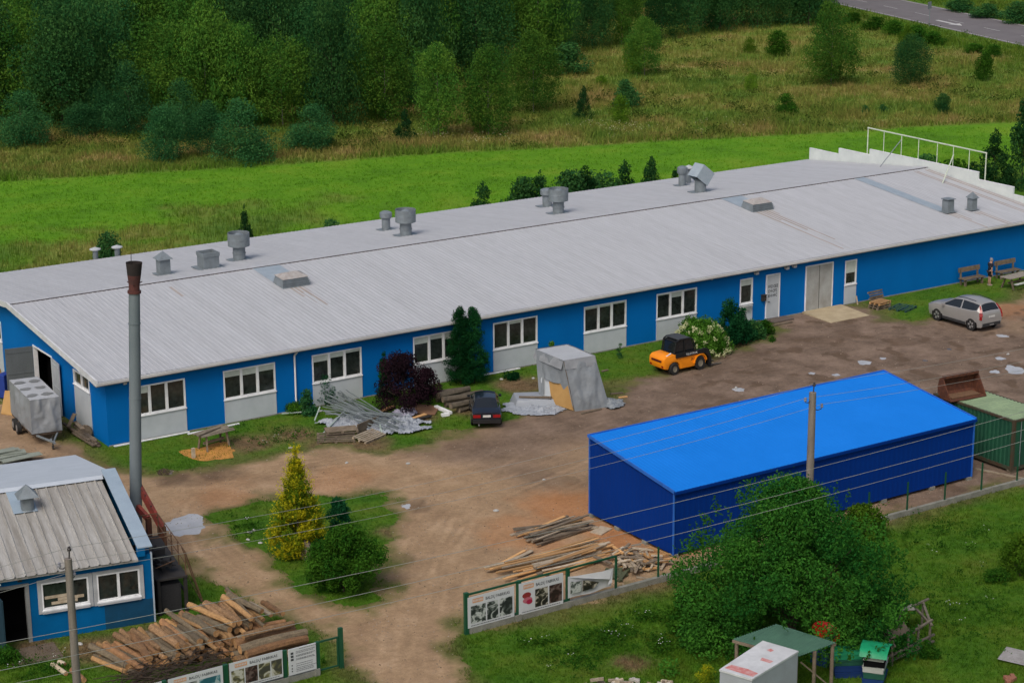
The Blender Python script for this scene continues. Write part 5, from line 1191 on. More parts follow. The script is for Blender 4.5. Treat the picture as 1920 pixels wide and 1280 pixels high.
def crumple(name, label, cat, cx, cy, rx, ry, h, seed, m, rot=0, base=.02, n=30, group=None):
    mb = MB(); idx = {}
    for j in range(n+1):
        for i in range(n+1):
            u, v = 2*i/n-1, 2*j/n-1; r = math.hypot(u, v); k = 1+.35*mnoise.fractal(Vector((u*2, v*2, seed)), 1, 2, 2)
            if r < k*.92:
                x, y = u*rx, v*ry; q = Vector((x*2.2, y*2.2, seed))
                z = base + h*max(0, 1-r/k)**.6*(.35+.9*abs(mnoise.fractal(q, 1, 2.1, 4))) + .05*abs(mnoise.noise(q*3))
                jx, jy = .08*mnoise.noise(q*1.7), .08*mnoise.noise(q*1.7+Vector((9, 0, 0)))
                idx[i, j] = len(mb.v); mb.v.append((cx+(x+jx)*math.cos(rot)-(y+jy)*math.sin(rot), cy+(x+jx)*math.sin(rot)+(y+jy)*math.cos(rot), z))
    for j in range(n):
        for i in range(n):
            q = [(i, j), (i+1, j), (i+1, j+1), (i, j+1)]
            if all(t in idx for t in q): mb.f.append([idx[t] for t in q]); mb.m.append(0)
    o = mb.build(name, m); tag(o, label, cat, group); return o
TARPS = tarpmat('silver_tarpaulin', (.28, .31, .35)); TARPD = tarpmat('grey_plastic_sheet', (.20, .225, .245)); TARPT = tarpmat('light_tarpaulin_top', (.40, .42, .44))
# the tall covered frame in the yard
T = [G(x, y, 2.62) for x, y in ((1005, 655), (1057, 676), (1115, 667), (1064, 646))]
Bt = [G(1013, 757), G(1078, 771), G(1143, 763), Vector((0,0,0))]; Bt[3] = Bt[0]+(Bt[2]-Bt[1]); 
tw = thing('tarpaulin_covered_frame', 'tall frame wrapped in grey tarpaulin with a plywood panel showing on its open side', 'covered frame', (T[0]+T[2])*.5*Vector((1,1,0)).x if False else Vector((T[0].x*.5+T[2].x*.5, T[0].y*.5+T[2].y*.5, 0)))
o0 = tw.location.copy(); T = [p-o0 for p in T]; Bt = [p-o0 for p in Bt]
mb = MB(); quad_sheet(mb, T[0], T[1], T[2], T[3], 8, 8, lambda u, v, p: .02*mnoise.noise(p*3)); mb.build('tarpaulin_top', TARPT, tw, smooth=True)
mb = MB(); quad_sheet(mb, Bt[1], Bt[2], T[2], T[1], 22, 18, drape); quad_sheet(mb, Bt[2], Bt[3], T[3], T[2], 18, 14, drape); quad_sheet(mb, Bt[3], Bt[0], T[0], T[3], 18, 14, drape)
def lerp4(a, b, c, d, u, v): return a*(1-u)*(1-v)+b*u*(1-v)+c*u*v+d*(1-u)*v
# left face: sheet hangs from the top and is torn away in a slanting line
vs = []; n = 20
for i in range(n+1):
    u = i/n; lo = .58-.10*math.sin(u*3) + (.0 if u < .75 else -(u-.75)*2.0)
    lo = max(0.02, lo) if u > .16 else .05+u*.5
    for j in range(9): v = lo+(1-lo)*j/8; p = lerp4(Bt[0], Bt[1], T[1], T[0], u, v); nr = (Bt[1]-Bt[0]).cross(T[0]-Bt[0]).normalized(); vs.append(p+nr*(.05+drape(u, v, p)))
mb.add(vs, [(i*9+j, (i+1)*9+j, (i+1)*9+j+1, i*9+j+1) for i in range(n) for j in range(8)])
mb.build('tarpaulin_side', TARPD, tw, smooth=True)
mb = MB()
for k in range(4):
    a, b = T[k], T[(k+1) % 4]; oc = (a+b)*.5; oc.z = 0; oc = oc.normalized()*.10; dn_ = Vector((0, 0, -.46))
    quad_sheet(mb, a+dn_+oc*1.6, b+dn_+oc*1.6, b+Vector((0,0,.03))+oc*.3, a+Vector((0,0,.03))+oc*.3, 16, 4, lambda u, v, p: .05*(1-v)*mnoise.noise(p*2.6))
mb.build('tarpaulin_skirt', mat('pale_tarpaulin_skirt', (.27, .29, .31), rough=.55, fine=.05, bump=.3, bscale=5), tw, smooth=True)
mb = MB(); q = [lerp4(Bt[0], Bt[1], T[1], T[0], u, v) for u, v in ((.08, .03), (.62, .03), (.62, .66), (.08, .66))]; mb.prism(q, -(Bt[1]-Bt[0]).cross(T[0]-Bt[0]).normalized()*.04); mb.build('white_inner_panel', WHITEPANEL, tw)
mb = MB(); nr = (Bt[1]-Bt[0]).cross(T[0]-Bt[0]).normalized(); q = [lerp4(Bt[0], Bt[1], T[1], T[0], u, v)+nr*.02 for u, v in ((.36, .06), (.97, .01), (.97, .50), (.36, .60))]; mb.prism(q, nr*.03); mb.build('plywood_panel', mat('plywood_sheet', (.42, .255, .09), rough=.7, col2=(.35, .20, .065), scale=1.5, fine=.08), tw)
for k in range(4):
    mb = MB(); mb.beam(Bt[k]*.97, T[k]*.98, .08, .08); mb.build('frame_post', PLANKG, tw)
c = G(1008, 768); crumple('plastic_sheet', 'grey plastic sheet covering a low pallet beside the tall tarpaulin covered frame', 'sheet', c.x, c.y+.3, 2.0, 1.5, .28, 3.1, TARPS, R_(-30), n=40)
c = G(1003, 757); lp = thing('covered_pallet', 'low pallet load wrapped in grey sheet at the foot of the plywood panel', 'covered pallet', (c.x, c.y, 0), R_(-25))
mb = MB(); mb.hexa([(-1.2,-.8,0), (1.25,-.85,0), (1.3,.85,0), (-1.25,.8,0), (-1.05,-.65,.46), (1.05,-.65,.42), (1.05,.65,.46), (-1.05,.65,.5)]); mb.build('wrapped_load', TARPS, lp, bevel=.08, smooth=True)
c = G(1005, 745, .5); mb = MB(); mb.beam(c+Vector((-.7, .55, .02)), c+Vector((.65, -.5, .03)), .14, .07); o = mb.build('timber_board', PLANKG); tag(o, 'dark board lying on the grey sheeted pallet load', 'board')
c = G(1138, 760); crumple('plastic_sheet', 'crumpled grey sheet at the foot of the covered frame on its yard side', 'sheet', c.x+.2, c.y+.1, .9, 1.0, .4, 8.4, TARPD, 0, n=26)
for k, (a, b) in enumerate((((1090, 775), (1128, 766)), ((1145, 738), (1168, 736)), ((1160, 745), (1176, 743)), ((1128, 696), (1140, 693)))):
    p, q = G(*a, .05), G(*b, .05); mb = MB(); mb.beam(p, q, .12, .06); o = mb.build('timber_offcut', PLANKG if k != 2 else PLANK); tag(o, ['grey offcut lying along the foot of the tall covered frame', 'pale stick lying on the dirt right of the covered frame', 'small orange offcut on the dirt right of the covered frame', 'short stick in the grass behind the covered frame'][k], 'offcut')

# ------------------------------------------------------------------ covered trailer by the gable
T = [G(x, y, 2.35) for x, y in ((18, 713), (55, 750), (112, 744), (70, 705))]
cen = sum(T, Vector((0,0,0)))/4; tr = thing('covered_trailer', 'twin axle trailer under a grey tarpaulin parked at the blue gable', 'trailer', (cen.x, cen.y, 0))
T = [p-Vector((cen.x, cen.y, 0)) for p in T]
ux = ((T[2]-T[1])+(T[3]-T[0])).normalized(); uy = ((T[0]-T[1])+(T[3]-T[2])).normalized()
Lx = ((T[2]-T[1]).length+(T[3]-T[0]).length)/2; Ly = ((T[0]-T[1]).length+(T[3]-T[2]).length)/2
def tp(a, b, z): return ux*(a*Lx/2)+uy*(b*Ly/2)+Vector((0, 0, z))
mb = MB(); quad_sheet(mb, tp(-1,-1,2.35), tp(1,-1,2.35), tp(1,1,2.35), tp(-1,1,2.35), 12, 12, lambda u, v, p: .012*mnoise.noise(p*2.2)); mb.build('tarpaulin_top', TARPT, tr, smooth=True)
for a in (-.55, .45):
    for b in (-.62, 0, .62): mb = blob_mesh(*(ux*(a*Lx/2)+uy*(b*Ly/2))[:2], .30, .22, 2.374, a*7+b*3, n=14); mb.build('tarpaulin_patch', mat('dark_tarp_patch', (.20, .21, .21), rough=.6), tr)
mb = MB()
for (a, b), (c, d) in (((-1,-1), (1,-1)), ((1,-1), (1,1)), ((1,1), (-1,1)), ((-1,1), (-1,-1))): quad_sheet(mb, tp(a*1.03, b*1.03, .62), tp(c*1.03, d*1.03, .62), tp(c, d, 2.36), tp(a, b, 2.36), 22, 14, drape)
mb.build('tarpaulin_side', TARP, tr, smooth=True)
mb = MB(); q = [tp(-1,-1,.5), tp(1,-1,.5), tp(1,1,.5), tp(-1,1,.5)]; mb.prism(q, (0,0,.14)); mb.build('bed_frame', mat('brown_trailer_frame', (.12, .085, .06), rough=.8), tr)
for s in (-1, 1):
    for b in (.12, .48):
        p = tp(s*1.02, b, .31)+ux*s*.10; mb = MB(); mb.cyl(p-ux*.1, p+ux*.1, .31, n=18); w = mb.build('wheel', TYRE, tr, smooth=True); mb = MB(); mb.cyl(p+ux*s*.101, p+ux*s*.115, .17, n=14); mb.build('rim', ALLOY, w)
mb = MB(); hp = uy*(-Ly/2-1.15)+Vector((0,0,.42)); mb.beam(tp(-.7,-1,.5), hp, .08, .08); mb.beam(tp(.7,-1,.5), hp, .08, .08); mb.beam(hp+uy*.5, hp-uy*.2, .1, .1); mb.build('drawbar', GALV, tr)
mb = MB(); j = hp+uy*.15; mb.cyl(j+Vector((0,0,-.3)), j+Vector((0,0,.3)), .035, n=8); mb.cyl(j-ux*.04+Vector((0,0,-.32)), j+ux*.04+Vector((0,0,-.32)), .1, n=12); mb.build('jockey_wheel', DARKST, tr)

# ------------------------------------------------------------------ timber, logs, scrap
def plank(p, q, w, h, m, label, group, name='plank', cat='plank'):
    mb = MB(); mb.beam(p, q, w, h); o = mb.build(name, m); return tag(o, label, cat, group)
rr = random.Random(21)
def pile(pa, pb, n, spread, zmax, mats, label, group, lens=(.8, 1.0), w=(.08, .16), h=(.03, .06), ang=.06, name='plank', cat='plank'):
    a, b = G(*pa), G(*pb); d = (b-a); L_ = d.length; d.normalize(); s = Vector((-d.y, d.x, 0)); 
    for i in range(n):
        f = rr.random(); off = (f-.5)*spread; z = .04+rr.random()*zmax*(1-abs(2*f-1)*.7); ln = L_*rr.uniform(*lens)
        th = rr.gauss(0, ang); dd = d*math.cos(th)+s*math.sin(th); c = a+d*(L_*.5+rr.uniform(-1, 1)*(L_-ln)*.5)+s*off
        t = rr.uniform(-.03, .03)*ln
        plank(c-dd*ln/2+Vector((0,0,z-t)), c+dd*ln/2+Vector((0,0,z+t)), rr.uniform(*w), rr.uniform(*h), rr.choice(mats), label, group, name, cat)
pile((922, 1082), (1138, 1022), 26, 1.6, .28, [PLANK, PLANK, PLANKW], 'long fresh yellow plank in the lumber pile behind the banners', 'long fresh planks', (.75, 1.0), ang=.03)
pile((1000, 1078), (1138, 1038), 24, 1.3, .38, [PLANKW, PLANKG, PLANKW, PLANK], 'pale board in the lumber heap just behind the torn banner', 'pale boards behind the torn banner', (.4, .9), w=(.12, .24))
pile((940, 1064), (1003, 1036), 7, .7, .15, [PLANK, PLANKW], 'short yellow plank at the driveway end of the lumber pile', 'short planks at the driveway end', (.7, 1.0))
pile((980, 1016), (1104, 982), 34, 1.7, .45, [PLANKG, PLANKG, PLANKG, PLANKW, PLANK], 'grey weathered plank in the heap nearest the corner of the blue storage building', 'weathered planks by the storage building', (.5, 1.0), ang=.12)
pile((1015, 1050), (1110, 1018), 8, .8, .10, [PLANKG, PLANKW], 'dark weathered plank lying between the two lumber heaps', 'planks between the heaps', (.6, 1.0), ang=.05)
for i in range(84):
    c = G(1192+rr.gauss(0, 24), 1056+rr.gauss(0, 10)); th = rr.uniform(0, math.pi); ln = rr.uniform(.25, 1.1); z = .06+rr.random()*.3; dd = Vector((math.cos(th), math.sin(th), rr.uniform(-.2, .2)))*ln/2
    plank(c-dd+Vector((0,0,z+.05)), c+dd+Vector((0,0,z+.05)), rr.uniform(.06, .16), rr.uniform(.03, .08), rr.choice([PLANKW, PLANKG, PLANKW, PLANK]), 'short wood offcut in the jumbled heap between the fence and the blue storage building', 'jumbled offcuts by the fence', 'wood_offcut', 'offcut')
for i in range(14):
    c = G(1160+rr.gauss(0, 9), 1082+rr.gauss(0, 4)); th = rr.uniform(0, math.pi); dd = Vector((math.cos(th), math.sin(th), .1))*rr.uniform(.2, .45)
    plank(c-dd+Vector((0,0,.12)), c+dd+Vector((0,0,.12)), .14, .08, mat('mossy_timber', (.075, .085, .045), rough=.95, fine=.3), 'mossy dark offcut by the post of the torn banner', 'mossy offcuts', 'wood_offcut', 'offcut')
p, q = G(1193, 1081, .06), G(1225, 1086, .04); plank(p, q, .1, .06, PLANKW, 'single pale stick lying apart near the bare fence post', None)
p = G(1127, 994, .03); mb = MB(); mb.cbox(p, (.9, .6, .05), .4); o = mb.build('plywood_scrap', PLANKW); tag(o, 'flat pale board scrap on the ground by the storage building corner', 'board scrap')
p, q = G(1828, 878, .05), G(1920, 897, .05); plank(p, q+(q-p)*.3, .12, .07, PLANKW, 'pale timber lying on the dirt in front of the green container', None)

def log(p, q, r, bark, label, group, name='log', taper=.9, n=9, end=None):
    p, q = Vector(p), Vector(q); k = 4; mb = MB(); d = (q-p); pts = []
    for i in range(k+1):
        f = i/k; pts.append(p+d*f+Vector((rr.uniform(-1, 1), rr.uniform(-1, 1), rr.uniform(-1, 1)))*r*.12)
    dn = d.normalized(); a = dn.cross(Vector((0,0,1))).normalized(); b = dn.cross(a); vs = []
    for i, c in enumerate(pts):
        ra = r*(1+(taper-1)*i/k)*rr.uniform(.94, 1.06)
        for j in range(n): t = 2*math.pi*j/n; vs.append(c+(a*math.cos(t)+b*math.sin(t))*ra*(1+.06*math.sin(3*t+i)))
    mb.add(vs, [(i*n+j, i*n+(j+1) % n, (i+1)*n+(j+1) % n, (i+1)*n+j) for i in range(k) for j in range(n)], 0)
    mb.add(vs[:n], [list(range(n))[::-1]], 1); mb.add(vs[-n:], [list(range(n))], 1)
    o = mb.build(name, [bark, end or LOGEND]); return tag(o, label, 'log', group)
BARK2 = mat('orange_pine_bark', (.29, .155, .07), rough=.9, col2=(.13, .07, .035), scale=5, mix=.9, fine=.3, bump=.3, rv=.35)
BARKL = mat('peeled_tan_log', (.38, .225, .095), rough=.9, col2=(.22, .125, .055), scale=6, mix=.9, fine=.3, bump=.3, rv=.35)
GA = 'logs of the long heap beside the boiler house'
x = -10.0
while x < -4.35:
    f = (x+10.0)/5.65; ht = .38+1.05*f; r0 = .108; nl = max(1, int(ht/(r0*1.75)))
    for k in range(nl):
        r = rr.choice((.08, .095, .11, .12, .135, .155)); z = r0+k*r0*1.75+rr.uniform(-.02, .06); ln = rr.uniform(1.9, 3.0); yc = -24.25+rr.uniform(-.45, .45)-.15*f; th = rr.gauss(0, .10)+.10
        d = Vector((math.sin(th), -math.cos(th), rr.uniform(-.12, .06)))*ln/2; c = Vector((x+(.13 if k % 2 else 0)+rr.uniform(-.03, .03), yc, z))
        log(c-d, c+d, r, rr.choice([BARK, BARK, BARK2, BARK2, BARKG, BARKL]), 'brown barked log lying crosswise in the long heap beside the boiler house', GA)
    x += .215
GB = 'big logs of the heap behind the notice board'
for k, (y, z, r, xa, xb) in enumerate(((-27.45, .22, .21, -6.15, -3.25), (-27.35, .60, .17, -5.9, -3.15), (-26.95, .24, .19, -6.0, -3.2), (-26.85, .64, .18, -5.75, -3.1), (-26.45, .22, .2, -6.0, -3.1), (-26.35, .62, .17, -5.8, -3.2), (-26.0, .22, .18, -5.9, -3.0), (-25.85, .60, .16, -5.6, -3.0), (-25.45, .2, .18, -5.8, -3.0), (-25.3, .55, .15, -5.5, -3.3), (-26.6, .98, .14, -5.5, -3.4), (-25.0, .2, .16, -5.5, -3.2))):
    log((xa+rr.uniform(-.1, .1), y+rr.uniform(-.05, .05), z), (xb+rr.uniform(-.15, .1), y+rr.uniform(-.08, .08), z), r, [BARKG, BARK2, BARK, BARKG][k % 4] if k else BARKG, 'thick log lying along the fence in the heap behind the notice board', GB)
for k, (a, b) in enumerate((((450, 1140), (492, 1162)), ((470, 1131), (508, 1152)), ((492, 1128), (520, 1147)), ((500, 1130), (530, 1150)), ((440, 1150), (470, 1170)))):
    log(G(*a, .75), G(*b, .85), .10, [BARK, PLANKW, BARK2][k % 3], 'short log lying crosswise on the far side of the heap behind the notice board', 'short logs on the far side')
log(G(98, 1245, .1), G(124, 1262, .1), .10, PLANKW, 'pale peeled log on the grass beside the left utility pole', None)
log(G(110, 1240, .1), G(122, 1244, .1), .08, PLANKW, 'short pale log end on the grass left of the utility pole', None)
log(G(135, 1255, .1), G(158, 1275, .1), .11, BARK2, 'brown log lying right of the left utility pole apart from the heap', None)
log(G(175, 1208, .2), G(190, 1230, .2), .10, BARK, 'single brown log sticking out at the low left end of the log heap', None)
TW = mat('dark_twig_bark', (.05, .036, .026), rough=.95, fine=.3)
mb = MB()
for i in range(420):
    c = Vector((rr.uniform(-10.6, -6.0), rr.uniform(-28.7, -25.7), 0)); c.z = .05+rr.random()*.55*(1-abs((c.x+8.2)/3.2)**2); th = rr.gauss(.2, .5); ln = rr.uniform(.5, 1.5); d = Vector((math.cos(th), math.sin(th), rr.gauss(0, .12)))*ln/2
    mb.tube([c-d, c+Vector((0,0,.06)), c+d], rr.uniform(.008, .02), 4)
o = mb.build('brush_pile', TW); tag(o, 'tangle of dark twigs heaped between the logs and the banner fence', 'brush pile', None, 'stuff')
GO = 'old grey logs behind the dark car'
for k, (a, b) in enumerate((((815, 738), (872, 730)), ((818, 748), (905, 735)), ((835, 758), (925, 741)), ((860, 768), (900, 757)), ((822, 742), (880, 728)), ((830, 750), (915, 737)), ((845, 762), (905, 748)))):
    z = .16 if k < 4 else .42; log(G(*a, z), G(*b, z), .17, mat('old_grey_log_bark', (.125, .105, .075), rough=.95, col2=(.05, .042, .032), scale=5, mix=.9, fine=.35, bump=.4), 'mossy old grey log in the low stack behind the dark car', GO, end=PLANKG)
# planks along the gable
for i in range(12):
    y0_ = rr.uniform(.0, .9); x_ = -.35-.09*(i % 5)-rr.uniform(0, .1); z = .08+.09*(i//4); plank((x_, y0_, z), (x_-rr.uniform(0, .2), y0_+rr.uniform(2.2, 3.4), z+.03), .16, .07, rr.choice([PLANKG, mat('dark_old_timber', (.07, .055, .04), rough=.95, fine=.3)]), 'dark old beam stacked on the ground along the gable wall', 'old beams along the gable')
for a, b, lab in (((128, 800), (140, 775), 'slanting old board leaning on the beams by the gable'), ((140, 790), (155, 803), 'whitish broken board on the old beams by the gable')):
    plank(G(*a, .4), G(*b, .9), .2, .05, PLANKG, lab, None)
mb = MB(); c = G(160, 808, .3); mb.cyl(c, c+Vector((-.06, -.12, .0)), .35, n=16); o = mb.build('wooden_disc', PLANKG); tag(o, 'round brown wooden disc leaning among the beams at the gable', 'disc')
# left-edge heap
crumple('straw_heap', 'heap of yellow straw and bark at the left picture edge below the gable window', 'heap', G(4, 735).x, G(4, 735).y, 1.3, 1.4, 1.6, 5.2, mat('yellow_straw', (.50, .30, .09), rough=.95, col2=(.24, .13, .04), scale=4, mix=.9, fine=.3), n=34)
mb = MB(); a = G(2, 776); mb.hexa([a, a+Vector((.5,-.8,0)), a+Vector((.5,-.8,.05)), a+Vector((0,0,.05)), a+Vector((.5,.6,1.0)), a+Vector((1.1,-.3,1.05)), a+Vector((1.1,-.3,1.1)), a+Vector((.5,.6,1.05))]); o = mb.build('plywood_sheet', mat('plywood_sheet', (.42, .255, .09))); tag(o, 'yellow plywood sheet standing left of the covered trailer', 'plywood sheet')
mb = MB(); a = G(12, 745, .0); mb.cbox(a+Vector((0,0,.7)), (.7, .5, 1.3), .5); o = mb.build('blue_tub', mat('blue_tub_plastic', (.02, .05, .28), rough=.5), bevel=.05); tag(o, 'blue plastic tub behind the covered trailer by the door', 'tub')
for i in range(10):
    c = G(18+rr.uniform(-25, 22), 868+rr.uniform(-5, 4)); plank(c+Vector((-1.0, rr.uniform(-.3, .3), .1+.05*i)), c+Vector((1.0, rr.uniform(-.3, .3), .1+.05*i)), .5, .04, mat('grey_fibre_sheet', (.24, .27, .23), rough=.9, fine=.2), 'grey fibre sheet in the low stack behind the boiler house roof', 'grey fibre sheets', 'fibre_sheet', 'sheet')
# scrap rods, tarp and pallets on the lawn
ROD = mat('dull_galvanised_rod', (.25, .29, .30), rough=.5, metal=.3)
for i in range(34):
    a = G(rr.uniform(600, 650), rr.uniform(748, 790), .1); b = G(rr.uniform(695, 765), rr.uniform(785, 815), .1); z0_, z1_ = rr.uniform(.1, .75), rr.uniform(.05, .5)
    mb = MB(); p = a+Vector((0,0,z0_)); q = b+Vector((0,0,z1_)); mb.beam(p, q, .04, .04); o = mb.build('metal_rod', ROD); tag(o, 'long grey metal rod in the tangled scrap heap on the lawn', 'metal rod', 'tangled metal rods')
for a, b, z0_, z1_, lab in (((606, 812), (648, 768), .1, .45, 'pale green pole leaning across the scrap heap, its foot on the grass'), ((590, 788), (600, 762), .1, .5, 'short pale rod standing left of the scrap heap'), ((528, 775), (590, 770), .15, .2, 'thin bowed batten on the grass left of the scrap heap'), ((712, 795), (716, 812), .4, .1, 'short batten end at the front of the scrap heap')):
    mb = MB(); mb.beam(G(*a, z0_), G(*b, z1_), .06, .05); o = mb.build('pole', mat('pale_green_rod', (.34, .42, .38), rough=.6)); tag(o, lab, 'pole')
c = G(668, 792); crumple('plastic_sheet', 'silver grey sheet rumpled among the scrap rods', 'sheet', c.x, c.y, 2.1, 1.1, .55, 6.6, TARPS, R_(-18), n=40)
c = G(745, 800); crumple('plastic_sheet', 'silver grey sheet crumpled on the grass right of the scrap rods', 'sheet', c.x, c.y, 1.8, 1.7, .5, 12.3, TARPS, R_(10), n=44)
c = G(757, 781); crumple('plastic_sheet', 'lilac grey sheet bunched up in front of the brown board', 'sheet', c.x, c.y, .9, .7, .8, 15.3, tarpmat('lilac_sheet', (.27, .265, .34)), 0, n=26)
def pallet(label, loc, rz, m, tilt=0, group=None, L_=1.2, W_2=.8, z=0):
    t = thing('pallet', label, 'pallet', (loc[0], loc[1], z), rz, group); t.rotation_euler = (tilt, 0, rz)
    mb = MB(); [mb.cbox((0, -W_2/2+.05+i*(W_2-.1)/5, .13), (L_, .10, .022)) for i in range(6)]; mb.build('top_boards', m, t)
    for x in (-L_/2+.06, 0, L_/2-.06):
        for y in (-W_2/2+.06, 0, W_2/2-.06): mb = MB(); mb.cbox((x, y, .07), (.12, .1, .09)); mb.build('block', m, t)
    mb = MB(); [mb.cbox((0, y, .012), (L_, .1, .022)) for y in (-W_2/2+.06, 0, W_2/2-.06)]; mb.build('bottom_boards', m, t); return t
pallet('broken grey pallet with sagging boards left of the crumpled sheet in front of the scrap', G(630, 824), R_(-28), PLANKG, .08, L_=1.9, W_2=1.2, z=.02)
pallet('second grey pallet lying on top of the broken one in front of the scrap', G(640, 816), R_(-20), PLANKG, -.06, L_=1.6, W_2=1.0, z=.22)
pallet('grey pallet with white slats right of the sheet in front of the scrap', G(692, 822), R_(22), PLANKW, .15, L_=1.6, W_2=.9, z=.05)
mb = MB(); c = G(692, 808); mb.cbox(c+Vector((0, .1, .3)), (1.7, .06, .5), R_(22)); o = mb.build('wooden_crate', PLANKG); tag(o, 'dark crate side standing behind the white slatted pallet', 'crate')
mb = MB(); c = [G(760, 773, .05), G(815, 778, .05), G(826, 762, .05), G(775, 757, .05)]; mb.prism(c, (0,0,.03)); o = mb.build('brown_board', mat('brown_hardboard', (.20, .105, .055), rough=.8, col2=(.15, .085, .05), scale=1)); tag(o, 'large brown board lying flat on the grass before the dark red bush', 'board')
for a, b, m, lab in (((713, 771), (738, 761), PLANK, 'orange plank end left of the brown board'), ((768, 786), (798, 776), PLANK, 'orange broken plank at the near edge of the brown board'), ((772, 788), (808, 779), DARKST, 'thin dark bar in front of the brown board')): plank(G(*a, .12), G(*b, .12), .22, .06, m, lab, None)
for a, b, lab in (((817, 762), (845, 774), 'white foam strip right of the brown board'), ((828, 778), (842, 776), 'lump of white foam at the end of the foam strip')): plank(G(*a, .1), G(*b, .1), .2 if 'strip' in lab else .35, .14 if 'strip' in lab else .25, WHITE, lab, None, 'foam_piece', 'foam')
# workbench on the sawdust
c = G(402, 838); wb_ = thing('workbench', 'rough timber workbench with loose planks on top beside the orange sawdust', 'workbench', (c.x, c.y, 0), R_(12))
mb = MB(); [mb.cbox((.1*(i % 2), -.35+.2*i, .80), (1.9, .17, .04), .04*(i-2), 0, Matrix.Rotation(.10*(1 if i > 1 else -1), 3, 'X')) for i in range(5)]; mb.cbox((-.2, .1, .88), (1.5, .2, .05), .2); mb.build('top_planks', mat('worn_bench_planks', (.24, .21, .16), rough=.9, col2=(.13, .11, .08), scale=3, fine=.25), wb_)
for x in (-.7, .65):
    for y in (-.3, .3): mb = MB(); mb.beam((x, y*1.2, 0), (x*.9, y*.8, .78), .09, .09); mb.build('leg', PLANKG, wb_)
mb = MB(); mb.beam((-.65, 0, .35), (.6, 0, .35), .06, .12); mb.build('stretcher', PLANKG, wb_)
mb = MB(); c = G(363, 858); mb.cbox(c+Vector((0,0,.25)), (.16, .14, .5)); o = mb.build('wooden_stake', PLANKW); tag(o, 'short pale stake standing at the edge of the orange sawdust', 'stake')
# pallets by the hall
pallet('brown pallet leaning upright against the blue hall wall', (50.35, -.75), R_(4), PLANKG, R_(68), L_=1.2, W_2=.9, z=.35)
for k in range(3): pallet(['yellow pallet at the bottom of the stack by the hall wall', 'yellow pallet in the middle of the stack by the hall wall', 'yellow pallet on top of the stack by the hall wall'][k], (49.75+.03*k, -1.75, 0), R_(5+3*k), PLANK if k == 2 else PLANKG, 0, z=.15*k)
pallet('dark green flat pallet on the grass in front of the yellow pallet stack', (50.75, -2.75), R_(20), mat('dark_green_pallet', (.02, .07, .06), rough=.8, fine=.3), 0, L_=1.5, W_2=1.2)
mb = MB(); mb.tube([(49.25, -.35, .0), (49.15, -.3, .55)], .05); o = mb.build('short_post', PLANKW); tag(o, 'short pale post beside the second narrow window', 'post')
# benches, table, person
BEN = mat('old_bench_timber', (.17, .135, .095), rough=.9, col2=(.09, .07, .05), scale=3, fine=.25)
def bench(x, y, label):
    t = thing('park_bench', label, 'bench', (x, y, 0), 0, 'benches along the blue hall')
    mb = MB(); [mb.cbox((0, -.18+.2*i, .46), (1.9, .17, .045)) for i in range(3)]; mb.build('seat', BEN, t)
    mb = MB(); mb.cbox((0, .34, .98), (1.9, .045, .30), 0, 0, Matrix.Rotation(-.15, 3, 'X')); mb.build('backrest', BEN, t)
    for sx in (-.75, .75): 
        mb = MB(); mb.cbox((sx, -.12, .22), (.12, .12, .44)); mb.build('leg', BEN, t)
        mb = MB(); mb.beam((sx, .26, 0), (sx, .36, 1.1), .10, .08); mb.build('leg', BEN, t)
        mb = MB(); mb.cbox((sx, .08, .41), (.08, .5, .08)); mb.build('seat_rail', BEN, t)
b1 = G(1820, 533); bench(58.75, -.75, 'wooden bench against the blue wall left of the standing person')
bench(62.0, -.75, 'wooden bench against the blue wall right of the standing person')
tc_ = G(1905, 541); tb = thing('picnic_table', 'grey plank picnic table by the wall at the right picture edge', 'table', (tc_.x+.3, tc_.y+.3, 0), R_(4))
mb = MB(); [mb.cbox((0, -.33+.22*i, .76), (2.2, .2, .045)) for i in range(4)]; mb.build('table_top', mat('grey_table_timber', (.30, .27, .23), rough=.9, col2=(.2, .18, .15), scale=3, fine=.2), tb)
for sx in (-.8, .8):
    for sy in (-.3, .3): mb = MB(); mb.beam((sx, sy*1.6, 0), (sx, sy*.7, .74), .09, .09); mb.build('leg', BEN, tb)
mb = MB(); mb.cbox((0, -.75, .44), (2.0, .26, .045)); mb.build('seat', mat('pale_seat_board', (.42, .45, .40), rough=.8, fine=.2), tb)
mb = MB(); mb.cbox((0, 0, .38), (1.6, .08, .1)); mb.build('stretcher', BEN, tb)
def skin_mesh(name, verts, edges, radii, m, parent, sub=1, root=0):
    me = bpy.data.meshes.new(name); me.from_pydata(verts, edges, []); o = bpy.data.objects.new(name, me); COL.objects.link(o)
    sk = o.modifiers.new('s', 'SKIN'); sk.use_smooth_shade = True
    if sub: ss = o.modifiers.new('u', 'SUBSURF'); ss.levels = sub; ss.render_levels = sub
    bm = bmesh.new(); bm.from_mesh(me); ly = bm.verts.layers.skin.verify(); bm.verts.ensure_lookup_table()
    for i, v in enumerate(bm.verts): r = radii[i]; v[ly].radius = (r, r) if not isinstance(r, tuple) else r; v[ly].use_root = (i == root)
    bm.to_mesh(me); bm.free(); bpy.context.view_layer.update()
    m2 = bpy.data.meshes.new_from_object(o.evaluated_get(bpy.context.evaluated_depsgraph_get())); bpy.data.objects.remove(o)
    m2.materials.clear(); m2.materials.append(m); m2.name = name
    m2.polygons.foreach_set('use_smooth', [True]*len(m2.polygons))
    r = bpy.data.objects.new(name, m2); COL.objects.link(r); r.parent = parent; return r
pf = G(1855, 534.5); per = thing('person', 'person standing in dark t-shirt and dark shorts, hand raised to the face, by the benches', 'person', (pf.x, pf.y, 0), R_(-12))
SKIN = mat('skin', (.42, .25, .18), rough=.6, fine=.05)
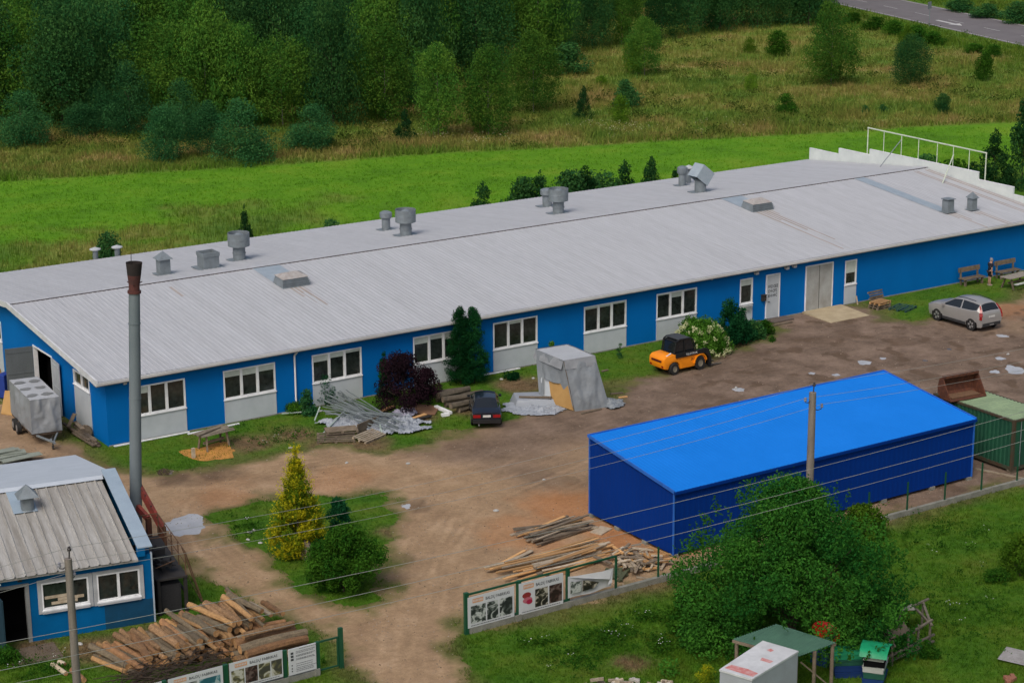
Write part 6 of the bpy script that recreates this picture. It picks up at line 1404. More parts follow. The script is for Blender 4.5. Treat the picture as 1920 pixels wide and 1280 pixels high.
# facing +x; y is left
V = [(0,0,.93), (0,0,1.12), (0,0,1.38), (.02,0,1.50), (.05,0,1.58), (.06,0,1.66), (.05,0,1.74),          # 0-6 pelvis..head
     (0,.09,.90), (.02,.10,.50), (-.02,.10,.09), (.15,.11,.04),                                         # 7-10 left leg
     (0,-.09,.90), (-.02,-.11,.50), (-.06,-.12,.09), (.11,-.13,.04),                                    # 11-14 right leg
     (0,.19,1.42), (.06,.24,1.14), (.25,.16,1.30), (.19,.10,1.52),                                       # 15-18 left arm raised to the face
     (0,-.19,1.42), (-.04,-.23,1.12), (-.02,-.24,.86), (0,-.24,.79)]                                    # 19-22 right arm hanging
E = [(0,1), (1,2), (2,3), (3,4), (4,5), (5,6), (0,7), (7,8), (8,9), (9,10), (0,11), (11,12), (12,13), (13,14), (2,15), (15,16), (16,17), (17,18), (2,19), (19,20), (20,21), (21,22)]
RD = [.13, .12, .14, .055, .085, .095, .06, .085, .058, .042, .035, .085, .058, .042, .035, .058, .045, .035, .035, .058, .045, .034, .035]
for base, tipd, sd in ((18, (0, -.01, 1), 1), (22, (0, 0, -1), 1)):       # five fingers each
    bx, by, bz_ = V[base]
    for k in range(5):
        o_ = (k-2)*.018; ln = (.05, .075, .085, .078, .06)[k]
        a = len(V); V.append((bx+o_+(-.015 if k == 0 else 0), by+.012*(1 if k == 0 else 0), bz_+tipd[2]*.035*(.3 if k == 0 else 1))); V.append((bx+o_*1.25+.01, by-.01, bz_+tipd[2]*(.035+ln)*(.6 if k == 0 else 1)))
        E += [(base, a), (a, a+1)]; RD += [.011, .008]
bodyo = skin_mesh('body', V, E, RD, SKIN, per)
DT = mat('dark_navy_cloth', (.010, .014, .028), rough=.9); 
skin_mesh('t_shirt', [(0,0,.90), (0,0,1.15), (0,0,1.38), (.01,0,1.46), (0,.19,1.42), (.04,.235,1.22), (0,-.19,1.42), (-.03,-.225,1.22)], [(0,1), (1,2), (2,3), (2,4), (4,5), (2,6), (6,7)], [.165, .15, .165, .085, .088, .075, .088, .075], DT, per)
skin_mesh('shorts', [(0,0,.95), (0,.095,.86), (.02,.105,.55), (0,-.095,.86), (-.02,-.115,.55)], [(0,1), (1,2), (0,3), (3,4)], [.155, .115, .095, .115, .095], mat('black_cloth', (.012, .012, .016), rough=.9), per)
hb = MB(); hb.lathe((.045, 0, 1.66), [(.10, -.02), (.108, .04), (.095, .10), (.05, .135), (0, .145)], 12); hb.build('hair', mat('grey_hair', (.22, .22, .23), rough=.9), per, smooth=True)
fm = MB(); fm.cbox((.155, 0, 1.64), (.035, .03, .05)); fm.build('nose', SKIN, per, bevel=.008)
for s in (-1, 1):
    fm = MB(); fm.cbox((.148, s*.035, 1.665), (.012, .026, .014)); fm.build('eye', BLACK, per); fm = MB(); fm.cbox((.055, s*.10, 1.64), (.05, .02, .06)); fm.build('ear', SKIN, per, bevel=.006)
    fm = MB(); fm.cbox((.055, s*.11-.0, .025), (.27, .10, .06)); o = fm.build('shoe', mat('pale_shoe', (.35, .30, .26), rough=.8), per, bevel=.02); o.location = (-.0 if s > 0 else -.04, 0, 0)
fm = MB(); fm.cbox((.148, 0, 1.595), (.012, .05, .012)); fm.build('mouth', mat('lips', (.28, .11, .09)), per)

# ------------------------------------------------------------------ sheds and stacks at the lower right
sh = thing('open_shelter', 'small open shelter with a dark green ribbed roof under the big round bush', 'shelter', G(1470, 1200, 0))
zS = 1.95; q = [G(1374, 1198, zS-.1), G(1495, 1231, zS-.1), G(1567, 1205, zS), G(1455, 1170, zS)]
q = [p-sh.location for p in q]
mb = MB(); n = 18; vs = []
for i in range(n+1):
    for f, hh in ((0, 0), (.5, 0), (.6, .03), (.9, .03)):
        t = min(1, (i+f)/n); vs += [q[0].lerp(q[3], t)+Vector((0,0,hh)), q[1].lerp(q[2], t)+Vector((0,0,hh))]
mb.add(vs, [(2*i, 2*i+2, 2*i+3, 2*i+1) for i in range(len(vs)//2-1)]); mb.build('roof', mat('dull_green_roof_sheet', (.055, .135, .095), rough=.6, col2=(.045, .11, .08), scale=1.5, fine=.1), sh)
for i, p in enumerate([q[0].lerp(q[2], .04), q[1].lerp(q[3], .05), q[2].lerp(q[0], .03), q[3].lerp(q[1], .04), q[1].lerp(q[2], .45)]):
    mb = MB(); mb.cyl((p.x, p.y, 0), (p.x, p.y, p.z-.02), .07, n=8); mb.build('post', PLANKG, sh)
mb = MB(); mb.beam(q[0]+Vector((0,0,-.06)), q[1]+Vector((0,0,-.06)), .08, .1); mb.beam(q[3]+Vector((0,0,-.06)), q[2]+Vector((0,0,-.06)), .08, .1); a = q[1].lerp(q[2], .1); b = q[1].lerp(q[2], .9); mb.beam(Vector((a.x, a.y, 1.6)), Vector((b.x, b.y, .3)), .05, .05); mb.build('roof_beam', PLANKG, sh)
zW = 2.25; q = [G(x, y, zW) for x, y in ((1350, 1256), (1410, 1274), (1496, 1222), (1430, 1203))]; cc = sum(q, Vector())/4
wbx = thing('white_cabinet', 'tall white metal cabinet with red stains on its top at the bottom edge', 'cabinet', (cc.x, cc.y, 0)); q = [p-Vector((cc.x, cc.y, 0)) for p in q]
mb = MB(); mb.prism([Vector((p.x, p.y, .05)) for p in q], (0, 0, zW-.08)); mb.build('cabinet_body', mat('pale_grey_cabinet_paint', (.33, .36, .40), rough=.5, col2=(.29, .31, .34), fine=.05), wbx)
mb = MB(); mb.prism([p*1.02+Vector((0,0,-.025-.02*zW)) for p in q], (0, 0, .07)); tp_ = mb.build('top_panel', mat('white_cabinet_top', (.58, .60, .62), rough=.5, fine=.04), wbx)
zt_ = max((p*1.02+Vector((0,0,.045-.02*zW))).z for p in q)+.004
ST = mat('red_rust_stain', (.45, .07, .06), rough=.8, col2=(.52, .36, .35), scale=6, mix=.9)
a, b, c, d = q
def bq(u, v): return lerp4(a, b, c, d, u, v)
for pts in ([(.05, .06), (.95, .05), (.94, .17), (.6, .20), (.1, .19)], [(.55, .50), (.85, .50), (.85, .57), (.5, .58)], [(.35, .80), (.5, .78), (.52, .84), (.4, .87)]):
    mb = MB(); mb.poly([(bq(u, v).x, bq(u, v).y, zt_) for u, v in pts]); mb.build('red_stain', ST, wbx)
# green and blue crates
CRG = mat('green_plastic_crate', (.012, .20, .095), rough=.5, fine=.1); CRD = mat('dark_green_crate', (.01, .075, .05), rough=.6, fine=.15); CRB = mat('dark_blue_crate', (.008, .035, .15), rough=.5, fine=.15); CRW = mat('white_crate', (.38, .40, .38), rough=.6, fine=.1)
def crate(loc, rz, m, label, sz=(1.1, .75, .22)):
    t = thing('crate', label, 'crate', loc, rz, 'flat crates by the green shelter'); L_, W_2, H_ = sz
    mb = MB(); mb.box(-L_/2, L_/2, -W_2/2, -W_2/2+.03, 0, H_); mb.box(-L_/2, L_/2, W_2/2-.03, W_2/2, 0, H_); mb.box(-L_/2, -L_/2+.03, -W_2/2+.03, W_2/2-.03, 0, H_); mb.box(L_/2-.03, L_/2, -W_2/2+.03, W_2/2-.03, 0, H_); mb.build('crate_wall', m, t)
    mb = MB(); mb.box(-L_/2+.031, L_/2-.031, -W_2/2+.031, W_2/2-.031, .01, H_-.03); mb.build('crate_filling', CRD if m is not CRG else CRG, t)
    mb = MB(); [mb.box(-L_/2-.015, L_/2+.015, s*(W_2/2+.012)-.008, s*(W_2/2+.012)+.008, H_-.05, H_) for s in (-1, 1)]; mb.build('rim', m, t); return t
s1 = G(1640, 1272)
for k, m in enumerate((CRB, CRD, CRW, BLACK, CRW)): crate((s1.x, s1.y, .235*k), R_(38+4*(k % 2)), m, ['blue crate at the bottom of the stack under the green cover', 'dark green crate second from the bottom under the green cover', 'white crate in the middle of the stack under the green cover', 'black crate fourth in the stack under the green cover', 'white crate directly under the bright green cover'][k])
mb = MB(); quad_sheet(mb, (-.75, -.5, 0), (.75, -.55, .0), (.75, .55, .02), (-.7, .5, .0), 14, 10, lambda u, v, p: .10*math.sin(u*4)+.05*mnoise.noise(p*4)-.14*(abs(2*u-1)**6)); o = mb.build('green_cover', mat('bright_green_tarpaulin', (.010, .27, .12), rough=.4, fine=.08), smooth=True); o.location = (s1.x, s1.y, .235*5+.1); o.rotation_euler = (0, 0, R_(38)); tag(o, 'bright green plastic cover laid over the tallest crate stack', 'cover')
s2 = G(1590, 1262)
for k, m in enumerate((CRB, CRB, CRD, CRG)): crate((s2.x-.02*k, s2.y+.03*k, .235*k), R_(-30), m, ['blue crate at the bottom of the stack beside the shelter post', 'blue crate second from the bottom beside the shelter post', 'dark green crate third up beside the shelter post', 'green crate topmost in the stack beside the shelter post'][k])
s3 = G(1620, 1228)
for k, m in enumerate((CRD, CRD, CRD)): crate((s3.x, s3.y, .235*k), R_(20), m, ['dark green crate lowest in the rear stack under the bush', 'dark green crate in the middle of the rear stack under the bush', 'dark green crate topmost in the rear stack under the bush'][k])
s4 = G(1648, 1225); crate((s4.x, s4.y, 0), R_(20), CRD, 'single dark crate in the shade beside the timber pen'); crate((s4.x, s4.y, .235), R_(20), CRB, 'dark blue crate set on the single crate beside the timber pen')
rp_ = G(1546, 1186, 1.2); mb = MB(); mb.lathe((0,0,0), [(0, 0), (.40, .02), (.52, .18), (.55, .20), (.50, .18), (.38, .05), (0, .04)], 18); o = mb.build('red_basin', mat('bright_red_plastic', (.50, .008, .008), rough=.4), smooth=True); o.location = (rp_.x, rp_.y, 1.1); o.rotation_euler = (R_(25), 0, 0); tag(o, 'bright red basin lying behind the green shelter roof', 'basin')
mb = MB(); mb.cbox((rp_.x+.1, rp_.y+.05, .55), (.9, .7, 1.1), .3); o = mb.build('blue_barrel_crate', CRB); tag(o, 'dark blue box standing under the red basin behind the shelter', 'box')
# timber pen
pen = thing('timber_pen', 'ramshackle grey timber pen with sagging rails beside the crate stacks', 'timber pen', G(1690, 1225)); po = pen.location
def pp_(x, y, z): return G(x, y, z)-po
PN = mat('silvery_old_timber', (.16, .145, .11), rough=.9, col2=(.08, .07, .055), scale=3, fine=.25)
A, B_, C_, D_ = pp_(1672, 1247, 0), pp_(1742, 1213, 0), pp_(1728, 1178, 0), pp_(1640, 1215, 0)
for p, h_ in ((A, 1.0), (B_, 1.1), (C_, 1.1), (D_, 1.0), (A.lerp(B_, .42), 1.0), (A.lerp(B_, .68), 1.15), (C_.lerp(D_, .5), 1.0)):
    mb = MB(); mb.cyl((p.x, p.y, 0), (p.x, p.y, h_), .05, n=7); mb.build('post', PN, pen)
up = lambda p, z: Vector((p.x, p.y, z))
for a, b, z0_, z1_ in ((A, B_, .22, .18), (A, B_, .42, .45), (D_, A, .95, .85), (C_, B_, 1.1, 1.0), (D_.lerp(C_, .3), A.lerp(B_, .5), 1.05, 1.0), (C_.lerp(D_, .15), B_, .95, .98), (D_, C_, 1.0, 1.15), (A.lerp(B_, .6), B_, 1.0, 1.1)):
    mb = MB(); mb.beam(up(a, z0_)-(b-a)*.08, up(b, z1_)+(b-a)*.12, .09, .06); mb.build('rail', PN, pen)
mb = MB(); mb.prism([up(A.lerp(D_, .1), .98), up(A.lerp(B_, .45), 1.02), up(A.lerp(B_, .45).lerp(D_.lerp(C_, .45), .5), 1.08), up(D_.lerp(A, .5), 1.05)], (0,0,.03)); mb.build('roof_board', mat('brown_roofing_felt', (.13, .105, .075), rough=.95, fine=.2), pen)
mb = MB(); mb.prism([up(C_.lerp(D_, .25), 1.2), up(B_.lerp(C_, .7).lerp(D_, .2), 1.1), up(C_.lerp(D_, .5), 1.15)], (0,0,.03)); mb.build('loose_sheet', mat('grey_loose_sheet', (.26, .25, .22), rough=.8), pen)
c = G(1905, 1240); cs = thing('corrugated_sheet', 'grey corrugated sheet lying on the grass at the right picture edge', 'corrugated sheet', (c.x+.3, c.y, 0), R_(28))
mb = MB(); n = 9; vs = []
for i in range(n*6+1):
    x = i/6*.14; vs += [(x-.6, -.75, .06+.035*math.sin(i*math.pi/3)), (x-.6, .75, .12+.035*math.sin(i*math.pi/3))]
mb.add(vs, [(2*i, 2*i+2, 2*i+3, 2*i+1) for i in range(n*6)]); mb.build('sheet', mat('grey_fibre_cement', (.26, .26, .27), rough=.9, col2=(.18, .18, .18), scale=3), cs)
for i in range(5):
    c = G(1893+rr.uniform(-6, 20), 1272+rr.uniform(-5, 6), .08); mb = MB(); mb.cbox(c, (rr.uniform(.2, .4), .15, .14), rr.uniform(0, 3)); o = mb.build('brick_rubble', mat('red_brick_rubble', (.30, .13, .08), rough=.9, fine=.3)); tag(o, 'piece of reddish rubble below the corrugated sheet', 'rubble', 'rubble pieces')
for i in range(26):
    c = G(rr.uniform(1098, 1270), 1277+rr.gauss(0, 4)+ (6 if i % 3 else 0), .08+rr.random()*.2); th = rr.uniform(0, 3.1); d = Vector((math.cos(th), math.sin(th), rr.uniform(-.3, .3)))*rr.uniform(.1, .28); plank(c-d, c+d, .11, .09, rr.choice([PLANKW, PLANKW, PLANKG, mat('white_birch_billet', (.50, .47, .42), rough=.8, fine=.2)]), 'split pale firewood piece in the heap at the bottom edge', 'firewood at the bottom edge', 'firewood_piece', 'firewood')
# pots
for px, py, lab in ((1373, 640, 'white flower pot at the bed by the narrow window, left of the pair'), (1384, 637, 'white flower pot at the bed by the narrow window, right of the pair')):
    c = G(px, py); mb = MB(); mb.lathe((0,0,0), [(0, .0), (.14, 0), (.2, .30), (.21, .32), (.17, .30), (.0, .28)], 14); o = mb.build('flower_pot', WHITE, smooth=True); o.location = c; tag(o, lab, 'flower pot')
# scattered pale stones
for i, (x, y) in enumerate([(476, 995), (488, 1018), (465, 1012), (468, 998), (930, 958), (1380, 728), (1020, 900), (765, 870), (650, 868), (880, 760), (940, 712), (1000, 710), (600, 772), (545, 840), (1890, 665), (150, 1208)]):
    c = G(x, y); mb = MB(); mb.lathe((0,0,0), [(0, 0), (.09, .01), (.11, .05), (.06, .1), (0, .11)], 7); o = mb.build('stone', mat('pale_stone', (.42, .42, .40), rough=.9, fine=.2)); o.location = c; o.scale = (U(.7, 1.5), U(.7, 1.4), U(.6, 1.0)); o.rotation_euler = (0, 0, U(0, 3)); tag(o, 'small pale stone lying on the grass or dirt', 'stone', 'scattered pale stones')
#@@PART5
# ------------------------------------------------------------------ foliage
def unit(a): return a/np.maximum(np.linalg.norm(a, axis=1, keepdims=True), 1e-9)
def leaf_arrays(P, Nn, size, rng, aspect=.55, align=.45, droop=0.0):
    n = len(P); nr = unit(Nn*align + unit(rng.normal(size=(n, 3)))*(1-align)); t = unit(np.cross(nr, unit(rng.normal(size=(n, 3))))); t[:, 2] -= droop; t = unit(t); b = np.cross(nr, t)
    s = size[:, None]; q = np.stack([P-t*s, P-b*s*aspect+nr*s*.12, P+t*s, P+b*s*aspect+nr*s*.12], 1)
    return q.reshape(-1, 3), np.arange(n*4).reshape(n, 4)
def lobe_cloud(rng, cen, rad, n, leaf, clump_tint, flat=.0, inner=.55):
    """leaf points spread through a set of ellipsoid lobes"""
    cen = np.asarray(cen, float); rad = np.asarray(rad, float); w = (rad.prod(1))**(2/3); k = rng.choice(len(cen), n, p=w/w.sum())
    d = unit(rng.normal(size=(n, 3))); r = inner+(1-inner)*rng.random(n)**.6
    r = np.where(rng.random(n) < .06, r*1.18, r)
    P = cen[k]+d*rad[k]*r[:, None]; P += rng.normal(size=(n, 3))*leaf*.4
    tint = np.clip(clump_tint[k]+rng.normal(size=n)*.16, 0, 1); sz = leaf*(.6+.8*rng.random(n)); return P, d, sz, tint
def leaves_obj(name, m, parts, rng, parent=None, aspect=.55, align=.45, droop=0.0):
    V = []; F = []; T = []; o = 0
    for P, d, sz, tint in parts:
        v, f = leaf_arrays(P, d, sz, rng, aspect, align, droop); V.append(v); F.append(f+o); T.append(np.repeat(tint, 4)); o += len(v)
    return from_np(name, np.concatenate(V), np.concatenate(F), m, tint=np.concatenate(T), parent=parent)
def crown_lobes(rng, H, W, prof, K, ls, t0=.10, jitter=.35):
    """lobes filling a body of revolution with radius prof(t)*W/2 at height t*H, most of them near its skin"""
    cen = []; rad = []; k = 0
    while len(cen) < K:
        t = t0+(1-t0)*rng.random(); R0 = prof(t)
        if rng.random() > (R0+.12): continue
        k += 1; a = k*2.399+rng.normal()*.6; R0 *= W/2; lr = ls*W*(.55+.8*rng.random()); lr = min(lr, max(R0*.8, .035*W))
        q = max(0, R0-lr*.75)*(rng.random()**.33)*(1+.16*rng.normal()*jitter/.35)
        lz = lr*(.75+.5*rng.random()); cen.append((q*math.cos(a), q*math.sin(a), max(lz*.5, min(t*H, H-lz*.85)))); rad.append((lr, lr, lz))
    return np.array(cen), np.array(rad)
LM = dict(
    birch=leafmat('birch_leaves', (.036, .125, .020), (.098, .200, .026)), dark=leafmat('dark_wood_leaves', (.022, .095, .030), (.062, .160, .040)),
    pine=leafmat('pine_needles', (.019, .086, .030), (.048, .148, .047)), spruce=leafmat('spruce_needles', (.010, .048, .016), (.030, .090, .024)),
    bush=leafmat('bush_leaves', (.020, .085, .010), (.060, .160, .016)), big=leafmat('willow_leaves', (.013, .080, .014), (.056, .182, .022)), thuja=leafmat('thuja_sprays', (.005, .040, .014), (.016, .085, .022)),
    gold=leafmat('golden_sprays', (.10, .20, .014), (.60, .52, .018)), ball=leafmat('ball_thuja_sprays', (.006, .060, .024), (.022, .125, .045)), red=leafmat('dark_red_leaves', (.013, .009, .012), (.036, .016, .024)),
    hyd=leafmat('hydrangea_leaves', (.035, .12, .012), (.10, .24, .03)), jun=leafmat('juniper_sprays', (.006, .050, .018), (.020, .10, .032)), lime=leafmat('lime_green_leaves', (.055, .14, .012), (.12, .22, .02)))
HEAD = leafmat('cream_flower_heads', (.42, .47, .20), (.72, .74, .46), .15)
def trunk_mb(H, r, rng, limbs=5, W=1.0, t0=.3):
    mb = MB(); mb.tube([(0,0,-.1), (r*.3, r*.2, H*.4), (-r*.2, 0, H*.9)], r, 7, r1=r*.2)
    for i in range(limbs):
        a = i*2.4+rng.random(); z = H*(t0+.5*rng.random()); mb.tube([(0,0,z), (W*.2*math.cos(a), W*.2*math.sin(a), z+H*.08), (W*.40*math.cos(a), W*.40*math.sin(a), z+H*.2)], r*.4, 5, r1=r*.1)
    return mb
PROF = dict(wood=lambda t: (max(0, math.sin(math.pi*min(1, (.12+.88*t)**.9)))**.5),
    birch=lambda t: (max(0, math.sin(math.pi*min(1, (.10+.90*t)**.95)))**.6), round=lambda t: max(.02, 1-(2*t-1)**2)**.5, pine=lambda t: min(1, t*4+.6)*max(0.02, 1-t**1.35)**.6*1.06,
    cone=lambda t: min(1, t*8+.4)*max(.015, 1-t)**.85, column=lambda t: min(1, t*5+.7)*(max(.02, 1-t**2.2)**.62), mound=lambda t: min(1, t*3+.82)*max(.02, 1-t**1.5)**.62, dome=lambda t: min(1, t*4+.6)*max(.02, 1-t*t)**.5)
protos = {}
def proto(kind, idx):
    """crown + trunk meshes of unit height and unit width, shared by every copy"""
    k = (kind, idx)
    if k in protos: return protos[k]
    rng = np.random.default_rng(100+idx*17+len(kind)); spec = dict(birch=('birch', 70, .15, 15000, .0125, 'birch'), wood=('wood', 64, .17, 15000, .0125, 'dark'), pine=('pine', 66, .16, 13000, .0125, 'pine'), spruce=('cone', 60, .10, 5200, .018, 'spruce'), bush=('dome', 36, .19, 4200, .028, 'bush'), dkbush=('dome', 36, .19, 4200, .028, 'dark'), lime=('birch', 36, .16, 3200, .026, 'lime'))[kind]
    pf_, K, ls, n, lf, lm = spec
    c, r = crown_lobes(rng, 1, 1, PROF[pf_], K, ls, .06 if kind in ('pine', 'spruce', 'bush', 'dkbush', 'lime') else .10)
    ct = np.clip(.45+rng.normal(size=len(c))*.36, 0, 1)
    parts = [lobe_cloud(rng, c, r, n, lf, ct)]
    o = leaves_obj('crown', LM[lm], parts, rng, droop=0); me = o.data; bpy.data.objects.remove(o)
    t = trunk_mb(.8, .013, rng, 4, .45, .2).build('trunk', BIRCHB if kind == 'birch' else TRUNK); tm = t.data; bpy.data.objects.remove(t)
    protos[k] = (me, tm); return protos[k]
def place_tree(name, label, cat, P_, H, W_t, kind, idx, group=None):
    cm_, tm = proto(kind, idx); r = thing(name, label, cat, P_, U(0, 6.28), group); r.scale = (W_t, W_t, H)
    for nm, me in (('crown', cm_), ('trunk', tm)): o = bpy.data.objects.new(nm, me); COL.objects.link(o); o.parent = r
    return r
def tree_px(name, label, cat, x, yb, yt, w, kind, idx, group=None, Y=None):
    P_ = G(x, yb) if Y is None else PY(x, yb, Y); P_ = Vector((P_.x, P_.y, 0)); top = PY(x, yt, P_.y); mp = MPP(P_); return place_tree(name, label, cat, P_, top.z*1.02, w*mp*(1.35 if kind == 'pine' else 1.15), kind, idx, group)
rnd.seed(99)
TALL = 'tall trees of the dense wood behind the field'
def wood(x, y, H, W_t, kind, idx):
    place_tree('wood_tree', 'tall dark green tree in the close wood behind the field' if kind == 'wood' else 'tall yellow green birch in the close wood behind the field', 'tree', Vector((x, y, 0)), H, W_t, kind, idx, TALL if kind == 'wood' else 'tall birches of the dense wood')
i = 0
for (yb, xa, xb, st, h0) in ((232, -120, 770, 82, 11.5), (196, -160, 840, 84, 14), (160, -120, 960, 84, 15), (120, -160, 1060, 88, 16), (82, -120, 1120, 92, 17), (44, -150, 1560, 96, 16), (8, -150, 1540, 104, 17), (-34, -150, 1500, 112, 18), (-34, 1730, 2040, 90, 13), (-60, 1700, 2100, 90, 16)):
    x = xa
    while x < xb:
        p = G(x+U(-20, 20), yb+U(-9, 9)); i += 1
        wood(p.x, p.y, h0*U(.78, 1.15), U(6.6, 10.0)*(1 if st < 95 else 1.15), 'birch' if U(0, 1) < .36 else 'wood', i % 5); x += st*U(.85, 1.15)
for x, yb, w, h, kd in ((1050, 108, 80, 9, 'wood'), (1110, 92, 90, 10, 'wood'), (1165, 84, 90, 11, 'birch'), (1290, 66, 90, 10, 'wood'), (1350, 60, 95, 11, 'wood'), (1420, 52, 95, 10, 'wood'), (1480, 45, 90, 9, 'dkbush'), (1530, 38, 80, 9, 'wood'), (1240, 74, 80, 9, 'wood'), (1600, -14, 80, 9, 'wood'), (1660, -30, 90, 10, 'wood')):
    p = G(x, yb); i += 1; wood(p.x, p.y, h*U(.9, 1.1), w*MPP(p), 'wood' if kd != 'birch' else 'birch', i % 5)
for a in [('birch_tree', 'light green birch standing in front of the wood, left of the pair by the meadow', 'birch', 822, 258, 84, 100, 'birch', 0), ('birch_tree', 'birch with a yellow green top, right one of the front pair by the meadow', 'birch', 916, 255, 86, 104, 'birch', 1),
    ('birch_tree', 'darker leafy birch behind the right one of the front pair', 'birch', 1000, 212, 60, 100, 'birch', 2), ('birch_tree', 'broad yellow green birch rising in the middle of the wood edge', 'birch', 345, 240, 46, 125, 'birch', 3), ('birch_tree', 'broad yellow green birch right beside the tallest wood edge birch', 'birch', 448, 238, 44, 120, 'birch', 1),
    ('young_pine', 'rounded bluish pine at the left picture edge before the wood', 'pine', 42, 272, 170, 100, 'pine', 0), ('young_pine', 'small bluish pine second from the left before the wood', 'pine', 158, 256, 190, 80, 'pine', 1), ('young_pine', 'slim bluish pine with a bare tip left of the tall pine', 'pine', 188, 240, 152, 60, 'pine', 2),
    ('young_pine', 'tall bluish pine standing before the yellow green birches', 'pine', 245, 252, 116, 90, 'pine', 3), ('young_pine', 'rounded bluish pine nearest the field, left of the big front pair', 'pine', 310, 304, 190, 84, 'pine', 1), ('young_pine', 'bluish pine standing behind the front pine pair', 'pine', 340, 262, 148, 78, 'pine', 0),
    ('young_pine', 'bluish pine left of the broadest front pine', 'pine', 390, 290, 190, 72, 'pine', 2), ('young_pine', 'broadest bluish pine at the edge of the green field', 'pine', 452, 304, 186, 108, 'pine', 3), ('young_pine', 'rounded bluish pine standing alone with a brown patch at its foot', 'pine', 583, 278, 196, 92, 'pine', 0),
    ('young_pine', 'small bluish pine in the shade of the wood above the lone pine', 'pine', 590, 215, 140, 70, 'pine', 2), ('young_spruce', 'narrow dark spruce just left of the front birch pair', 'spruce', 760, 266, 205, 48, 'spruce', 0),
    ('leafy_bush', 'bluish bush at the right end of the wood', 'bush', 1066, 140, 82, 76, 'dkbush', 0), ('young_spruce', 'small dark conical spruce in the meadow right of the front birches', 'spruce', 1094, 224, 160, 42, 'spruce', 1), ('leafy_bush', 'dark bush behind the light sapling in the meadow', 'bush', 1174, 202, 150, 52, 'dkbush', 1),
    ('young_tree', 'light green sapling in front of the dark meadow bush', 'tree', 1163, 232, 178, 40, 'lime', 0), ('meadow_tree', 'round leafy tree standing alone in the meadow', 'tree', 1208, 142, 34, 70, 'birch', 2), ('young_tree', 'lighter small tree leaning against the round meadow tree', 'tree', 1188, 140, 66, 42, 'lime', 1),
    ('meadow_tree', 'largest leafy tree in the open meadow below the road', 'tree', 1558, 160, 6, 104, 'birch', 3), ('meadow_tree', 'dark leafy tree in the meadow right of the largest one', 'tree', 1706, 160, 66, 76, 'wood', 2), ('young_tree', 'pale thin sapling growing behind the dark meadow tree', 'tree', 1700, 110, 50, 34, 'lime', 2),
    ('leafy_bush', 'compact dark green bush in the middle of the meadow', 'bush', 1474, 216, 177, 42, 'bush', 0), ('leafy_bush', 'narrow dark bush on the right of the meadow', 'bush', 1767, 214, 176, 34, 'dkbush', 2), ('leafy_bush', 'green bush in the upper meadow left of the largest tree', 'bush', 1457, 106, 58, 46, 'bush', 1), ('young_tree', 'yellow green sapling in the left middle of the meadow', 'tree', 1408, 172, 138, 26, 'lime', 1),
    ('leafy_bush', 'small upright bush at the far right of the meadow', 'bush', 1845, 152, 100, 38, 'bush', 2), ('leafy_bush', 'tiny dark bush low in the meadow', 'bush', 1655, 210, 196, 18, 'dkbush', 1), ('leafy_bush', 'tiny dark bush beside the other tiny bush in the meadow', 'bush', 1622, 214, 198, 16, 'dkbush', 0), ('young_tree', 'small pale sapling near the left edge of the meadow', 'tree', 1405, 100, 70, 26, 'lime', 0), ('young_tree', 'thin light sapling in the meadow below the round tree', 'tree', 1128, 162, 142, 22, 'lime', 2),
    ('young_spruce', 'tall dark spruce at the right picture edge behind the parapet', 'spruce', 1915, 350, 175, 105, 'spruce', 2), ('young_spruce', 'broad dark spruce just right of the pale pipe frame', 'spruce', 1862, 352, 244, 88, 'spruce', 0)]: tree_px(*a)
for x, yb, yt, w, k in ((1640, 56, 32, 50, 0), (1676, 66, 38, 46, 1), (1716, 76, 48, 50, 2), (1752, 84, 60, 44, 0), (1600, 44, 24, 40, 1), (1862, 106, 84, 40, 1), (1826, 100, 82, 40, 2)): tree_px('roadside_bush', 'low green bush on the verge below the road', 'bush', x, yb, yt, w, 'bush', k, 'low bushes below the road')
for x, yb, yt, w in ((1850, 34, 8, 60), (1905, 44, 4, 60), (1800, 22, -6, 60), (1960, 54, 10, 60)): tree_px('roadside_bush', 'dark bush on the far side of the road', 'bush', x, yb, yt, w, 'dkbush', 1, 'dark bushes beyond the road')
BH = 'young spruces showing above the rear roof edge'
for x, yt, w, k, kd in ((905, 340, 42, 0, 'spruce'), (985, 332, 60, 1, 'dkbush'), (1012, 320, 40, 2, 'spruce'), (1068, 322, 60, 0, 'dkbush'), (1098, 308, 46, 1, 'spruce'), (1130, 322, 60, 2, 'dkbush'), (1172, 300, 40, 0, 'spruce'), (1221, 290, 32, 1, 'spruce'), (1266, 312, 20, 2, 'spruce'), (620, 412, 40, 1, 'dkbush'), (457, 384, 22, 2, 'spruce'), (200, 438, 46, 0, 'dkbush'), (1690, 300, 60, 0, 'spruce'), (1735, 290, 60, 1, 'dkbush'), (1790, 302, 70, 2, 'bush'), (1825, 300, 60, 1, 'spruce')):
    Yb = 29.0 if x < 1600 else 22.0
    t = PY(x, yt, Yb) if x < 1600 else PX(x, yt, 71.0); P_ = Vector((t.x, t.y, 0)); place_tree('young_spruce' if kd == 'spruce' else 'leafy_bush', ('young dark spruce top showing over the rear roof edge' if kd == 'spruce' else 'leafy bush top showing over the rear roof edge') if x < 1600 else ('dark spruce behind the pale pipe frame' if kd == 'spruce' else 'leafy bush behind the pale pipe frame'), 'tree' if kd == 'spruce' else 'bush', P_, max(t.z, 1.0), w*MPP(t)*(2.6 if kd == 'spruce' else 1.8), kd, k, (BH if kd == 'spruce' else 'leafy bushes above the rear roof edge') if x < 1600 else ('spruces behind the pipe frame' if kd == 'spruce' else 'bushes behind the pipe frame'))

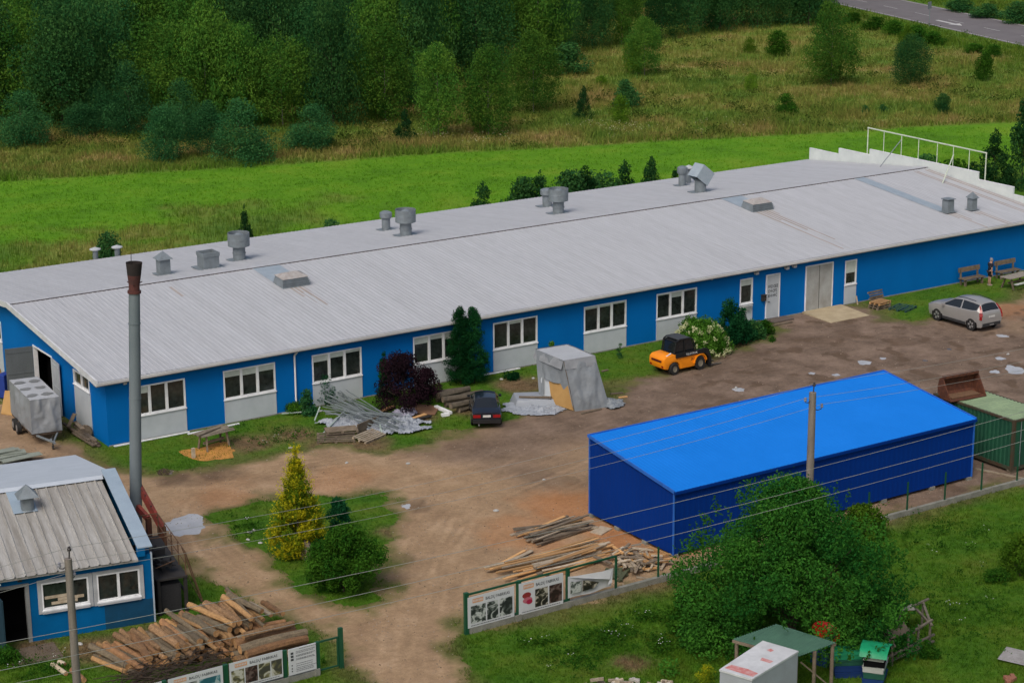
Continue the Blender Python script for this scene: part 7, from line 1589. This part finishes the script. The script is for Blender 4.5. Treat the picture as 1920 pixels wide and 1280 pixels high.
# ------------------------------------------------------------------ plants near the camera, each modelled for itself
def near_plant(name, label, cat, x, yb, yt, wpx, prof, K, ls, n, leaf, lm, seed, part='foliage', stem=True, t0=.06, aspect=.5, align=.45, droop=0, tone=.4, inner=.5, Y=None, squash=1.0):
    P_ = G(x, yb) if Y is None else Vector((*PY(x, yb, Y)[:2], 0)); H = PY(x, yt, P_.y).z; W_t = wpx*MPP(P_)*1.18; rng = np.random.default_rng(seed)
    r = thing(name, label, cat, P_); c, rd = crown_lobes(rng, H*.97, W_t, PROF[prof], K, ls, t0)
    ct = np.clip(tone+rng.normal(size=K)*.36, 0, 1)
    leaves_obj(part, LM[lm], [lobe_cloud(rng, c, rd, n, leaf, ct, inner=inner)], rng, r, aspect, align, droop)
    if stem: trunk_mb(H*.8, max(.03, W_t*.02), rng, 6, W_t*.7, .1).build('stem', TRUNK, r)
    return r, P_, H, W_t, rng
big, bP, bH, bW_, rng = near_plant('big_round_bush', 'huge round dark green willow bush in the lower right lawn, overhanging the green shelter', 'bush', 1482, 1196, 890, 408, 'mound', 150, .080, 90000, .062, 'big', 5, 'crown', False, t0=.0, tone=.45, inner=.45)
tb_ = MB(); tb_.tube([(0,0,-.1), (.1, 0, 1.2), (0, .1, bH*.75)], .22, 8, r1=.05)
for i in range(12):
    a = i*2.4; tb_.tube([(0,0,.2+.1*i), (bW_*.12*math.cos(a), bW_*.12*math.sin(a), bH*.3+.05*i), (bW_*.24*math.cos(a), bW_*.24*math.sin(a), bH*(.42+.02*i))], .07, 6, r1=.015)
tb_.build('trunk', TRUNK, big)
# upright shoots standing out of the bush
sh_c = []; sh_t = []
for i in range(150):
    a = rng.random()*6.283; e = rng.random()*.75+.15; d = np.array([math.cos(a)*math.cos(e), math.sin(a)*math.cos(e), math.sin(e)]); b = d*np.array([bW_*.47, bW_*.47, bH*.94]); ln = .25+.55*rng.random(); dd = unit((d+np.array([0, 0, .8]))[None])[0]
    for k in range(16): sh_c.append(b+dd*ln*k/15+rng.normal(size=3)*.05); sh_t.append(.35+.4*rng.random())
sh_c = np.array(sh_c); leaves_obj('shoots', LM['big'], [(sh_c, unit(rng.normal(size=sh_c.shape)), np.full(len(sh_c), .07), np.array(sh_t))], rng, big)
g_, P_, H, W_t, rng = near_plant('golden_thuja', 'pointed golden yellow conifer on the grass island', 'conifer', 560, 1040, 836, 108, 'cone', 120, .09, 22000, .062, 'gold', 6, tone=.35, aspect=.35)
# golden spray tips
ph = []; tt = []
for i in range(330):
    t = rng.random()**1.1; a = rng.random()*6.283; R0 = PROF['cone'](t)*W_t/2*.95; b = np.array([R0*math.cos(a), R0*math.sin(a), t*H*.97]); 
    for k in range(9): ph.append(b+np.array([math.cos(a)*.05*k*.5, math.sin(a)*.05*k*.5, .035*k])+rng.normal(size=3)*.025); tt.append(min(1, .6+.05*k))
ph = np.array(ph); leaves_obj('spray_tips', LM['gold'], [(ph, unit(rng.normal(size=ph.shape)), np.full(len(ph), .05), np.array(tt))], rng, g_, .35)
near_plant('ball_thuja', 'dark bluish green egg shaped thuja right of the golden conifer', 'conifer', 637, 1003, 930, 54, 'dome', 50, .15, 8000, .045, 'ball', 7, tone=.45, aspect=.4)
near_plant('leafy_shrub', 'broad bright green loose shrub in front of the golden conifer', 'shrub', 644, 1108, 982, 126, 'round', 95, .13, 22000, .055, 'bush', 8, tone=.48, inner=.3)
near_plant('leafy_shrub', 'small bluish shrub between the golden conifer and the broad green shrub', 'shrub', 592, 1040, 998, 40, 'dome', 24, .2, 3000, .05, 'pine', 18)
P_ = G(575, 1047); mb = MB(); mb.lathe((0,0,0), [(0, 0), (.22, .0), (.28, .2), (.24, .5), (.15, .8), (0, .9)], 9); o = mb.build('boulder', mat('pinkish_boulder', (.32, .25, .20), rough=.9, col2=(.22, .18, .15), scale=5, fine=.2), smooth=True); o.location = P_; tag(o, 'upright pinkish boulder at the foot of the golden conifer', 'boulder')
near_plant('dark_thuja', 'tall dark thuja column by the wall, left of the touching pair', 'conifer', 864, 720, 566, 48, 'column', 170, .13, 22000, .045, 'thuja', 9, tone=.38, aspect=.35)
near_plant('dark_thuja', 'tall dark thuja column by the wall, right of the touching pair', 'conifer', 889, 718, 568, 52, 'column', 170, .13, 22000, .045, 'thuja', 10, tone=.38, aspect=.35)
near_plant('small_thuja', 'small bright green thuja before the third wide window', 'conifer', 608, 756, 688, 42, 'column', 46, .17, 6500, .05, 'ball', 11, tone=.5, aspect=.35)
near_plant('low_shrub', 'low green shrub behind the scrap rods left of the small thuja', 'shrub', 577, 776, 726, 34, 'pine', 26, .2, 2600, .05, 'pine', 12)
near_plant('low_shrub', 'flat spreading shrub at the wall foot left of the scrap rods', 'shrub', 555, 772, 752, 46, 'dome', 22, .18, 2200, .05, 'bush', 13)
near_plant('dark_red_bush', 'big dark purple red bush against the blue wall', 'bush', 757, 766, 660, 112, 'dome', 80, .11, 14000, .055, 'red', 14, tone=.4)
near_plant('dark_red_bush', 'smaller arching dark red bush right of the big purple red one', 'bush', 800, 745, 688, 50, 'dome', 34, .14, 4500, .05, 'red', 15, tone=.55)
near_plant('slim_conifer', 'slim dark conifer with its tip above the purple red bush', 'conifer', 722, 750, 643, 34, 'cone', 40, .16, 4500, .05, 'thuja', 16, Y=-.9)
hy, P_, H, W_t, rng = near_plant('hydrangea', 'round hydrangea with many cream flower heads beside the orange forklift', 'flowering shrub', 1312, 662, 596, 96, 'dome', 46, .14, 10000, .06, 'hyd', 17, tone=.45)
pts = []; 
for i in range(110):
    a = rng.random()*6.283; e = rng.random()**1.3*1.15; d = np.array([math.cos(a)*math.cos(e), math.sin(a)*math.cos(e), math.sin(e)]); c = d*np.array([W_t*.50, W_t*.50, H*.86])+np.array([0, 0, H*.06])
    pts.append(c+rng.normal(size=(24, 3))*.055)
pts = np.concatenate(pts); leaves_obj('flower_heads', HEAD, [(pts, unit(rng.normal(size=pts.shape)), np.full(len(pts), .042), rng.random(len(pts)))], rng, hy, .8)
near_plant('juniper', 'dark spiky juniper between the hydrangea and the narrow window', 'shrub', 1368, 648, 556, 66, 'pine', 52, .13, 8000, .06, 'jun', 19, tone=.4, inner=.35)
near_plant('juniper', 'dark juniper leaning right in front of the narrow window', 'shrub', 1390, 640, 574, 46, 'pine', 36, .14, 4500, .055, 'jun', 20, tone=.5, inner=.35)
near_plant('low_shrub', 'low dark shrub below the narrow window right of the junipers', 'shrub', 1412, 634, 598, 56, 'dome', 30, .16, 4000, .05, 'dark', 21)
near_plant('low_shrub', 'low shrub nearest the white lettered door', 'shrub', 1434, 628, 600, 34, 'dome', 22, .18, 2400, .05, 'bush', 22)
near_plant('tall_flower_stems', 'leafy stems reaching up behind the hydrangea under the wide window', 'shrub', 1292, 640, 590, 40, 'birch', 20, .18, 2200, .06, 'hyd', 23)
near_plant('low_shrub', 'small light shrub at the wall behind the tall tarpaulin frame', 'shrub', 1036, 672, 636, 22, 'dome', 14, .2, 1200, .05, 'hyd', 24, Y=-.6)
near_plant('low_shrub', 'flat dark juniper on the lawn right of the tall thujas', 'shrub', 960, 711, 697, 30, 'dome', 16, .2, 1400, .045, 'thuja', 25)
near_plant('sapling', 'thin dark sapling by the panel of the sixth wide window', 'sapling', 1161, 672, 638, 10, 'birch', 10, .25, 500, .04, 'dark', 26)
near_plant('weedy_bush', 'tall weedy bush on the lawn at the right picture edge', 'bush', 1912, 1078, 1000, 90, 'dome', 40, .13, 4200, .055, 'lime', 27, tone=.15, inner=.1)
near_plant('weedy_bush', 'low weedy clump on the lawn left of the tall weedy bush', 'bush', 1868, 1090, 1066, 50, 'dome', 22, .18, 1800, .045, 'bush', 28, inner=.2)
near_plant('weedy_bush', 'bushy weeds at the corner of the timber pen', 'bush', 1738, 1232, 1200, 40, 'dome', 16, .2, 1600, .05, 'bush', 29, inner=.2)
near_plant('leafy_shrub', 'bright green low side shoots left of the big round bush', 'shrub', 1300, 1190, 1090, 95, 'dome', 44, .14, 8000, .07, 'bush', 30, tone=.5, inner=.3)
near_plant('leafy_shrub', 'yellowish shoots on the right flank of the big round bush', 'shrub', 1620, 1010, 945, 90, 'dome', 30, .15, 4500, .07, 'lime', 31, tone=.3, inner=.3)
near_plant('leafy_shrub', 'overhanging green branches above the crate stacks', 'shrub', 1640, 1205, 1100, 120, 'dome', 40, .15, 9000, .07, 'big', 32, tone=.4, inner=.3)
near_plant('weedy_bush', 'green weeds at the drainpipe of the boiler house', 'bush', 12, 1240, 1212, 50, 'dome', 16, .2, 2000, .05, 'bush', 33)
near_plant('dry_grass_clump', 'clump of tall yellow grass left of the white cabinet', 'grass clump', 1322, 1279, 1245, 42, 'dome', 20, .2, 1600, .06, 'gold', 34, tone=.15, aspect=.12, align=.1, stem=False)
fl = near_plant('potted_flowers', 'tiny flowering plant at the gate post of the left fence', 'flower', 606, 1244, 1222, 9, 'column', 10, .3, 260, .03, 'hyd', 35, stem=False)
near_plant('low_shrub', 'leafy weeds in the grass at the foot of the brown ramp end', 'shrub', 1447, 640, 628, 16, 'dome', 8, .3, 400, .04, 'bush', 36, stem=False)

# ------------------------------------------------------------------ grass blades and meadow herbs (uncountable)
def blade_mat():
    m = bpy.data.materials.new('grass_blades'); m.use_nodes = True; N = m.node_tree.nodes; L = m.node_tree.links; N.remove(N['Principled BSDF'])
    g = N.new('ShaderNodeGroup'); g.node_tree = GRASSG; a = N.new('ShaderNodeAttribute'); a.attribute_name = 'zone'; sp = N.new('ShaderNodeSeparateColor'); L.new(a.outputs['Color'], sp.inputs[0])
    for i_, k in enumerate(('Dry', 'Bright', 'Soil')): L.new(sp.outputs[i_], g.inputs[k])
    t = N.new('ShaderNodeAttribute'); t.attribute_name = 'tint'; v = N.new('ShaderNodeVectorMath'); v.operation = 'SCALE'; L.new(g.outputs[0], v.inputs[0]); L.new(t.outputs['Fac'], v.inputs['Scale'])
    d = N.new('ShaderNodeBsdfDiffuse'); tr = N.new('ShaderNodeBsdfTranslucent'); ms = N.new('ShaderNodeMixShader'); ms.inputs[0].default_value = .35
    L.new(v.outputs[0], d.inputs[0]); L.new(v.outputs[0], tr.inputs[0]); L.new(d.outputs[0], ms.inputs[1]); L.new(tr.outputs[0], ms.inputs[2]); L.new(ms.outputs[0], N['Material Output'].inputs[0]); return m
BLM = blade_mat()
def px_ground(n, x0, x1, y0, y1, rng):
    X = rng.uniform(x0, x1, n); Yp = rng.uniform(y0, y1, n)
    d = np.array(_F)[None]+np.array(_R)[None]*((X-960)/FPX)[:, None]+np.array(_U)[None]*((640-Yp)/FPX)[:, None]
    return np.array(CAM_LOC)[None, :2]+d[:, :2]*((0-CAM_LOC.z)/d[:, 2])[:, None]
def blades(P, h, w, nb, rng, spread, lean=.35):
    n = len(P); P = np.repeat(P, nb, 0); h = np.repeat(h, nb)*(.6+.7*rng.random(n*nb)); w = np.repeat(w, nb); a = rng.random(n*nb)*6.283
    o = rng.normal(size=(n*nb, 2))*np.repeat(spread, nb)[:, None]; b = np.stack([np.cos(a), np.sin(a)], 1)*w[:, None]; l = rng.normal(size=(n*nb, 2))*lean*h[:, None]
    base = P+o; z0 = np.zeros(n*nb)
    V = np.stack([np.c_[base-b, z0], np.c_[base+b, z0], np.c_[base+l, h]], 1).reshape(-1, 3); return V, np.arange(n*nb*3).reshape(-1, 3), P
def foot(P):
    m = (P[:, 0] > -.3) & (P[:, 0] < HL+.1) & (P[:, 1] > -.03) & (P[:, 1] < BACKY+.1)
    m |= (P[:, 0] > BX0-.05) & (P[:, 0] < BX1+.05) & (P[:, 1] > BY0-.05) & (P[:, 1] < BY1+.05)
    u = (P[:, 0]-B0.x)*BC+(P[:, 1]-B0.y)*BS; v = -(P[:, 0]-B0.x)*BS+(P[:, 1]-B0.y)*BC; m |= (u > -16) & (u < .1) & (v > -.03) & (v < VB)
    return m
rng = np.random.default_rng(77)
P = px_ground(120000, -60, 1980, 500, 1330, rng); dy = np.maximum(sdf(P, yard_poly), -sdf(P, isl_poly))+vnoise(P, .55, 1.7, 4)*.8
P = P[(dy > .12-.35*rng.random(len(P))) & ~foot(P)]; tall = vnoise(P, .35, 14.)
h = .055+.10*np.clip(tall, 0, 1)+.03*rng.random(len(P)); h *= np.where(P[:, 1] < -29.4, 1.35, 1.0)
V, F, PP = blades(P, h, np.full(len(P), .014), 3, rng, np.full(len(P), .07), .5); z = zones(PP[::3]); z = np.repeat(z, 9, 0)
tn = np.repeat(.78+.5*rng.random(len(PP)), 3); o = from_np('lawn_grass', V, F, BLM, z, tint=tn); tag(o, kind='stuff', label='short green grass of the lawns around the yard', cat='grass')
P = px_ground(66000, -60, 1980, -6, 362, rng); P = P[dryness(P) > .4*rng.random(len(P))+.15]; 
rd_ = (P-np.array(rc)[None, :2]) @ np.array(rn)[:2]; P = P[(rd_ < -.8) | (rd_ > RW+.8)]; tall = vnoise(P, .12, 4.)
h = .30+.40*np.clip(tall+.2, 0, 1)+.2*rng.random(len(P)); V, F, PP = blades(P, h, np.full(len(P), .05), 4, rng, np.full(len(P), .28), .35)
z = np.repeat(zones(PP[::4]), 12, 0); tn = np.repeat(.75+.6*rng.random(len(PP)), 3); o = from_np('meadow_grass', V, F, BLM, z, tint=tn); tag(o, kind='stuff', label='tall dry meadow grass between the field and the wood', cat='grass')
P = px_ground(34000, -60, 1980, 240, 560, rng); P = P[(dryness(P) < .5) & (P[:, 1] > 24.3) & ~foot(P)]; P = P[P[:, 0] < 170]
h = .08+.10*rng.random(len(P)); V, F, PP = blades(P, h, np.full(len(P), .03), 3, rng, np.full(len(P), .15), .5); z = np.repeat(zones(PP[::3]), 9, 0); h2 = None
V[:, 2] *= np.repeat(1+3.0*np.clip(z[::3, 0], 0, 1), 3); tn = np.repeat(.85+.4*rng.random(len(PP)), 3); o = from_np('field_grass', V, F, BLM, z, tint=tn); tag(o, kind='stuff', label='bright green mown field behind the long hall', cat='grass')
# leafy herbs in the meadow, uneven and green
P = px_ground(2600, -40, 1960, 10, 290, rng); nz_ = vnoise(P, .09, 30.); P = P[(dryness(P) > .6) & (nz_ > .02)]; rd_ = (P-np.array(rc)[None, :2]) @ np.array(rn)[:2]; P = P[(rd_ < -1.2) | (rd_ > RW+1.2)]
pp2 = np.repeat(P, 26, 0)+rng.normal(size=(len(P)*26, 2))*.42; zz = np.abs(rng.normal(size=len(pp2)))*.24+.15; q = np.c_[pp2, zz]
o = leaves_obj('meadow_herbs', leafmat('meadow_herb_leaves', (.035, .075, .012), (.115, .150, .030)), [(q, np.tile([0, 0, 1.], (len(q), 1)), np.full(len(q), .12), np.repeat(rng.random(len(P)), 26))], rng); tag(o, kind='stuff', label='leafy green herbs growing in patches through the dry meadow', cat='herbs')
# weeds with pale flowers in the front lawn
P = np.concatenate([np.array([G(x, y)[:2] for x, y in zip(rng.normal(cx, sx, k), rng.normal(cy, sy, k))]) for cx, cy, sx, sy, k in ((1140, 1195, 30, 12, 90), (1235, 1212, 20, 9, 60), (1220, 1160, 26, 8, 40), (1010, 1208, 20, 6, 20), (1080, 1235, 30, 12, 50), (1800, 1150, 80, 40, 90), (1750, 1000, 70, 20, 60), (520, 820, 60, 10, 40), (460, 990, 20, 14, 20), (60, 1255, 40, 12, 40))])
q2 = np.repeat(P, 14, 0)+rng.normal(size=(len(P)*14, 2))*.13; q = np.c_[q2, np.abs(rng.normal(size=len(q2)))*.09+.05]
o = leaves_obj('lawn_weeds', LM['bush'], [(q, np.tile([0, 0, 1.], (len(q), 1)), np.full(len(q), .055), np.repeat(rng.random(len(P)), 14))], rng); tag(o, kind='stuff', label='leafy weeds scattered through the lawns', cat='weeds')
k = P[rng.random(len(P)) < .05]; q = np.c_[np.repeat(k, 3, 0)+rng.normal(size=(len(k)*3, 2))*.1, .22+.12*rng.random(len(k)*3)]
o = leaves_obj('white_wildflowers', mat('white_petals', (.6, .62, .58), rough=.8), [(q, np.tile([0, 0, 1.], (len(q), 1)), np.full(len(q), .03), np.full(len(q), 1.))], rng, aspect=.9, align=.8); tag(o, kind='stuff', label='tiny white wildflowers in the front lawn', cat='flowers')
k = px_ground(900, 720, 1960, 240, 300, rng); k = k[(dryness(k) > .2)]; k = k[vnoise(k, .2, 60.) > .12]; q = np.c_[np.repeat(k, 4, 0)+rng.normal(size=(len(k)*4, 2))*.3, .6+.4*rng.random(len(k)*4)]
o = leaves_obj('cream_meadow_flowers', mat('cream_petals', (.45, .42, .25), rough=.8), [(q, np.tile([0, 0, 1.], (len(q), 1)), np.full(len(q), .06), np.full(len(q), 1.))], rng, aspect=.9, align=.8); tag(o, kind='stuff', label='cream flower umbels along the field edge of the meadow', cat='flowers')

# small stones and crumbs of earth lying all over the yard
P = px_ground(26000, -40, 1960, 560, 1300, rng); dy = np.maximum(sdf(P, yard_poly), -sdf(P, isl_poly)); P = P[(dy < -.1) & ~foot(P)]; P = P[vnoise(P, .5, 71.) > -.12][:14000]
n = len(P); sz = .015+.035*rng.random(n)**2.5; a = rng.random(n)*6.283; V = []; c, s_ = np.cos(a), np.sin(a)
for dx, dy_, dz in ((1, .2, 0), (-.2, .8, 0), (-1, -.1, 0), (.1, -.8, 0), (.1, 0, .75)): V.append(np.c_[P[:, 0]+sz*(dx*c-dy_*s_), P[:, 1]+sz*(dx*s_+dy_*c), .003+sz*dz])
V = np.stack(V, 1).reshape(-1, 3); b = np.arange(n)[:, None]*5; F = np.concatenate([b+np.array(q) for q in ([0, 1, 4], [1, 2, 4], [2, 3, 4], [3, 0, 4])])
def stonemat():
    m = leafmat('yard_stones', (.10, .075, .055), (.40, .33, .26), 0.0); return m
o = from_np('gravel', V, F, stonemat(), tint=np.repeat(rng.random(n), 5)); tag(o, kind='stuff', label='small stones and crumbs of earth scattered over the dirt yard', cat='gravel')
